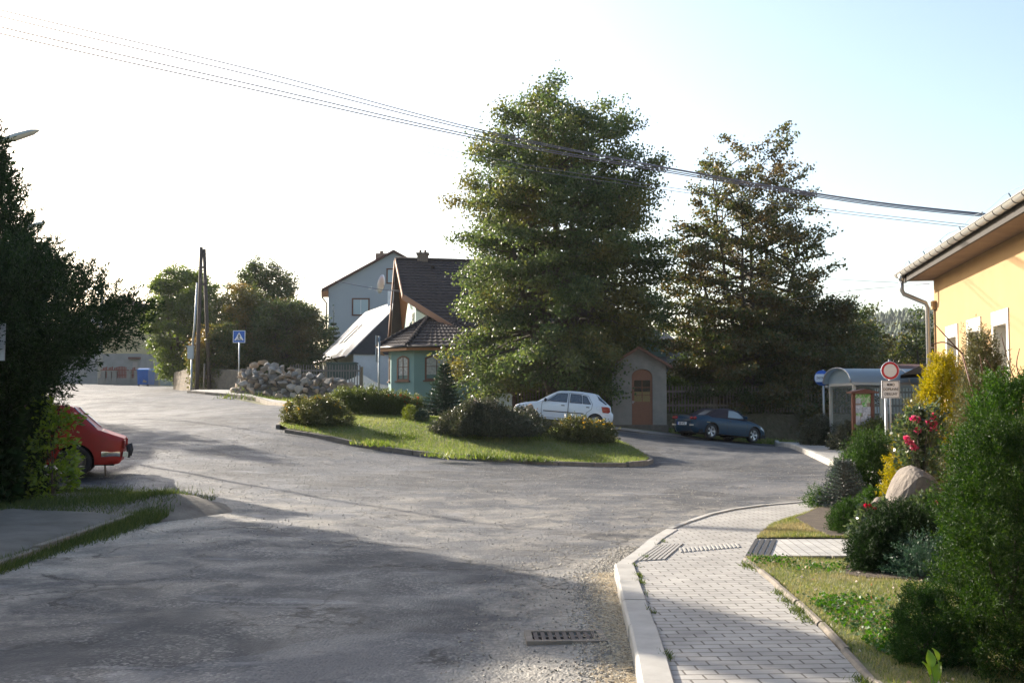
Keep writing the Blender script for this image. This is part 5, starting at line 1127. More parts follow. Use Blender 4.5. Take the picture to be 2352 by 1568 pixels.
for s in (1, -1):
    side_patch(rs, [(-1.02,1.10),(-1.00,1.15),(-1.20,1.13),(-1.10,1.10)], .006, (s,), .05).build('air_vent', M_trim, rcar)
    side_patch(rs, [(-1.66,.40),(-1.66,.50),(-2.0,.50),(-2.0,.40)], .012, (s,), .06).build('bumper_side', M_chrome, rcar)
    side_patch(rs, [(1.66,.42),(1.66,.52),(2.02,.52),(2.02,.42)], .012, (s,), .06).build('bumper_side', M_chrome, rcar)
    mb = MB(); mb.tube([(-2.12,s*.42,.38),(-2.15,s*.42,.50),(-2.12,s*.42,.62)], .045, 8); mb.build('overrider', M_black, rcar)
    sweep(rs, np.array([(-2.052,.72),(-2.05,.56)]), .55, .012).build('tail_light', M_redl, rcar) if 0 else None
mb = MB(); mb.box((-2.14,-.72,.40),(-2.05,.72,.50)); mb.build('bumper', M_chrome, rcar); mb = MB(); mb.box((2.05,-.72,.42),(2.13,.72,.52)); mb.build('bumper', M_chrome, rcar)
for s in (1, -1): mb = MB(); mb.box((-2.075,s*.6-.12,.56),(-2.05,s*.6+.12,.72)); mb.build('tail_light', M_redl, rcar)
mb = MB(); mb.tube([(-1.72,.5,.24),(-1.74,.5,.02)], .018, 5); mb.build('mud_flap', M_wood, rcar)
sweep(rs, chain_part(ch1, (.96,.98), (.50,1.32)), .05, .006).build('windscreen', cg, rcar)
# --- blue roadster
ch2 = smooth_chain([(1.86,.20),(1.95,.30),(1.96,.42),(1.88,.54),(1.62,.68),(1.2,.79),(.85,.855),(.2,.885),(-.5,.895),(-1.0,.90),(-1.4,.895),(-1.78,.855),(-1.93,.77),(-1.965,.66),(-1.95,.56),(-1.97,.48),(-1.93,.34),(-1.86,.24),(-1.80,.20)], 5)
M_bp = mat('blue_paint', (.002,.030,.062), .35, spec=.35, noise=(2.5,(.003,.038,.075),.3))
sx_, sy_ = 8.25, 43.1; zf = T(9.1, 44.0); zr = T(7.0, 42.5)
bcar, bb_, bs = car('blue_roadster', (sx_, sy_, (zf+zr)/2), 0, 'dark blue two-seat roadster with black soft top parked facing downhill', ch2, 3.92, .82, .72, (1.12,-1.155), .30, M_bp, sill=.22, rimm=M_rim, style='spoke', fil=.13, end=.95, endin=.26, tumble=.5, ww=.195, crown=.05, track=.78)
brz = R(90-57); bcar.rotation_euler = (0, math.atan2(zr-zf, 2.27)+.0, brz)
cab = smooth_chain([(.86,.84),(.60,1.03),(.34,1.20),(.22,1.235),(-.10,1.265),(-.50,1.235),(-.72,1.16),(-1.02,.99),(-1.22,.88)], 5)
cs = Shell(cab, .74, .84, 3.92, .36, .12, .7, .1)
M_top = mat('soft_top', (.022,.015,.022), .85, bump=(60,.4,.004))
mb = MB(); poly = [tuple(c) for c in cab]+[(-1.1,.82),(.8,.82)]; side_patch(cs, poly, 0, mb=mb); sweep(cs, cab, mb=mb, crown=.04); mb.build('soft_top', M_top, bcar)
sweep(cs, chain_part(cab, (.80,.89), (.37,1.18)), .04, .008).build('windscreen', mat('bright_glass'), bcar)
sweep(cs, chain_part(cab, (-.66,1.19), (-1.06,.96)), .16, .008).build('rear_window', mat('plastic_window', (.16,.15,.15), .2), bcar)
g_ = mat('side_glass_bright', (.20,.235,.25), .08, spec=.8)
side_glass(bcar, cs, [(.66,.88),(.30,1.13),(.10,1.17),(-.18,1.18),(-.30,.88)], m=g_)
for s in (1, -1): mb = MB(); mb.tube([(.80,s*.66,.87),(.34,s*.56,1.20)], .02, 6); mb.build('windscreen_pillar', M_bp, bcar)
door(bcar, bs, [(.62,.30),(.68,.60),(.66,.82),(-.38,.84),(-.42,.60),(-.40,.30)], (1, -1), M_bp, (-.25,.74,.13))
for s in (1, -1):
    mb = MB(); mb.lathe([(.001,-.05),(.05,-.04),(.07,0),(.05,.04),(.001,.05)], 12, Matrix.Translation((.58,s*.80,.94))@Matrix.Scale(1.5, 4, (0,1,0))@Matrix.Rotation(R(90), 4, 'Y')); mb.tube([(.60,s*.68,.86),(.58,s*.76,.92)], .02, 5); mb.build('mirror', M_bp, bcar)
    side_patch(bs, [(1.45,.58),(1.52,.68),(1.72,.61),(1.88,.50),(1.84,.44),(1.66,.50)], .006, (s,), .05).build('headlight', M_lens, bcar)
    side_patch(bs, [(-1.30,.62),(-1.30,.64),(-1.44,.64),(-1.44,.62)], .008, (s,), .05).build('side_repeater', mat('brass_lamp', (.4,.3,.12), .3), bcar)
    for k, yy in enumerate((.44, .60)):
        mb = MB(); mx_ = Matrix.Translation((-1.945+.03*k, s*yy, .755-.0*k))@Matrix.Rotation(R(-70), 4, 'Y'); mb.lathe([(.085,-.02),(.085,.02),(.07,.035),(.001,.045)], 16, mx_@Matrix.Scale(.75, 4, (1,0,0))); mb.build('tail_light', M_redl, bcar)
    mb = MB(); mb.box((-1.995,s*.50-.1,.45),(-1.965,s*.50+.1,.50)); mb.build('reflector', mat('pale_lamp', (.45,.42,.36), .3), bcar)
mb = MB(); mb.box((-2.035,-.26,.47),(-2.02,.26,.585)); pl = mb.build('number_plate', mat('plate_white'), bcar)
def text_mesh(s, size, m, parent, mtx, ext=.0015, name='lettering', sx=1.0, align='CENTER', bold=0):
    cu = bpy.data.curves.new('t', 'FONT'); cu.body = s; cu.size = size; cu.extrude = ext; cu.align_x = align; cu.align_y = 'CENTER'; cu.offset = bold; cu.space_character = 1.05
    o = bpy.data.objects.new('t', cu); me = bpy.data.meshes.new_from_object(o); bpy.data.objects.remove(o)
    me.transform(mtx@Matrix.Scale(sx, 4, (1, 0, 0))); me.materials.clear(); me.materials.append(m); ob_ = bpy.data.objects.new(name, me); return link(ob_, parent)
M_ink = mat('black_ink', (.015,.015,.015), .6)
text_mesh('6B5 4732', .12, M_ink, pl, Matrix.Translation((-2.0375,-.02,.525))@Matrix.Rotation(R(-90), 4, 'Z')@Matrix.Rotation(R(90), 4, 'X'), sx=.72, bold=.002)
mb = MB(); mb.box((-2.037,.21,.472),(-2.0355,.258,.583)); mb.build('blue_band', mat('plate_blue', (.01,.04,.35), .5), pl)
# --- dark blue car far up the street behind the container
ch3 = smooth_chain([(2.0,.25),(2.1,.45),(2.05,.66),(1.6,.85),(1.1,.95),(.5,1.35),(0,1.46),(-.8,1.48),(-1.5,1.40),(-1.9,1.0),(-2.05,.8),(-2.1,.5),(-2.0,.25)], 4)
fcar, fb_, fs = car('dark_blue_estate', (-29.2, 106, T(-29.2,100)+.05), R(-28), 'dark blue car parked far up the street behind the blue container', ch3, 4.2, .85, .95, (1.3,-1.3), .31, paint('navy_paint', (.02,.035,.075), .25), rimm=M_rim, style='cap')
side_glass(fcar, fs, [(.95,1.0),(.45,1.32),(-.1,1.38),(-.1,1.0)]); side_glass(fcar, fs, [(-.15,1.0),(-.15,1.38),(-.9,1.38),(-1.5,1.3),(-1.6,1.0)]); sweep(fs, chain_part(ch3, (1.02,1.0), (.52,1.33)), .05, .008).build('windscreen', mat('bright_glass'), fcar)

# ---------------------------------------------------------------- street furniture
def sign_post(parent, h, r=.03, m=None, base=-.3, off=(0, 0)): mb = MB(); mb.tube([(off[0],off[1],base),(off[0],off[1],h)], r, 10); return mb.build('post', m or M_steel, parent)
# pedestrian crossing sign
psx, psy = -6.60/1, 57.0
p_ = W(548, 899, 57); pz0 = T(p_.x, 57); ps = thing('crossing_sign', (p_.x, 57, pz0), 'blue square pedestrian crossing sign on a steel post beside the rock pile', 'road sign')
k = 57/FD; zc = CAMZ+(928-773)*k-pz0; sign_post(ps, zc+.3, .035)
hs = .325; mb = MB(); mb.box((-hs,-.07,zc-hs),(hs,-.045,zc+hs)); pan = mb.build('sign_panel', mat('sign_white', (.66,.69,.73), .45), ps)
mb = MB(); mb.box((-hs+.03,-.0735,zc-hs+.03),(hs-.03,-.0705,zc+hs-.03)); mb.build('blue_field', mat('sign_blue', (.015,.10,.42), .4), pan)
mb = MB(); mb.slab([(-.25,-.0765,zc-.2),(.25,-.0765,zc-.2),(0,-.0765,zc+.23)], (0,.0025,0)); mb.build('triangle', mat('sign_white'), pan)
mb = MB(); y = -.08
for a in (-.17,-.10,-.03,.04,.11): mb.slab([(a,y,zc-.2),(a+.035,y,zc-.2),(a+.045+.02,y,zc-.13),(a+.03,y,zc-.13)], (0,.0025,0))
mb.lathe([(.001,0),(.032,0),(.032,.003),(.001,.003)], 12, Matrix.Translation((.0,y,zc+.10))@Matrix.Rotation(R(90),4,'X'))
for a, b, w_ in (((0,.07),(0,-.03),.06),((0,-.03),(-.07,-.15),.032),((0,-.03),(.06,-.15),.032),((0,.06),(-.06,-.02),.022),((0,.06),(.07,-.0),.022)): mb.bar((a[0],y,zc+a[1]),(b[0],y,zc+b[1]), w_, .003, up=(0,1,0))
mb.build('walker', M_ink, pan)
# no entry for vehicles sign with its text plate
p_ = W(2046, 1000, 29.3); nz = T(p_.x, 29.3)+.12; ns = thing('no_vehicles_sign', (p_.x, 29.3, nz), 'round white sign with red rim above a plate reading MIMO DOPRAVNÍ OBSLUHY', 'road sign')
k = 29.3/FD; zc = CAMZ+(928-851)*k-nz; sign_post(ns, zc+.3, .03); mb = MB(); mb.tube([(-.09,.06,-.3),(-.09,.06,zc-.55)], .045, 10); mb.build('post', mat('grey_post', (.33,.36,.38), .45, metal=.6), ns)
mR = Matrix.Translation((0,-.05,zc))@Matrix.Rotation(R(90), 4, 'X'); rr = .248
mb = MB(); mb.lathe([(.001,-.012),(rr,-.012),(rr,.008),(rr-.012,.010),(.001,.010)], 40, mR); dsk = mb.build('sign_disc', mat('sign_white'), ns)
mb = MB(); mb.lathe([(.178,.0115),(.178,.0135),(.236,.0135),(.236,.0115)], 40, mR); mb.build('red_rim', mat('sign_red', (.48,.015,.03), .4), dsk)
zp = zc-.265-.245; mb = MB(); mb.box((-.245,-.075,zp-.24),(.245,-.05,zp+.24)); pt = mb.build('text_plate', mat('sign_white'), ns)
mb = MB()
def frame_rect(mb, w, h, t, y, zc_): 
    for a, b, c, d in ((-w,w,h-t,h),(-w,w,-h,-h+t),(-w,-w+t,-h+t,h-t),(w-t,w,-h+t,h-t)): mb.box((a,y-.002,zc_+c),(b,y,zc_+d))
frame_rect(mb, .232, .227, .014, -.0755, zp); mb.build('plate_border', M_ink, pt)
for i, s in enumerate(('MIMO', 'DOPRAVNÍ', 'OBSLUHY')): text_mesh(s, .098, M_ink, pt, Matrix.Translation((0,-.078,zp+.125-.125*i))@Matrix.Rotation(R(90), 4, 'X'), sx=.80, bold=.0015)
# bus stop sign
p_ = W(1889, 985, 38); bz = T(p_.x, 38)+.1; bs_ = thing('bus_stop_sign', (p_.x, 38, bz), 'round blue and white bus stop sign on a pole half behind the shelter', 'road sign'); k = 38/FD; zc = CAMZ+(928-868)*k-bz
mb = MB(); mb.tube([(.06,0,-.3),(.06,0,zc+.3)], .035, 8); mb.build('post', mat('grey_post'), bs_)
mR = Matrix.Translation((0,-.05,zc))@Matrix.Rotation(R(90), 4, 'X'); rr = .27; mb = MB(); mb.lathe([(.001,-.01),(rr,-.01),(rr,.008),(.001,.008)], 36, mR); d_ = mb.build('sign_disc', mat('sign_blue'), bs_)
mb = MB(); b_ = [(rr*.96*math.cos(R(a)), rr*.96*math.sin(R(a))) for a in list(range(-32, 33, 8))+list(range(148, 213, 8))]; mb.slab([(a,-.0605,zc+b) for a, b in b_], (0,.002,0)); mb.build('white_band', mat('sign_white'), d_)
text_mesh('ZASTÁVKA', .105, M_ink, d_, Matrix.Translation((0,-.064,zc-.0))@Matrix.Rotation(R(90), 4, 'X'), sx=.72, bold=.001)
# back of two signs on a post (seen edge on) by the bay
p_ = W(870, 922, 47); ez = T(p_.x, 47); es = thing('edge_on_sign', (p_.x, 47, ez), 'steel post carrying narrow signs seen edge-on, left of the teal bay', 'road sign'); k = 47/FD
z1, z2, z3, z4 = [CAMZ+(928-v)*k-ez for v in (771, 793, 798, 831)]
sign_post(es, CAMZ+(928-772)*k-ez, .045, mat('grey_post')); mb = MB(); mb.box((-.13,-.3,z2),(-.105,.3,z1)); mb.build('sign_panel', mat('sign_back', (.45,.47,.5), .4, metal=.5), es); mb = MB(); mb.box((-.13,-.3,z4),(-.105,.3,z3)); mb.build('lower_panel', mat('sign_back'), es)
# wooden A pole and steel pole with box
p_ = W(458, 893, 64); az_ = T(p_.x, 64); k = 64/FD; ap_ = thing('wooden_pole', (p_.x, 64, az_), 'dark wooden A-frame utility pole with two legs joined at the top', 'utility pole', R(20)); ht = CAMZ+(928-566)*k-az_
mb = MB(); mb.tube([(-.15,0,-.3),(-.03,0,ht)], [.125,.10], 10); mb.build('leg', M_polewood, ap_); mb = MB(); mb.tube([(.62,.3,-.3),(.14,.02,ht-.1)], [.12,.10], 10); mb.build('leg', M_polewood, ap_)
mb = MB(); mb.bar((-.1,-.02,ht-1.2),(.28,.02,ht-1.2),.1,.12); mb.bar((-.1,-.02,ht-2.2),(.36,.05,ht-2.2),.1,.12); mb.build('brace', M_polewood, ap_); mb = MB(); mb.tube([(.2,0,ht-.9),(.42,0,ht-.9),(.42,0,ht-.78)], .025, 5); mb.build('hook', M_steel, ap_)
p_ = W(439, 895, 63); az2 = T(p_.x, 63); k = 63/FD; sp = thing('steel_pole', (p_.x, 63, az2), 'slender leaning galvanised pole with a grey cabinet strapped halfway up', 'pole'); ht2 = CAMZ+(928-648)*k-az2; zb1, zb2 = CAMZ+(928-824)*k-az2, CAMZ+(928-797)*k-az2
mb = MB(); mb.tube([(0,0,-.3),(0,0,zb1+.1)], .055, 8); mb.tube([(-.02,0,zb1),(.14,0,ht2-2.4),(.24,0,ht2)], [.065,.06,.05], 8); mb.build('shaft', M_steel, sp)
mb = MB(); mb.box((-.2,-.2,zb1),(.12,.05,zb2)); mb.build('cabinet', mat('grey_cabinet', (.42,.44,.44), .6), sp); mb = MB(); mb.box((-.24,-.24,zb2),(.16,.09,zb2+.06)); mb.build('cabinet_lid', mat('grey_cabinet'), sp)
for px in (467,): 
    p_ = W(px, 893, 62); q = thing('thin_stake', (p_.x, 62, T(p_.x,62)), 'thin grey stake standing between the wooden pole and the stone wall', 'stake'); mb = MB(); mb.tube([(0,0,-.2),(.05,0,1.6)], .05, 6); mb.build('shaft', M_wood, q)
# street lamps
def lamp(x, y, h, arm, lab, az=0):
    l = thing('street_lamp', (x, y, T(x, y)), lab, 'street lamp', az, 'street lamps behind the conifer')
    mb = MB(); mb.tube([(0,0,-.2),(0,0,2.0),(0,0,2.1),(0,0,h-.8),(arm*.12,0,h-.25),(arm*.45,0,h-.02)], [.09,.09,.065,.05,.04,.035], 10); mb.build('pole', M_steel, l)
    mh = Matrix.Translation((arm*.45,0,h))@Matrix.Rotation(R(-17), 4, 'Y'); mb = MB(); w = arm*.6
    prof_ = [(0,.05,.05),(w*.12,.10,.09),(w*.5,.15,.12),(w*.85,.14,.09),(w,.05,.03)]
    vs = []
    for x_, b, c in prof_: vs += [mh@Vector(v) for v in ((x_,-b,-c*.15),(x_,-b*.7,c*.8),(x_,0,c),(x_,b*.7,c*.8),(x_,b,-c*.15))]
    n = len(prof_); mb.add(vs, [(i*5+j, i*5+j+1, (i+1)*5+j+1, (i+1)*5+j) for i in range(n-1) for j in range(4)]+[(0,1,2,3,4), tuple((n-1)*5+j for j in range(5))[::-1]], True); mb.build('lamp_head', mat('lamp_grey', (.30,.34,.33), .4), l)
    mb = MB(); vs = []
    for x_, b, c in prof_: vs += [mh@Vector(v) for v in ((x_,-b*.92,-c*.15),(x_,-b*.6,-c*.75),(x_,b*.6,-c*.75),(x_,b*.92,-c*.15))]
    mb.add(vs, [(i*4+j, i*4+j+1, (i+1)*4+j+1, (i+1)*4+j) for i in range(n-1) for j in range(3)], True); mb.build('lens', mat('lamp_lens', (.6,.6,.55), .25), l)
p_ = W(-92, 330, 32); lamp(p_.x, 32, p_.z-T(p_.x, 32), 2.3, 'street lamp with its head reaching out beside the top of the conifer')
p_ = W(22, 525, 46); lamp(p_.x, 46, p_.z-T(p_.x, 46), 1.5, 'farther street lamp with only its head tip peeking past the conifer')
p_ = W(279, 870, 95); l3 = thing('concrete_pole', (p_.x, 90, T(p_.x,90)), 'grey concrete pole with a white box in front of the outbuilding', 'pole'); mb = MB(); mb.tube([(0,0,-.3),(0,0,8.5)], [.2,.13], 8); mb.build('shaft', mat('pole_concrete', (.30,.30,.29), .9), l3); mb = MB(); mb.box((-.7,-.3,5.1),(.1,.0,5.5)); mb.box((.2,-.3,5.4),(.45,-.05,5.9)); mb.build('junction_box', mat('sign_white'), l3)
p_ = W(388, 880, 108); l4 = thing('concrete_pole', (p_.x, 108, T(p_.x,100)), 'distant blue-grey pole by the orange house', 'pole'); mb = MB(); mb.tube([(0,0,-.3),(0,0,6.5)], .28, 8); mb.build('shaft', mat('pole_concrete'), l4)
# road edge sign at the far left, cut by the frame
p_ = W(-2, 905, 15.5); l5 = thing('roadside_sign', (p_.x, 15.5, vz(p_.x, 15.5)), 'pale rimmed sign panel cut off by the left edge of the view', 'road sign'); k = 15.5/FD
mb = MB(); mb.tube([(-.15,0,-.2),(-.15,0,CAMZ+(928-745)*k)], .03, 8); mb.build('post', M_steel, l5); mb = MB(); mb.box((-.4,-.05,CAMZ+(928-828)*k-.1),(.085,-.03,CAMZ+(928-743)*k-.1)); mb.build('sign_panel', mat('sign_back'), l5)
# blue container and grey bin
p_ = W(549, 887, 80); p_ = W(335, 887, 82); cz_ = T(p_.x, 82); bc = thing('blue_container', (p_.x, 82, cz_), 'bright blue waste container with scuffed paint standing at the bend of the road', 'waste container', R(-8)); k = 82/FD; hh = (887-846)*k; w_ = 27*k/2
mb = MB(); mb.add([(-w_*.92,-.5,.12),(w_*.92,-.5,.12),(w_*.92,.5,.12),(-w_*.92,.5,.12),(-w_,-.55,hh-.18),(w_,-.55,hh-.18),(w_,.55,hh-.18),(-w_,.55,hh-.18)], [(0,3,2,1),(0,1,5,4),(1,2,6,5),(2,3,7,6),(3,0,4,7),(4,5,6,7)])
for s in (-1,0,1): mb.box((s*w_*.6-.03,-.56,.2),(s*w_*.6+.03,-.49,hh-.2))
mb.build('body', mat('container_blue', (.02,.13,.46), .45, noise=(3,(.02,.10,.36),.3)), bc); mb = MB(); mb.slab([(-w_-.03,-.58,hh-.18),(w_+.03,-.58,hh-.18),(w_+.02,-.4,hh-.03),(w_,0,hh),(-w_,0,hh),(-w_-.02,-.4,hh-.03)][::-1], (0,1.1,0)) if 0 else mb.box((-w_-.03,-.58,hh-.18),(w_+.03,.58,hh-.1)); mb.slab([(-w_,-.5,hh-.1),(-w_,.5,hh-.1),(-w_,.25,hh),(-w_,-.25,hh)], (2*w_,0,0)); mb.build('lid', mat('container_lid', (.03,.18,.50), .4), bc)
for s in (-1, 1): mb = MB(); mb.lathe([(.001,-.03),(.1,-.03),(.1,.03),(.001,.03)], 12, Matrix.Translation((s*w_*.8,-.4,.1))@Matrix.Rotation(R(90),4,'Y')); mb.build('castor', M_black, bc)
mb = MB(); mb.slab([(.1,-.565,.5),(.35,-.565,.35),(.3,-.565,.25),(.0,-.565,.3)], (0,.01,0)); mb.build('scuffed_patch', mat('scuff', (.30,.28,.22), .9), bc)
p_ = W(383, 886, 88); gb = thing('grey_bin', (p_.x, 88, T(p_.x, 88)), 'pale grey plastic waste bin standing against the end of the stone wall', 'waste bin'); k = 88/FD; hh = 47*k
mb = MB(); mb.add([(-.42,-.3,0),(.42,-.3,0),(.42,.4,0),(-.42,.4,0),(-.5,-.38,hh-.1),(.5,-.38,hh-.1),(.5,.5,hh-.1),(-.5,.5,hh-.1)], [(0,3,2,1),(0,1,5,4),(1,2,6,5),(2,3,7,6),(3,0,4,7)]); mb.build('body', mat('bin_grey', (.28,.30,.29), .6), gb); mb = MB(); mb.box((-.54,-.42,hh-.1),(.54,.54,hh)); mb.build('lid', mat('bin_lid', (.36,.38,.37), .5), gb)
# notice board with posters
p_ = W(1975, 960, 33.5); nb = thing('notice_board', (p_.x-.02, 33.8, T(p_.x, 33.8)+.1), 'brown framed notice board covered with green and white posters behind the sign post', 'notice board', R(6)); k = 33.8/FD; Zn = lambda py: CAMZ+(928-py)*k-T(p_.x, 33.8)-.1; Xn = lambda px: (px-1975)*k
M_nb = mat('notice_brown', (.13,.04,.022), .6)
for a in (1969, 2013): mb = MB(); mb.box((Xn(a)-.05,-.05,0),(Xn(a)+.05,.05,Zn(898))); mb.build('post', M_nb, nb)
mb = MB(); mb.slab([(Xn(1959),-.2,Zn(900)),(Xn(1991),-.2,Zn(893)),(Xn(2024),-.2,Zn(900)),(Xn(2024),-.2,Zn(903)),(Xn(1959),-.2,Zn(903))], (0,.4,0)); mb.build('roof', M_nb, nb); mb = MB(); mb.box((Xn(1971),-.0,Zn(985)),(Xn(2011),.03,Zn(902))); mb.build('board', mat('board_ply', (.35,.30,.24), .8), nb)
M_pg, M_pw = mat('green_poster', (.10,.42,.06), .6, noise=(14,(.5,.6,.42),.06)), mat('white_poster', (.62,.63,.66), .7, noise=(16,(.35,.38,.44),.12)); rp = random.Random(5)
for (a, b, c, d, m_) in ((1972,1994,905,921,M_pg),(1995,2010,905,925,M_pg),(1974,1986,914,926,M_pw),(1988,2000,923,934,M_pg),(1972,1990,930,948,M_pw),(1991,2009,934,952,M_pw),(1975,1987,948,955,M_pg),(1972,1984,955,975,M_pw),(1985,1998,957,984,M_pw),(1998,2011,954,986,M_pw),(1990,2001,945,957,M_pw)):
    o_ = rp.uniform(.004,.03); mb = MB(); mb.slab([(Xn(a),-o_,Zn(d)),(Xn(b),-o_,Zn(d)),(Xn(b),-o_-.01,Zn(c)),(Xn(a),-o_-.01,Zn(c))], (0,.003,0)); mb.build('poster', m_, nb)
# bus shelter: barrel roof on steel posts, glass end and back
p_ = W(1966, 1021, 35.6); bz_ = T(p_.x+1.5, 35.8)+.13; rz_ = R(12); bsx = thing('bus_shelter', (p_.x-.03, 35.6, bz_), 'steel and glass bus shelter with a curved translucent roof', 'bus shelter', rz_)
Ls, Ds, Hs = 3.9, 1.55, 2.02; M_ss = mat('shelter_steel', (.40,.41,.42), .4, metal=.6)
for (x, y) in ((0,0),(0,Ds),(Ls,0),(Ls,Ds),(Ls/2,Ds)): mb = MB(); mb.box((x-.045,y-.045,-.1),(x+.045,y+.045,Hs+.05)); mb.build('post', M_ss, bsx)
mb = MB(); mb.box((.94,-.035,-.1),(1.03,.035,Hs+.05)); mb.build('post', M_ss, bsx)
mb = MB(); mb.box((-.12,-.14,Hs+.05),(Ls+.12,-.06,Hs+.14)); mb.box((-.12,Ds+.06,Hs-.02),(Ls+.12,Ds+.14,Hs+.07)); mb.box((-.04,-.06,Hs+.03),(.04,Ds+.06,Hs+.12)); mb.box((Ls-.04,-.06,Hs+.03),(Ls+.04,Ds+.06,Hs+.12)); mb.build('frame_rail', M_ss, bsx)
n = 12; ra = [( -.14+(Ds+.28)*(1-math.cos(math.pi*k/n))/2, Hs+.12+.50*math.sin(math.pi*k/n)**.85) for k in range(n+1)]
mb = MB(); vs = [(x, a, b) for x in (-.2, Ls+.2) for a, b in ra]+[(x, a, b-.012) for x in (-.2, Ls+.2) for a, b in ra]; k = n+1
mb.add(vs, [(i, i+1, k+i+1, k+i) for i in range(n)]+[(2*k+i, 3*k+i, 3*k+i+1, 2*k+i+1) for i in range(n)], True)
pm_ = bpy.data.materials.new('polycarbonate'); pm_.use_nodes = True; t_ = pm_.node_tree; b_ = t_.nodes['Principled BSDF']; b_.inputs['Base Color'].default_value = (.36,.43,.47,1); b_.inputs['Roughness'].default_value = .28
tl_ = t_.nodes.new('ShaderNodeBsdfTranslucent'); tl_.inputs[0].default_value = (.45,.55,.6,1); ms = t_.nodes.new('ShaderNodeMixShader'); ms.inputs[0].default_value = .45; t_.links.new(b_.outputs[0], ms.inputs[1]); t_.links.new(tl_.outputs[0], ms.inputs[2]); t_.links.new(ms.outputs[0], t_.nodes['Material Output'].inputs[0])
rf = mb.build('roof', pm_, bsx)
for x in (-.2, Ls*.5, Ls+.2): mb = MB(); mb.tube([(x, a, b+.01) for a, b in ra], .03, 6); mb.build('roof_rib', M_ss, rf)
mb = MB(); mb.slab([(-.0,a,b) for a, b in ra], (-.015,0,0)); mb.build('end_panel', pm_, rf)
gl = bpy.data.materials.new('shelter_glass'); gl.use_nodes = True; t_ = gl.node_tree; b_ = t_.nodes['Principled BSDF']; b_.inputs['Base Color'].default_value = (.45,.50,.50,1); b_.inputs['Roughness'].default_value = .12
trn = t_.nodes.new('ShaderNodeBsdfTransparent'); trn.inputs[0].default_value = (.95,.97,.96,1); ms = t_.nodes.new('ShaderNodeMixShader'); ms.inputs[0].default_value = .06; t_.links.new(trn.outputs[0], ms.inputs[1]); t_.links.new(b_.outputs[0], ms.inputs[2]); t_.links.new(ms.outputs[0], t_.nodes['Material Output'].inputs[0])
for (a, b) in (((.05,0,.12),(.94,.012,Hs)),((1.03,0,.12),(Ls-.05,.012,Hs)),((0,.05,.12),(.012,Ds-.05,Hs))): mb = MB(); mb.box(a, b); mb.build('glass_panel', gl, bsx)
mb = MB(); mb.box((.05,-.03,.05),(.94,.03,.12)); mb.box((1.03,-.03,.05),(Ls-.05,.03,.12)); mb.build('bottom_rail', M_ss, bsx)
mb = MB(); mb.box((.05,.10,.60),(Ls-.1,.14,.86)); mb.build('bench_back', mat('bench_wood', (.20,.07,.03), .6), bsx); mb = MB(); mb.box((.05,.16,.42),(Ls-.1,.55,.47)); mb.build('bench_seat', mat('bench_wood'), bsx)
# ---------------------------------------------------------------- overhead wires
M_wire = mat('cable', (.13,.13,.17), .6)
def wire(pts, Ya, Yb, r, lab):
    xs = [p[0] for p in pts]; 
    P = [W(x, y, Ya+(Yb-Ya)*(x-xs[0])/(xs[-1]-xs[0])) for x, y in pts]; C = smooth_chain([tuple(p) for p in P], 8) if len(P) > 2 else np.array([tuple(p) for p in P])
    mb = MB(); mb.tube([Vector(c) for c in C], r, 5); o_ = mb.build('overhead_wire', M_wire); tag(o_, lab, 'wire', 'overhead wires')
ext = lambda y0, s: (-500, y0-500*s)
wire([ext(23,.262),(0,23),(590,163),(1120,302),(1600,397),(2000,462),(2330,497),(2440,510)], 17, 26.0, .011, 'topmost overhead wire rising to the upper left corner')
wire([ext(38,.262),(0,38),(590,176),(1120,307),(1600,399),(2000,464),(2330,499),(2440,512)], 17.1, 26.1, .011, 'second overhead wire from the top, close under the topmost')
wire([ext(62,.258),(0,62),(590,197),(1120,318),(1600,403),(2000,467),(2330,501),(2440,514)], 17.2, 26.2, .012, 'third overhead wire from the top at the left edge')
wire([ext(77,.255),(0,77),(590,208),(1120,323),(1600,407),(2000,470),(2330,504),(2440,517)], 17.3, 26.3, .012, 'fourth overhead wire from the top at the left edge')
wire([(-200,50),(0,92),(590,248),(1120,362),(1500,425),(1900,480),(2260,520)], 26, 30, .008, 'faint thin wire passing below the four main wires')
wire([(-200,95),(0,127),(590,272),(1120,375),(1500,432),(1900,486),(2240,524)], 26.2, 30.2, .008, 'lowest faint thin wire crossing the whole sky')
wire([(68,441),(560,509),(1080,567)], 40, 46, .012, 'single wire running from the conifer behind the big linden')
wire([(466,581),(620,612),(760,643),(900,668),(1080,680),(1300,690)], 64, 56, .02, 'dark cable from the wooden pole past the satellite dish')
wire([(1900,640),(2000,646),(2135,652)], 44, 26.5, .008, 'wire from the second linden to the eave of the ochre house')
wire([(1800,690),(1950,668),(2135,652)], 44, 26.4, .008, 'wire rising from behind the trees to the eave of the ochre house')
wire([(300,612),(380,607),(456,602)], 90, 64, .01, 'faint wire reaching the wooden pole from the left')
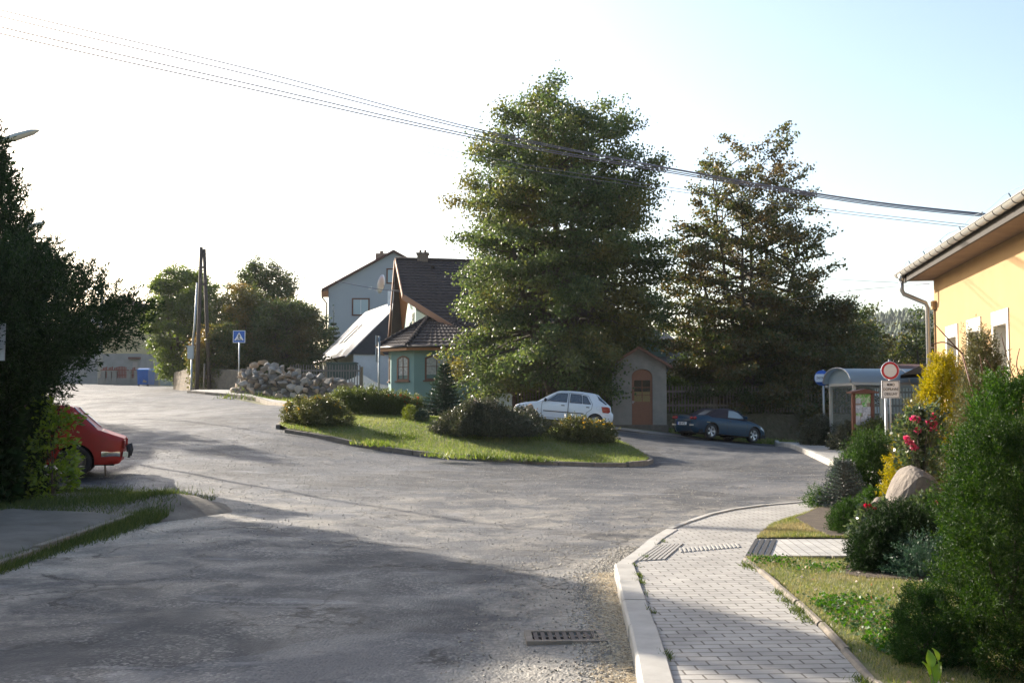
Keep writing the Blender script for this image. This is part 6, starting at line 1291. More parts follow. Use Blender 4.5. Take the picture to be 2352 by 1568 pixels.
# ---------------------------------------------------------------- broadleaf trees
L_lime = leafmat('linden_leaf', [(.038,.068,.022),(.054,.088,.028),(.078,.114,.036),(.12,.15,.05)], .46, .42, patch=((.14,.12,.03), .35))
L_brown = leafmat('browning_leaf', [(.038,.060,.018),(.055,.074,.022),(.075,.080,.026),(.13,.095,.03)], .42, .42, patch=((.10,.072,.026), .6))
L_walnut = leafmat('walnut_leaf', [(.055,.09,.018),(.08,.12,.025),(.11,.15,.035)], .48, .4)
L_dark = leafmat('dark_leaf', [(.030,.054,.016),(.045,.072,.02),(.07,.092,.026)], .42, .42, patch=((.10,.08,.025), .4))
L_mid = leafmat('mixed_leaf', [(.035,.06,.014),(.06,.085,.02),(.12,.11,.03)], .4, .42, patch=((.16,.11,.03), .3))
tx, ty = (1292-1176)/FD*47, 47.0; tz_ = T(tx, ty)
tree('linden_tree', 'tallest tree, a broad green linden with layered boughs behind the white car', (tx, ty, tz_), 13.5,
     [(-.4,-.2,.98),(-1.9,.4,.96),(1.4,-.4,1.0),(-2.9,-.6,.80),(2.7,.5,.82),(.5,.6,.95)], [(0,3.4),(.10,4.6),(.18,5.4),(.30,5.2),(.42,4.6),(.55,4.5),(.66,4.4),(.76,4.1),(.86,3.5),(.94,2.9),(1,2.1)],
     290, 17, 27, (.125,.105), L_lime, z_lo=.165, tr=.36, elev=(-.16,.45), tw=.95, vs=.2, asym=lambda a, t: .66 if (t < .34 and math.cos(a-.1) > .25 and math.sin(a) < .5) else 1.0)
t2x, t2y = (1722-1176)/FD*49, 49.0; t2z = T(t2x, t2y)
tree('autumn_tree', 'sparser tree turning brown with several straight stems, right of the tall linden', (t2x, t2y, t2z), 12.3,
     [(.2,0,.90),(-1.5,.3,1.0),(1.3,.4,.97),(-.5,-.5,.88),(2.4,-.2,.80),(-2.6,.2,.74)], [(0,3.0),(.12,4.2),(.3,4.4),(.45,4.2),(.58,3.8),(.72,3.2),(.85,2.9),(.95,2.3),(1,1.3)],
     210, 14, 19, (.13,.11), L_brown, z_lo=.12, tr=.24, elev=(.05,.75), tw=.85, vs=.13)
tree('bushy_maple', 'low dense reddish-green tree under the sparse tree, above the blue car', (t2x+2.1, 49.5, T(t2x+2, 49.5)), 6.6, [(.5,0,1),(-1,.4,.9),(1.9,-.2,.85)], [(0,2.8),(.2,3.6),(.5,3.4),(.8,2.2),(1,.9)], 120, 16, 30, (.12,.10), L_brown, z_lo=.1, tr=.14, elev=(.0,.5), tw=.8, vs=.2)
tree('bushy_maple', 'low dense dark tree between shrine and the autumn tree', (t2x-1.0, 49.0, T(t2x-2, 49)), 5.6, [(-.3,0,1),(.9,.3,.9)], [(0,2.2),(.25,2.7),(.6,2.3),(.85,1.4),(1,.6)], 90, 15, 26, (.12,.10), L_dark, z_lo=.08, tr=.13, elev=(.0,.5), tw=.75, vs=.2)
for i, (px, Y, top, bot, r, m_, lab) in enumerate((
    (1905, 55, 716, 960, 3.4, L_mid, 'rounded tree beyond the bus stop sign with yellowing leaves'),
    (1955, 60, 712, 960, 2.5, L_dark, 'dark green tree behind the bus shelter roof'),
    (2052, 62, 790, 960, 2.9, L_mid, 'lower green tree right of the shelter, under the far wooded hill'),
    (2122, 58, 706, 900, 1.2, L_dark, 'narrow dark tree beside the downpipe of the ochre house'),
    (1850, 52, 742, 960, 2.8, L_brown, 'russet tree at the right foot of the autumn tree'),
    )):
    x = (px-CX)/FD*Y; z = T(x, Y); H = CAMZ+(HOR-top)*Y/FD-z
    tree('hedgerow_tree', lab, (x, Y, z), H, [(.2,0,1),(-.7*r/3,.2,.88),(.8*r/3,-.2,.85)], [(0,r*.8),(.25,r),(.55,r*.92),(.8,r*.6),(1,r*.2)], 80 if r > 2 else 45, 15, 26, (.15,.12), m_, z_lo=.08, tr=.16, elev=(0,.6), tw=.85, vs=.22)
# trees on the left beyond the rock pile
for (px, Y, top, r, m_, lab, leafs) in (
    (404, 74, 622, 2.35, L_walnut, 'bright green walnut tree left of the wooden pole', (.20,.11)),
    (452, 78, 640, 2.0, L_walnut, 'light green tree directly behind the wooden pole', (.18,.10)),
    (560, 70, 676, 2.7, L_mid, 'yellow-tinged bushy tree behind the crossing sign', (.14,.10)),
    (607, 76, 612, 2.9, L_dark, 'dark round fruit tree rising above the others left of the blue-grey house', (.15,.11)),
    (655, 68, 704, 2.4, L_dark, 'dark green tree behind the right half of the rock pile', (.13,.10)),
    (712, 84, 712, 1.7, L_dark, 'small dark tree touching the corner of the blue-grey house', (.13,.10)),
    (505, 66, 762, 1.7, L_mid, 'low leafy shrub hanging over the stone wall', (.14,.10))):
    x = (px-CX)/FD*Y; z = T(x, Y); H = CAMZ+(HOR-top)*Y/FD-z
    tree('garden_tree', lab, (x, Y, z), H, [(.1,0,1),(-.35*r,.2,.9),(.4*r,-.2,.86)], [(0,r*(.2 if px == 404 else .75)),(.2,r*(.45 if px == 404 else .95)),(.5,r),(.75,r*.8),(.93,r*.45),(1,r*.15)], 130, 17, 26, leafs, m_, z_lo=.10 if px == 404 else .06, tr=.16, elev=(0,.8), tw=.75, vs=.2)
tree('garden_tree', 'unseen tree added behind the conifer at the far left to shadow the road', (-18.6, 38.4, T(-18.6, 38.4)), 6.2, [(0,0,1),(.5,.2,.9)], [(0,.8),(.3,1.6),(.7,1.3),(1,.3)], 60, 14, 24, (.14,.11), L_mid, z_lo=.2, tr=.12, tw=.8, vs=.2)  # unseen tree added for a band of shadow across the road
# ---------------------------------------------------------------- conifers
C_yew = leafmat('juniper_dark', [(.008,.020,.006),(.014,.034,.009),(.024,.05,.013)], .22, .65, spec=.2)
C_jun = leafmat('juniper_green', [(.014,.040,.008),(.026,.064,.012),(.042,.088,.018)], .28, .65, spec=.2)
C_thuja = leafmat('thuja_green', [(.018,.052,.009),(.034,.085,.013),(.058,.12,.02)], .32, .6, spec=.25)
C_gold = leafmat('golden_thuja', [(.16,.18,.008),(.32,.28,.010),(.44,.36,.018)], .35, .6, spec=.25)
C_oliv = leafmat('olive_thuja', [(.06,.075,.025),(.09,.10,.035),(.13,.10,.045)], .3, .5)
C_blue = leafmat('blue_spruce', [(.035,.05,.048),(.06,.08,.075),(.085,.105,.10)], .15, .5)
C_spr = leafmat('spruce_green', [(.016,.036,.020),(.028,.055,.030),(.045,.08,.045)], .18, .5)
def conifer(name, lab, c, H, R0, m, tips, per, slen, sw, leaf, prof, up=.7, **kw):
    return shrub(name, lab, 'conifer', c, R0, R0, H, prof, tips, per, slen, sw, leaf, m, up=up, **kw)
bx, by = -9.15, 18.6
conifer('yew_tree', 'tall dark conifer filling the left edge of the view', (bx-.25, by, T(bx, by)), 6.3, 1.8, C_yew, 4200, 50, .42, .07, (.085,.022), [(0,.3),(.16,.42),(.3,.85),(.45,1),(.62,.72),(.75,.47),(.87,.30),(1,.06)], up=.75, lump=.2, lf=2.2, base=.3, fill=9000)
conifer('yew_tree', 'lower spreading conifer with pointed sprays, right of the tall dark one', (-7.65, 16.4, T(-7, 16.3)), 3.8, 1.9, C_yew, 3400, 50, .42, .06, (.08,.02), [(0,.01),(.42,.03),(.49,.2),(.6,.48),(.74,.78),(.83,.8),(.92,.5),(1,.1)], up=.95, lump=.24, lf=2.8, base=.25, fill=5500, twigs=1)
conifer('yew_tree', 'unseen second conifer added outside the view on the left for its shadow, nearer the camera', (-12.6, 10.2, T(-12, 10.2)), 7.4, 2.3, C_yew, 1000, 40, .7, .10, (.13,.035), [(0,.6),(.3,1),(.6,.75),(.85,.35),(1,.05)], lump=.2, base=.2)  # unseen conifer added to cast shadow from the left
conifer('yew_tree', 'low dense dark yew bush at the foot of the tall conifers', (-8.35, 17.4, T(-8.3, 17.4)), 2.3, .75, C_yew, 1500, 46, .35, .06, (.08,.02), [(0,.9),(.4,1),(.75,.8),(1,.3)], up=.6, base=.35, fill=3000)
# leafy suckers by the red saloon, sunlight put into the leaf colour
L_lit = leafmat('sunlit_sucker_leaf', [(.08,.14,.02),(.14,.22,.03),(.20,.28,.05)], .5, .35)
shrub('leafy_shrub', 'small shrub with leaves coloured as sunlit in front of the red saloon', 'shrub', (-7.28, 17.2, T(-7.5, 17.2)), .22, .3, 1.5, [(0,.5),(.3,.9),(.7,1),(1,.4)], 110, 14, .26, .07, (.10,.05), L_lit, up=.3, base=.3, lump=.3, fill=0)
# small firs
def spruce(name, lab, c, H, R0, m, layers=16, leaf=(.06,.012), leader=.18):
    root = thing(name, c, lab, 'conifer'); mb = MB(); mb.tube([(0,0,-.1),(0,0,H)], [R0*.06+.015, .006], 7); P = []; D = []
    for i in range(layers):
        t = (i+.2)/layers; z = H*(.05+t*(1-leader-.05)); r = R0*(1-t)**.85*random.uniform(.85,1.12)+.06; nb_ = int(9+6*(1-t))
        for b in range(nb_):
            a = 2*math.pi*(b+random.random()*.8)/nb_; l = r*random.uniform(.78,1.12); up_ = .10+.35*t; d = Vector((math.cos(a), math.sin(a), up_)); s_ = np.linspace(.1,1,max(5,int(l/.045)))
            mb.tube([(0,0,z), tuple(Vector((0,0,z))+d*l)], [.012,.003], 3, False)
            sd_ = np.array([-math.sin(a), math.cos(a), 0])
            for s in s_:
                k = 13; w = .26*l*(1.1-s)+.035; q = rng.uniform(-1, 1, k); base = np.array([0,0,z])+np.array(d)*l*s+np.outer(q*w, sd_)+np.outer(np.abs(q)*w*.35, np.array(d)); base[:, 2] += rng.normal(0,.018,k)-.04*s*l; P.append(base); D.append(np.array(d)*.7+np.outer(np.sign(q), sd_)*.6+rng.normal(size=(k,3))*.4+np.array([0,0,.25]))
    k = 30; P.append(np.column_stack([rng.normal(0,.01,k), rng.normal(0,.01,k), H*(1-leader)+rng.uniform(0,1,k)*H*leader])); D.append(rng.normal(size=(k,3))+np.array([0,0,1.5]))
    mb.build('trunk', M_bark, root); P = np.concatenate(P); D = np.concatenate(D); V, F = leaf_quads(P, D, leaf[0], leaf[1]); npmesh('foliage', V, F, m, root); return root
p_ = W(1020, 955, 36.2); z0_ = float(iz(np.array([p_.x]), np.array([36.2]))[0]); spruce('young_fir', 'young dark fir with a long leader on the traffic island, before the teal bay', (p_.x, 36.2, z0_), CAMZ+(928-808)*36.2/FD-z0_, .62, C_spr, 15, (.075,.02))
x_ = (765-CX)/FD*87; spruce('garden_spruce', 'thin spruce top standing before the blue-grey house', (x_, 87, 2.4), CAMZ+(928-700)*87/FD-2.4, 1.3, C_spr, 14, (.16,.05))
# ---------------------------------------------------------------- island planting
def on_island(px, py, Y=None):
    p = G(px, py, .25); y = Y or p.y; x = (px-CX)/FD*y; return (x, y, float(iz(np.array([x]), np.array([y]))[0])-.02)
dome = [(0,.85),(.3,1),(.6,.86),(.85,.5),(1,.12)]
S_pot = leafmat('potentilla_leaf', [(.05,.065,.018),(.08,.095,.03),(.13,.12,.045)], .4, .4); S_hedge = leafmat('shrub_leaf', [(.05,.075,.018),(.08,.11,.025),(.12,.14,.045)], .42, .4); S_cot = leafmat('cotoneaster_leaf', [(.022,.032,.014),(.04,.052,.022),(.09,.085,.05)], .3, .33, spec=.8)
M_yfl = leafmat('yellow_petal', [(.62,.38,.02),(.75,.52,.05)], .35, .6); M_pink = leafmat('pink_petal', [(.62,.10,.17),(.75,.20,.28),(.50,.04,.10)], .35, .5); M_red = leafmat('red_petal', [(.50,.015,.02),(.62,.03,.05)], .3, .5); M_wfl = leafmat('pale_petal', [(.6,.45,.42),(.7,.6,.56)], .3, .5)
def fl_pts(B, Dr, n, hmin=.3, out=.1, H=1):
    k = [i for i in range(len(B)) if B[i, 2] > hmin*H]; random.shuffle(k); return [B[i]+Dr[i]*out for i in k[:n]]
c = on_island(738, 985, 32.7); r_, B, Dr = shrub('potentilla_bush', 'yellow-flowering bush at the left end of the traffic island', 'shrub', c, .9, .75, .72, dome, 900, 26, .22, .05, (.05,.026), S_pot, up=.6, base=.5, lump=.3, lf=4); flowers(r_, fl_pts(B, Dr, 34, .3, .16), .035, M_yfl)
c = on_island(692, 985, 33.3); r_, B, Dr = shrub('potentilla_bush', 'smaller yellow-flowering bush spilling over the island kerb at its left tip', 'shrub', c, .55, .55, .66, dome, 420, 24, .2, .05, (.05,.026), S_pot, up=.6, base=.5); flowers(r_, fl_pts(B, Dr, 14, .3, .16), .035, M_yfl)
for i, (px, w_, h_, lab) in enumerate(((800,.6,.72,'pale green upright shrub next to the yellow-flowering bush'),(836,.62,.78,'second upright shrub in the row, below the edge-on signs'),(872,.6,.70,'third upright shrub in the row across the island back'),(908,.58,.66,'fourth upright shrub in the row, left of the orange flowers'),(945,.5,.55,'shrub with orange-red flowers at the foot of the teal bay'))):
    c = on_island(px, 965, 36.8); r_, B, Dr = shrub('island_shrub', lab, 'shrub', c, w_, .45, h_, [(0,.8),(.4,1),(.8,.7),(1,.4)], 420, 24, .26, .035, (.06,.02), S_hedge, up=1.4, base=.5, group='upright shrubs along the back of the island')
    if px > 900: flowers(r_, fl_pts(B, Dr, 16, .3, .15), .04, leafmat('orange_petal', [(.55,.13,.02),(.5,.05,.02)], .3, .5))
c = on_island(943, 972, 34.6); conifer('globe_thuja', 'small round golden-green thuja on the traffic island', c, .46, .21, C_gold if 0 else leafmat('lime_thuja', [(.10,.14,.012),(.17,.21,.02)], .3, .5), 260, 24, .09, .02, (.03,.010), [(0,.8),(.4,1),(.8,.75),(1,.3)], base=.7, lump=.05)
c = on_island(970, 973, 34.4); conifer('globe_thuja', 'small dark round thuja beside the golden one', c, .36, .22, C_spr, 260, 24, .08, .02, (.03,.010), [(0,.8),(.4,1),(.8,.75),(1,.3)], base=.7, lump=.05)
c = on_island(1105, 1000, 32.6); r_, B, Dr = shrub('cotoneaster_mound', 'large dark glossy mound of cotoneaster in the middle of the island', 'shrub', c, 1.5, 1.1, .88, [(0,1),(.25,.93),(.5,.74),(.75,.46),(1,.2)], 2000, 26, .28, .055, (.055,.03), S_cot, up=.5, base=.55, lump=.24, lf=3); flowers(r_, fl_pts(B, Dr, 16, .7, .2), .045, M_wfl)
c = on_island(1190, 1000, 33.8); r_, B, Dr = shrub('cotoneaster_mound', 'lower spread of the dark mound before the standing stone', 'shrub', c, .7, .7, .62, dome, 500, 24, .22, .05, (.05,.03), S_cot, up=.5, base=.55)
c = on_island(1320, 1000, 33.2); r_, B, Dr = shrub('potentilla_bush', 'yellow-dotted bush in front of the white hatchback door', 'shrub', c, .86, .6, .62, dome, 650, 24, .24, .05, (.05,.026), S_pot, up=.7, base=.45, lump=.3, lf=4); flowers(r_, fl_pts(B, Dr, 30, .3, .18), .035, M_yfl)
c = on_island(1378, 1002, 33.6); r_, B, Dr = shrub('potentilla_bush', 'yellow-dotted bush in front of the rear wheel of the white hatchback', 'shrub', c, .55, .5, .52, dome, 430, 24, .22, .05, (.05,.026), S_pot, up=.7, base=.45, lump=.3, lf=4); flowers(r_, fl_pts(B, Dr, 18, .3, .18), .035, M_yfl)
for k, (px, py) in enumerate(((1030,1037),(1120,1040),(860,1010),(1215,1045),(1235,1010),(910,995))):
    p = on_island(px, py); n = 260; a = np.column_stack([rng.normal(p[0],.28,n), rng.normal(p[1],.2,n)]); 
    tag(grass('weed_tuft', 0, np.column_stack([a, iz(a[:, 0], a[:, 1])]), .16, .03, G_verge if k % 2 else G_island, .7), 'leafy weed tuft in the island grass', 'weeds', kind='stuff')
# ---------------------------------------------------------------- rocks
def rock_mesh(seed, n=16, flat=.75):
    import bmesh
    r = random.Random(seed); bm = bmesh.new()
    for i in range(n):
        v = Vector((r.gauss(0,1), r.gauss(0,1), r.gauss(0,1))).normalized()*r.uniform(.8,1.05); bm.verts.new((v.x*.55, v.y*.5, v.z*.5*flat))
    bmesh.ops.convex_hull(bm, input=bm.verts); 
    bmesh.ops.delete(bm, geom=[v for v in bm.verts if not v.link_faces], context='VERTS')
    bmesh.ops.bevel(bm, geom=bm.edges[:], offset=.025, segments=1, affect='EDGES', clamp_overlap=True); bmesh.ops.triangulate(bm, faces=bm.faces[:])
    bmesh.ops.subdivide_edges(bm, edges=bm.edges[:], cuts=1, use_grid_fill=True)
    for v in bm.verts: v.co += Vector((r.uniform(-1,1), r.uniform(-1,1), r.uniform(-1,1)))*.006
    me = bpy.data.meshes.new('boulder'); bm.to_mesh(me); bm.free(); return me
M_rocks = [mat('pale_rock', (.42,.36,.29), .9, noise=(3,(.26,.22,.175),.25), bump=(14,.9,.04)), mat('grey_rock', (.33,.31,.28), .9, noise=(4,(.20,.185,.17),.25), bump=(14,.9,.04)), mat('tan_rock', (.40,.30,.21), .9, noise=(3,(.26,.19,.13),.25), bump=(14,.9,.04))]
RM = []
for m_ in M_rocks: vary(m_, .6, 1.25, True)
for i in range(9): me = rock_mesh(100+i, 9+i%5, .85); me.materials.append(M_rocks[i % 3]); RM.append(me)
def pile_h(x, y):
    s = (x+13.5)/6.6; ridge = interp_prof([(-.12,0),(-.04,1.2),(.08,1.75),(.3,1.6),(.5,1.3),(.65,1.25),(.78,1.15),(.95,.7),(1.08,0)], s); yc = 55.2-3.0*s*0.9; return ridge*max(0, 1-((y-yc)/1.45)**2)
rr_ = random.Random(3); placed = []
heap = MB()
for (lvl, cnt) in ((0,130),(1,120),(2,80)):
    tries = 0
    while cnt > 0 and tries < 4000:
        tries += 1; x = rr_.uniform(-14.4,-6.7); yy = rr_.uniform(50.2, 56.5); h = pile_h(x, yy); sz = rr_.uniform(.30,.66)*(1 if lvl < 2 else .85)
        z = h*(.25+.32*lvl) if lvl else rr_.uniform(0,.12)
        if lvl and h < .3+.25*lvl: continue
        if not lvl and h < .05 and rr_.random() < .997: continue
        if any((x-a)**2+(yy-b)**2+(1.4*(z-c))**2 < (.40*(sz+s))**2 for a, b, c, s in placed): continue
        placed.append((x, yy, z, sz)); cnt -= 1
for (x, y, z, s) in placed:
    o_ = bpy.data.objects.new('boulder', rr_.choice(RM)); o_.location = (x, y, T(x, y)+z+s*.18); o_.scale = (s*1.15, s*1.1, s*1.15); o_.rotation_euler = (rr_.uniform(-.5,.5), rr_.uniform(-.5,.5), rr_.uniform(0,6.28)); link(o_)
    tag(o_, 'rough quarried boulder in the rock pile beside the crossing sign', 'boulder', 'boulders of the rock pile')
# soil and rubble core of the pile so no light shows through
xs_ = np.linspace(-14.2,-6.8,40); ys_ = np.linspace(50.4,56.8,34); Xp, Yp = np.meshgrid(xs_, ys_); Zp = TV(Xp, Yp)+np.array([[pile_h(a, b) for a, b in zip(r1, r2)] for r1, r2 in zip(Xp, Yp)])*.72-.12; ii = np.arange(40*34).reshape(34, 40)
o_ = npmesh('rubble', np.column_stack([Xp.ravel(), Yp.ravel(), Zp.ravel()]), np.stack([ii[:-1,:-1],ii[:-1,1:],ii[1:,1:],ii[1:,:-1]],-1).reshape(-1,4), mat('rubble_soil', (.10,.085,.065), .95, noise=(5,(.06,.05,.04),.2), bump=(10,1,.06)), None, True); tag(o_, 'dark soil and rubble between the boulders of the pile', 'rubble', kind='stuff')
p = np.column_stack([rng.uniform(-14,-7,700), rng.uniform(50.5,55,700)]); tag(grass('weeds', 0, np.column_stack([p, TV(p[:,0],p[:,1])+np.array([pile_h(a,b) for a,b in p])*.55]), .3, .05, G_verge, .8), 'weeds growing among the boulders of the pile', 'weeds', kind='stuff')
def big_rock(name, lab, loc, sc, rot, seed, m):
    me = rock_mesh(seed, 20, 1); me.materials.append(m); o_ = bpy.data.objects.new(name, me); o_.location = loc; o_.scale = sc; o_.rotation_euler = rot; md = o_.modifiers.new('s', 'SUBSURF'); md.levels = 1; md.render_levels = 1; link(o_); return tag(o_, lab, 'boulder')
M_gran = mat('garden_granite', (.22,.185,.15), .85, noise=(5,(.10,.08,.068),.2), bump=(25,.7,.02))
c = on_island(1212, 985, 34.9); big_rock('standing_stone', 'squat tan stone at the nose of the white hatchback on the island', (c[0]+.05, c[1], c[2]+.32), (.66,.6,1.0), (.1,.1,.4), 21, M_rocks[2])
def on_lawn(px, Y): x = (px-CX)/FD*Y; return (x, Y, T(x, Y)+.13)
c = on_lawn(2095, 12.6)
mb = MB()
def boulder_from(name, lab, outline, Y, depth, m):
    import bmesh
    r = random.Random(9); c0 = W(outline[0][0], outline[0][1], Y); c0 = Vector((W(2098, 1100, Y).x, Y, T(c0.x, Y))); bm = bmesh.new(); P = [W(a, b, Y)-c0 for a, b in outline]; cen = sum(P, Vector())/len(P)
    for p in P:
        for k, (dy, s) in enumerate(((-depth*.55, .62), (-depth*.3, .9), (0, 1), (depth*.5, .75))):
            q = cen+(p-cen)*s; bm.verts.new((q.x+r.uniform(-.015,.015), dy+r.uniform(-.03,.03), q.z+r.uniform(-.015,.015)))
    bmesh.ops.convex_hull(bm, input=bm.verts); bmesh.ops.delete(bm, geom=[v for v in bm.verts if not v.link_faces], context='VERTS')
    bmesh.ops.subdivide_edges(bm, edges=bm.edges[:], cuts=2, use_grid_fill=True, smooth=.25)
    for v in bm.verts: v.co += Vector((r.uniform(-1,1), r.uniform(-1,1), r.uniform(-1,1)))*.006
    me = bpy.data.meshes.new(name); bm.to_mesh(me); bm.free(); me.materials.append(m); o_ = bpy.data.objects.new(name, me); o_.location = c0; link(o_); return tag(o_, lab, 'boulder')
boulder_from('garden_boulder', 'large pink-grey boulder leaning among the garden roses', [(2030,1215),(2036,1150),(2052,1112),(2074,1078),(2092,1067),(2106,1074),(2118,1086),(2138,1092),(2152,1118),(2160,1215)], 12.4, .5, M_gran)
big_rock('garden_boulder', 'low flat pale stone left of the large garden boulder', (on_lawn(2032, 13.6)[0], 13.6, .40), (.42,.3,.25), (0,.1,.3), 35, M_gran)
# ---------------------------------------------------------------- garden on the right
def jun(name, lab, px, Y, rx, h, m, prof=dome, tips=900, per=34, sl_=.2, sw=.03, leaf=(.035,.008), up=.5, dy=0, **kw):
    c = on_lawn(px, Y); kw.setdefault('group', None); return conifer(name, lab, (c[0], c[1]+dy, c[2]-.03), h, rx, m, tips, per, sl_, sw, leaf, prof, up=up, **kw)
spread = [(0,.75),(.2,1),(.5,.92),(.8,.62),(1,.25)]
c = on_lawn(1933, 16.9); spruce('dwarf_blue_spruce', 'dwarf blue-grey spruce at the tip of the garden by the pavement', (c[0], c[1], c[2]-.02), .86, .42, C_blue, 13, (.032,.009), leader=.12)
jun('juniper_bush', 'tiny bright green shrub tucked left of the dwarf blue spruce', 1878, 17.2, .09, .26, C_thuja, tips=160)
jun('juniper_bush', 'wide feathery juniper behind the dwarf blue spruce', 2003, 18.6, .52, 1.02, C_jun, spread, 1200, 34, .28, .035, (.045,.010), .7)
jun('juniper_bush', 'small green juniper peeping above the dwarf blue spruce', 1942, 18.3, .2, .72, C_thuja, dome, 350, 30, .18, .03, (.04,.01), .9)
jun('juniper_bush', 'low rounded juniper between lawn and path, below the blue spruce', 1957, 13.9, .30, .36, C_jun, dome, 800, 32, .13, .025, (.032,.007), .6)
jun('juniper_bush', 'round vivid green dwarf conifer in front of the flat stone', 2002, 14.6, .22, .50, C_thuja, dome, 700, 32, .08, .02, (.028,.007), .6)
jun('juniper_bush', 'dark irregular juniper standing at the end of the garden path', 2058, 10.9, .36, .60, C_yew, [(0,.7),(.2,.95),(.45,.9),(.7,.6),(.9,.35),(1,.1)], 1300, 36, .16, .03, (.03,.008), .8, lump=.3, lf=5)
jun('juniper_bush', 'dark clumped juniper overhanging the path edge', 2010, 10.75, .22, .44, C_yew, dome, 600, 34, .12, .025, (.03,.008), .6, lump=.25, lf=6)
jun('juniper_bush', 'broad dark juniper right of the path juniper, under the red roses', 2128, 11.2, .26, .50, C_jun, spread, 800, 34, .16, .03, (.03,.008), .6, lump=.25)
jun('juniper_bush', 'low spreading blue-green juniper with feathery tips on the dark soil', 2132, 10.35, .30, .30, leafmat('juniper_bluegreen', [(.03,.07,.045),(.05,.10,.06),(.07,.13,.08)], .2, .5), spread, 600, 34, .2, .025, (.03,.007), .25)
jun('juniper_bush', 'dense dark green bush at the lawn edge in the lower right', 2112, 6.95, .18, .48, C_jun, [(0,.8),(.3,1),(.7,.8),(1,.3)], 900, 36, .085, .018, (.02,.005), .8, lump=.2, lf=8)
jun('golden_thuja', 'bright yellow thuja before the wall of the ochre house', 2165, 15.2, .52, 2.25, C_gold, [(0,1),(.3,1),(.55,.82),(.75,.55),(.9,.3),(1,.06)], 3000, 34, .2, .03, (.045,.011), 1.3, lump=.22, lf=4)
jun('golden_thuja', 'yellow thuja sprig below the round sign, behind the roses', 2052, 14.2, .13, .95, C_gold, [(0,.6),(.5,1),(1,.3)], 260, 28, .14, .03, (.04,.010), 1.0)
jun('thuja_bush', 'pale green conical thuja behind the pink roses', 2100, 14.6, .30, 1.62, C_oliv, [(0,1),(.4,.9),(.75,.5),(1,.06)], 900, 32, .2, .03, (.04,.009), 1.2)
jun('thuja_bush', 'slender olive thuja tapering up before the middle window', 2255, 11.8, .24, 2.34, C_oliv, [(0,1),(.4,1),(.62,.8),(.8,.55),(.93,.28),(1,.05)], 2600, 34, .24, .03, (.04,.007), 1.6, lump=.18, lf=5)
jun('thuja_hedge', 'large fresh green thuja filling the right edge of the view', 2318, 8.6, .38, 1.80, C_thuja, [(0,1),(.35,1),(.65,.85),(.85,.55),(1,.2)], 3000, 42, .2, .024, (.028,.008), 1.1, lump=.3, lf=7)
jun('thuja_hedge', 'tall dark thuja in the lower right corner, nearest the camera', 2325, 6.6, .31, 1.50, leafmat('thuja_dark', [(.010,.030,.005),(.020,.052,.008),(.045,.085,.014)], .3, .6, spec=.25), [(0,.9),(.3,1),(.6,.97),(.85,.8),(1,.35)], 3000, 42, .15, .02, (.022,.007), 1.0, lump=.3, lf=9, dy=.1)
# straggly dead shoots standing out of the thujas
c = on_lawn(2300, 9.2); ds_ = thing('bare_shoots', c, 'bare brown shoots sticking up out of the thuja at the right edge', 'twigs'); mb = MB(); 
for pts in (((2210,812),(2175,775),(2145,742)),((2205,806),(2170,786),(2138,792)),((2290,930),(2262,870),(2250,815)),((2340,900),(2318,838),(2300,770)),((2350,880),(2335,840),(2342,800)),((2330,905),(2290,860),(2262,822))):
    P = [W(a, b, 9.2)-Vector(c) for a, b in pts]; C = smooth_chain([tuple(p) for p in P], 4); mb.tube([Vector(q) for q in C], [.007*(1-.6*i/len(C)) for i in range(len(C))], 4)
mb.tube([W(2210,812,9.2)-Vector(c), W(2250,960,9.0)-Vector(c)], .008, 4); mb.tube([W(2290,930,9.2)-Vector(c), W(2300,1010,9.0)-Vector(c)], .008, 4); mb.tube([W(2340,900,9.2)-Vector(c), W(2330,1000,9.0)-Vector(c)], .008, 4); mb.build('shoots', mat('red_brown_twig', (.12,.05,.03), .7), ds_)
# roses
R_leaf = leafmat('rose_leaf', [(.03,.055,.018),(.05,.08,.03),(.09,.12,.05)], .35, .28, spec=.9)
def rose_bloom(mb_pts): return mb_pts
def rose(lab, px, Y, rx, h, blooms, m_, size, tips=260, z0=0, prof=dome):
    c = on_lawn(px, Y); r_, B, Dr = shrub('rose_bush', lab, 'rose bush', (c[0], c[1], c[2]-.02+z0), rx, rx, h, prof, tips, 15, .16, .05, (.055,.036), R_leaf, up=.5, base=.35, lump=.25, lf=4)
    for (bx_, by_) in blooms:
        q = W(bx_, by_, Y-rx*.8)-Vector((c[0], c[1], c[2]-.02+z0)); n = 34; d = unit(rng.normal(size=(n, 3))); 
        V, F = leaf_quads(np.array(q)+d*size*.18, d+np.array([0,0,.5]), size*.75, size*.8); npmesh('bloom', V, F, m_, r_)
    mb = MB(); 
    for (bx_, by_) in blooms: q = W(bx_, by_, Y-rx*.8)-Vector((c[0], c[1], c[2]-.02+z0)); mb.tube([(0,0,.05), (q.x*.4,q.y*.4,q.z*.6), tuple(q)], .005, 4)
    mb.build('cane', M_bark, r_)
rose('tall pink rose bush with large blooms above the boulder', 2108, 13.4, .24, 1.60, [(2105,965),(2132,972),(2142,956),(2143,985),(2108,987),(2083,1008),(2092,1020),(2100,1028),(2148,975),(2097,962)], M_pink, .058, 330, prof=[(0,.05),(.42,.08),(.55,.7),(.8,1),(1,.5)])
rose('small-leaved rose in front of the boulder with crimson blooms at its right', 2118, 11.6, .21, .60, [(2152,1155),(2156,1180),(2149,1187)], leafmat('crimson_petal', [(.55,.02,.06),(.65,.05,.12)], .3, .5), .035, 420)
rose('low red rose with scarlet blooms beside the dark juniper', 2005, 12.0, .17, .50, [(1988,1160),(1998,1161),(2009,1167),(2010,1212),(2003,1210)], M_red, .026, 130)
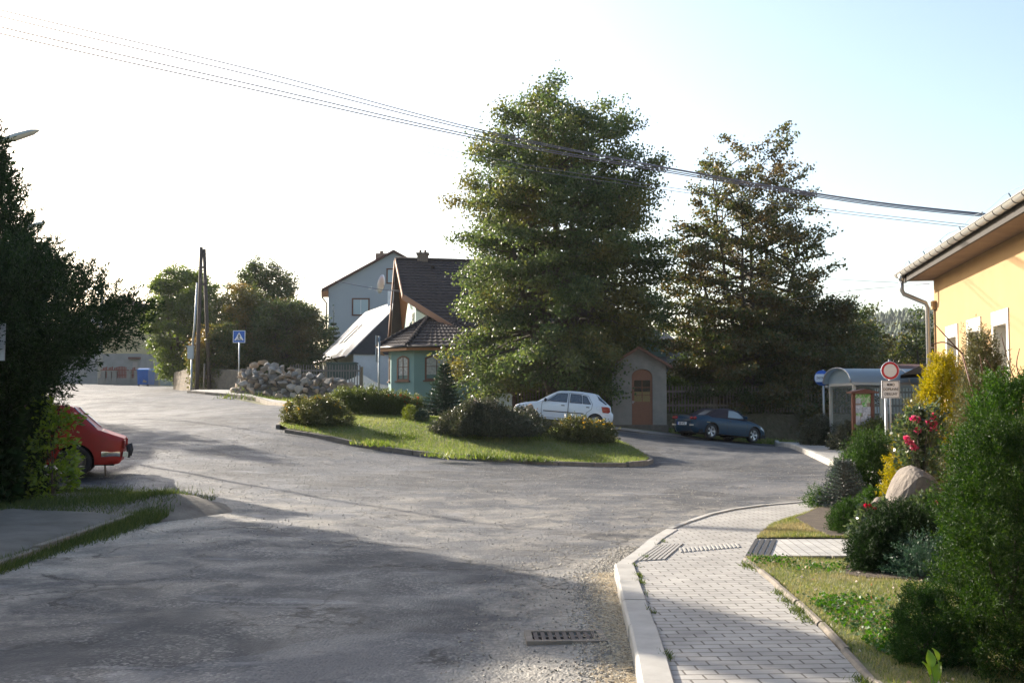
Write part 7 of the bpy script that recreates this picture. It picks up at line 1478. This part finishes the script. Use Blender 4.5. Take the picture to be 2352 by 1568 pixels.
# big bright leaves at the lower corner
c = on_lawn(2150, 5.9); hl = thing('broad_leaf_plant', c, 'few broad bright green leaves at the foot of the corner thuja', 'plant'); 
for (a, b, s, rz_) in ((2140,1535,.07,.3),(2150,1565,.075,-.5),(2137,1552,.055,1.1),(2156,1518,.05,.9)):
    q = W(a, b, 5.85)-Vector(c); mb = MB(); n = 8; top_ = []; 
    for k in range(n+1): t = k/n; top_.append((t*s*1.5, s*.38*math.sin(math.pi*t**.8), .25*s*math.sin(math.pi*t)))
    vs = [(x, w, z) for x, w, z in top_]+[(x, 0, z-.15*s) for x, w, z in top_]+[(x, -w, z) for x, w, z in top_]; M_ = Matrix.Translation(q)@Matrix.Rotation(rz_+1.2, 4, 'Z')@Matrix.Rotation(R(-60), 4, 'Y')
    mb.add([M_@Vector(v) for v in vs], [(i, i+1, n+2+i, n+1+i) for i in range(n)]+[(n+1+i, n+2+i, 2*n+3+i, 2*n+2+i) for i in range(n)], True); mb.tube([(q.x*.3, q.y*.3, 0), tuple(q)], .004, 4); mb.build('leaf', leafmat('hosta_leaf', [(.12,.24,.02),(.16,.28,.03)], .45, .3), hl)
# shrubs round the shelter
for (px, Y, rx, h, m_, lab) in ((1880,37.6,.75,.85,S_cot,'dark low bush left of the bus shelter'),(1960,34.6,.7,.75,S_cot,'dark bush in front of the shelter glass'),(2010,33.6,.6,.85,S_hedge,'light-leaved bush by the foot of the notice board'),(2030,29.9,.42,.62,S_hedge,'speckled bush at the foot of the no-vehicles sign'),(1990,27.0,.5,.55,S_cot,'low dark bush before the notice board')):
    x = (px-CX)/FD*Y; z = T(x, Y)+.1; shrub('roadside_bush', lab, 'shrub', (x, Y, z), rx, rx*.9, h, dome, 650, 22, .24, .06, (.06,.035), m_, up=.5, base=.45, lump=.2)
# climbing growth and low bushes in front of and behind the fences
for (px, Y, rx, h, m_, lab) in ((1215,52,1.4,2.6,L_walnut,'light green bush behind the picket fence left of the linden trunk'),(1352,53,1.6,2.6,L_walnut,'sunlit bush behind the picket fence right of the linden trunk'),(1545,48.0,.55,1.9,L_walnut,'bright green shoots beside the right wall of the shrine'),(1640,50,2.0,3.0,L_dark,'dark undergrowth behind the fence above the blue roadster'),(1760,50,2.2,2.9,L_brown,'brownish undergrowth behind the fence, right of the roadster'),(1850,50,1.8,2.6,L_mid,'leafy undergrowth behind the fence left of the bus stop')):
    x = (px-CX)/FD*Y; z = T(x, Y); shrub('hedge_bush', lab, 'shrub', (x, Y, z), rx, rx*.6, h, [(0,.9),(.4,1),(.8,.8),(1,.4)], 420, 24, .5, .16, (.12,.10), m_, up=.4, base=.4, lump=.25)
# ---------------------------------------------------------------- far wooded hill
hx_ = np.linspace(60, 420, 50); hy_ = np.linspace(420, 760, 30); HX, HY = np.meshgrid(hx_, hy_); HZ = 47*np.exp(-(((HX-225)/150)**2+((HY-600)/110)**2))-4
ii = np.arange(50*30).reshape(30, 50); o_ = npmesh('hill', np.column_stack([HX.ravel(), HY.ravel(), HZ.ravel()]), np.stack([ii[:-1,:-1],ii[:-1,1:],ii[1:,1:],ii[1:,:-1]],-1).reshape(-1,4), M_ground, None, True); o_['kind'] = 'structure'
n = 5200; x = rng.uniform(130, 330, n); y = rng.uniform(440, 640, n); z = 47*np.exp(-(((x-225)/150)**2+((y-600)/110)**2))-4
h = rng.uniform(6, 13, n); w = h*rng.uniform(.18,.34, n); V = []; 
ang_ = np.array([0, 2.09, 4.19]); ring = np.stack([np.cos(ang_), np.sin(ang_)], 1)
lv = [];
for t, f in ((0,.6),(.35,1.0),(.7,.6)): lv.append(np.stack([x[:,None]+ring[None,:,0]*w[:,None]*f*rng.uniform(.7,1.3,(n,3)), y[:,None]+ring[None,:,1]*w[:,None]*f, np.repeat((z+h*t)[:,None],3,1)+rng.uniform(-.6,.6,(n,3))], -1))
top_ = np.stack([x, y, z+h], -1)[:, None]; V = np.concatenate(lv+[top_], 1); F = []
for l in range(2):
    for k in range(3): a, b = l*3+k, l*3+(k+1)%3; F += [(a, b, b+3), (a, b+3, a+3)]
F += [(6,7,9),(7,8,9),(8,6,9)]; F = (np.array(F)[None]+10*np.arange(n)[:, None, None]).reshape(-1, 3)
o_ = npmesh('far_wood', V.reshape(-1, 3), F, leafmat('far_conifers', [(.02,.04,.02),(.04,.065,.025),(.07,.10,.035)], .1, .8, patch=((.10,.13,.05), .02))); tag(o_, 'distant wooded hill fading to blue beyond the bus shelter', 'woodland', kind='stuff')
# middle-distance greenery closing the horizon between the houses and behind the fence
n = 60
for i, (px, Y, top, r, m_, lab) in enumerate(((1500,72,800,3.5,L_dark,'dark tree crown behind the shed, between shrine and autumn tree'),(1790,66,800,4,L_dark,'dark tree behind the autumn tree near the road'),(2090,78,800,5,L_dark,'dark tree mass below the far hill by the ochre house'),(1400,78,780,4,L_dark,'dark tree behind the green house roof'))):
    x = (px-CX)/FD*Y; z = T(x, Y); H = CAMZ+(HOR-top)*Y/FD-z
    tree('background_tree', lab, (x, Y, z), H, [(0,0,1),(r*.3,0,.9),(-r*.3,0,.9)], [(0,r*.9),(.4,r),(.8,r*.7),(1,r*.2)], 70, 13, 20, (.24,.2), m_, z_lo=.05, tr=.15, elev=(0,.6), tw=1.1, vs=.25)
# ---------------------------------------------------------------- the air
mb = MB(); mb.box((-1200,-60,-12),(900,1250,60)); hm = bpy.data.materials.new('air'); hm.use_nodes = True; t_ = hm.node_tree; t_.nodes.remove(t_.nodes['Principled BSDF'])
pv = t_.nodes.new('ShaderNodeVolumePrincipled'); pv.inputs['Color'].default_value = (.92,.95,1,1); pv.inputs['Density'].default_value = .00014; pv.inputs['Anisotropy'].default_value = .3
t_.links.new(pv.outputs[0], t_.nodes['Material Output'].inputs['Volume']); hz_ = mb.build('haze', hm); tag(hz_, 'thin morning haze in the air over the whole place', 'haze', kind='stuff')
print('faces', sum(len(m.polygons) for m in bpy.data.meshes))
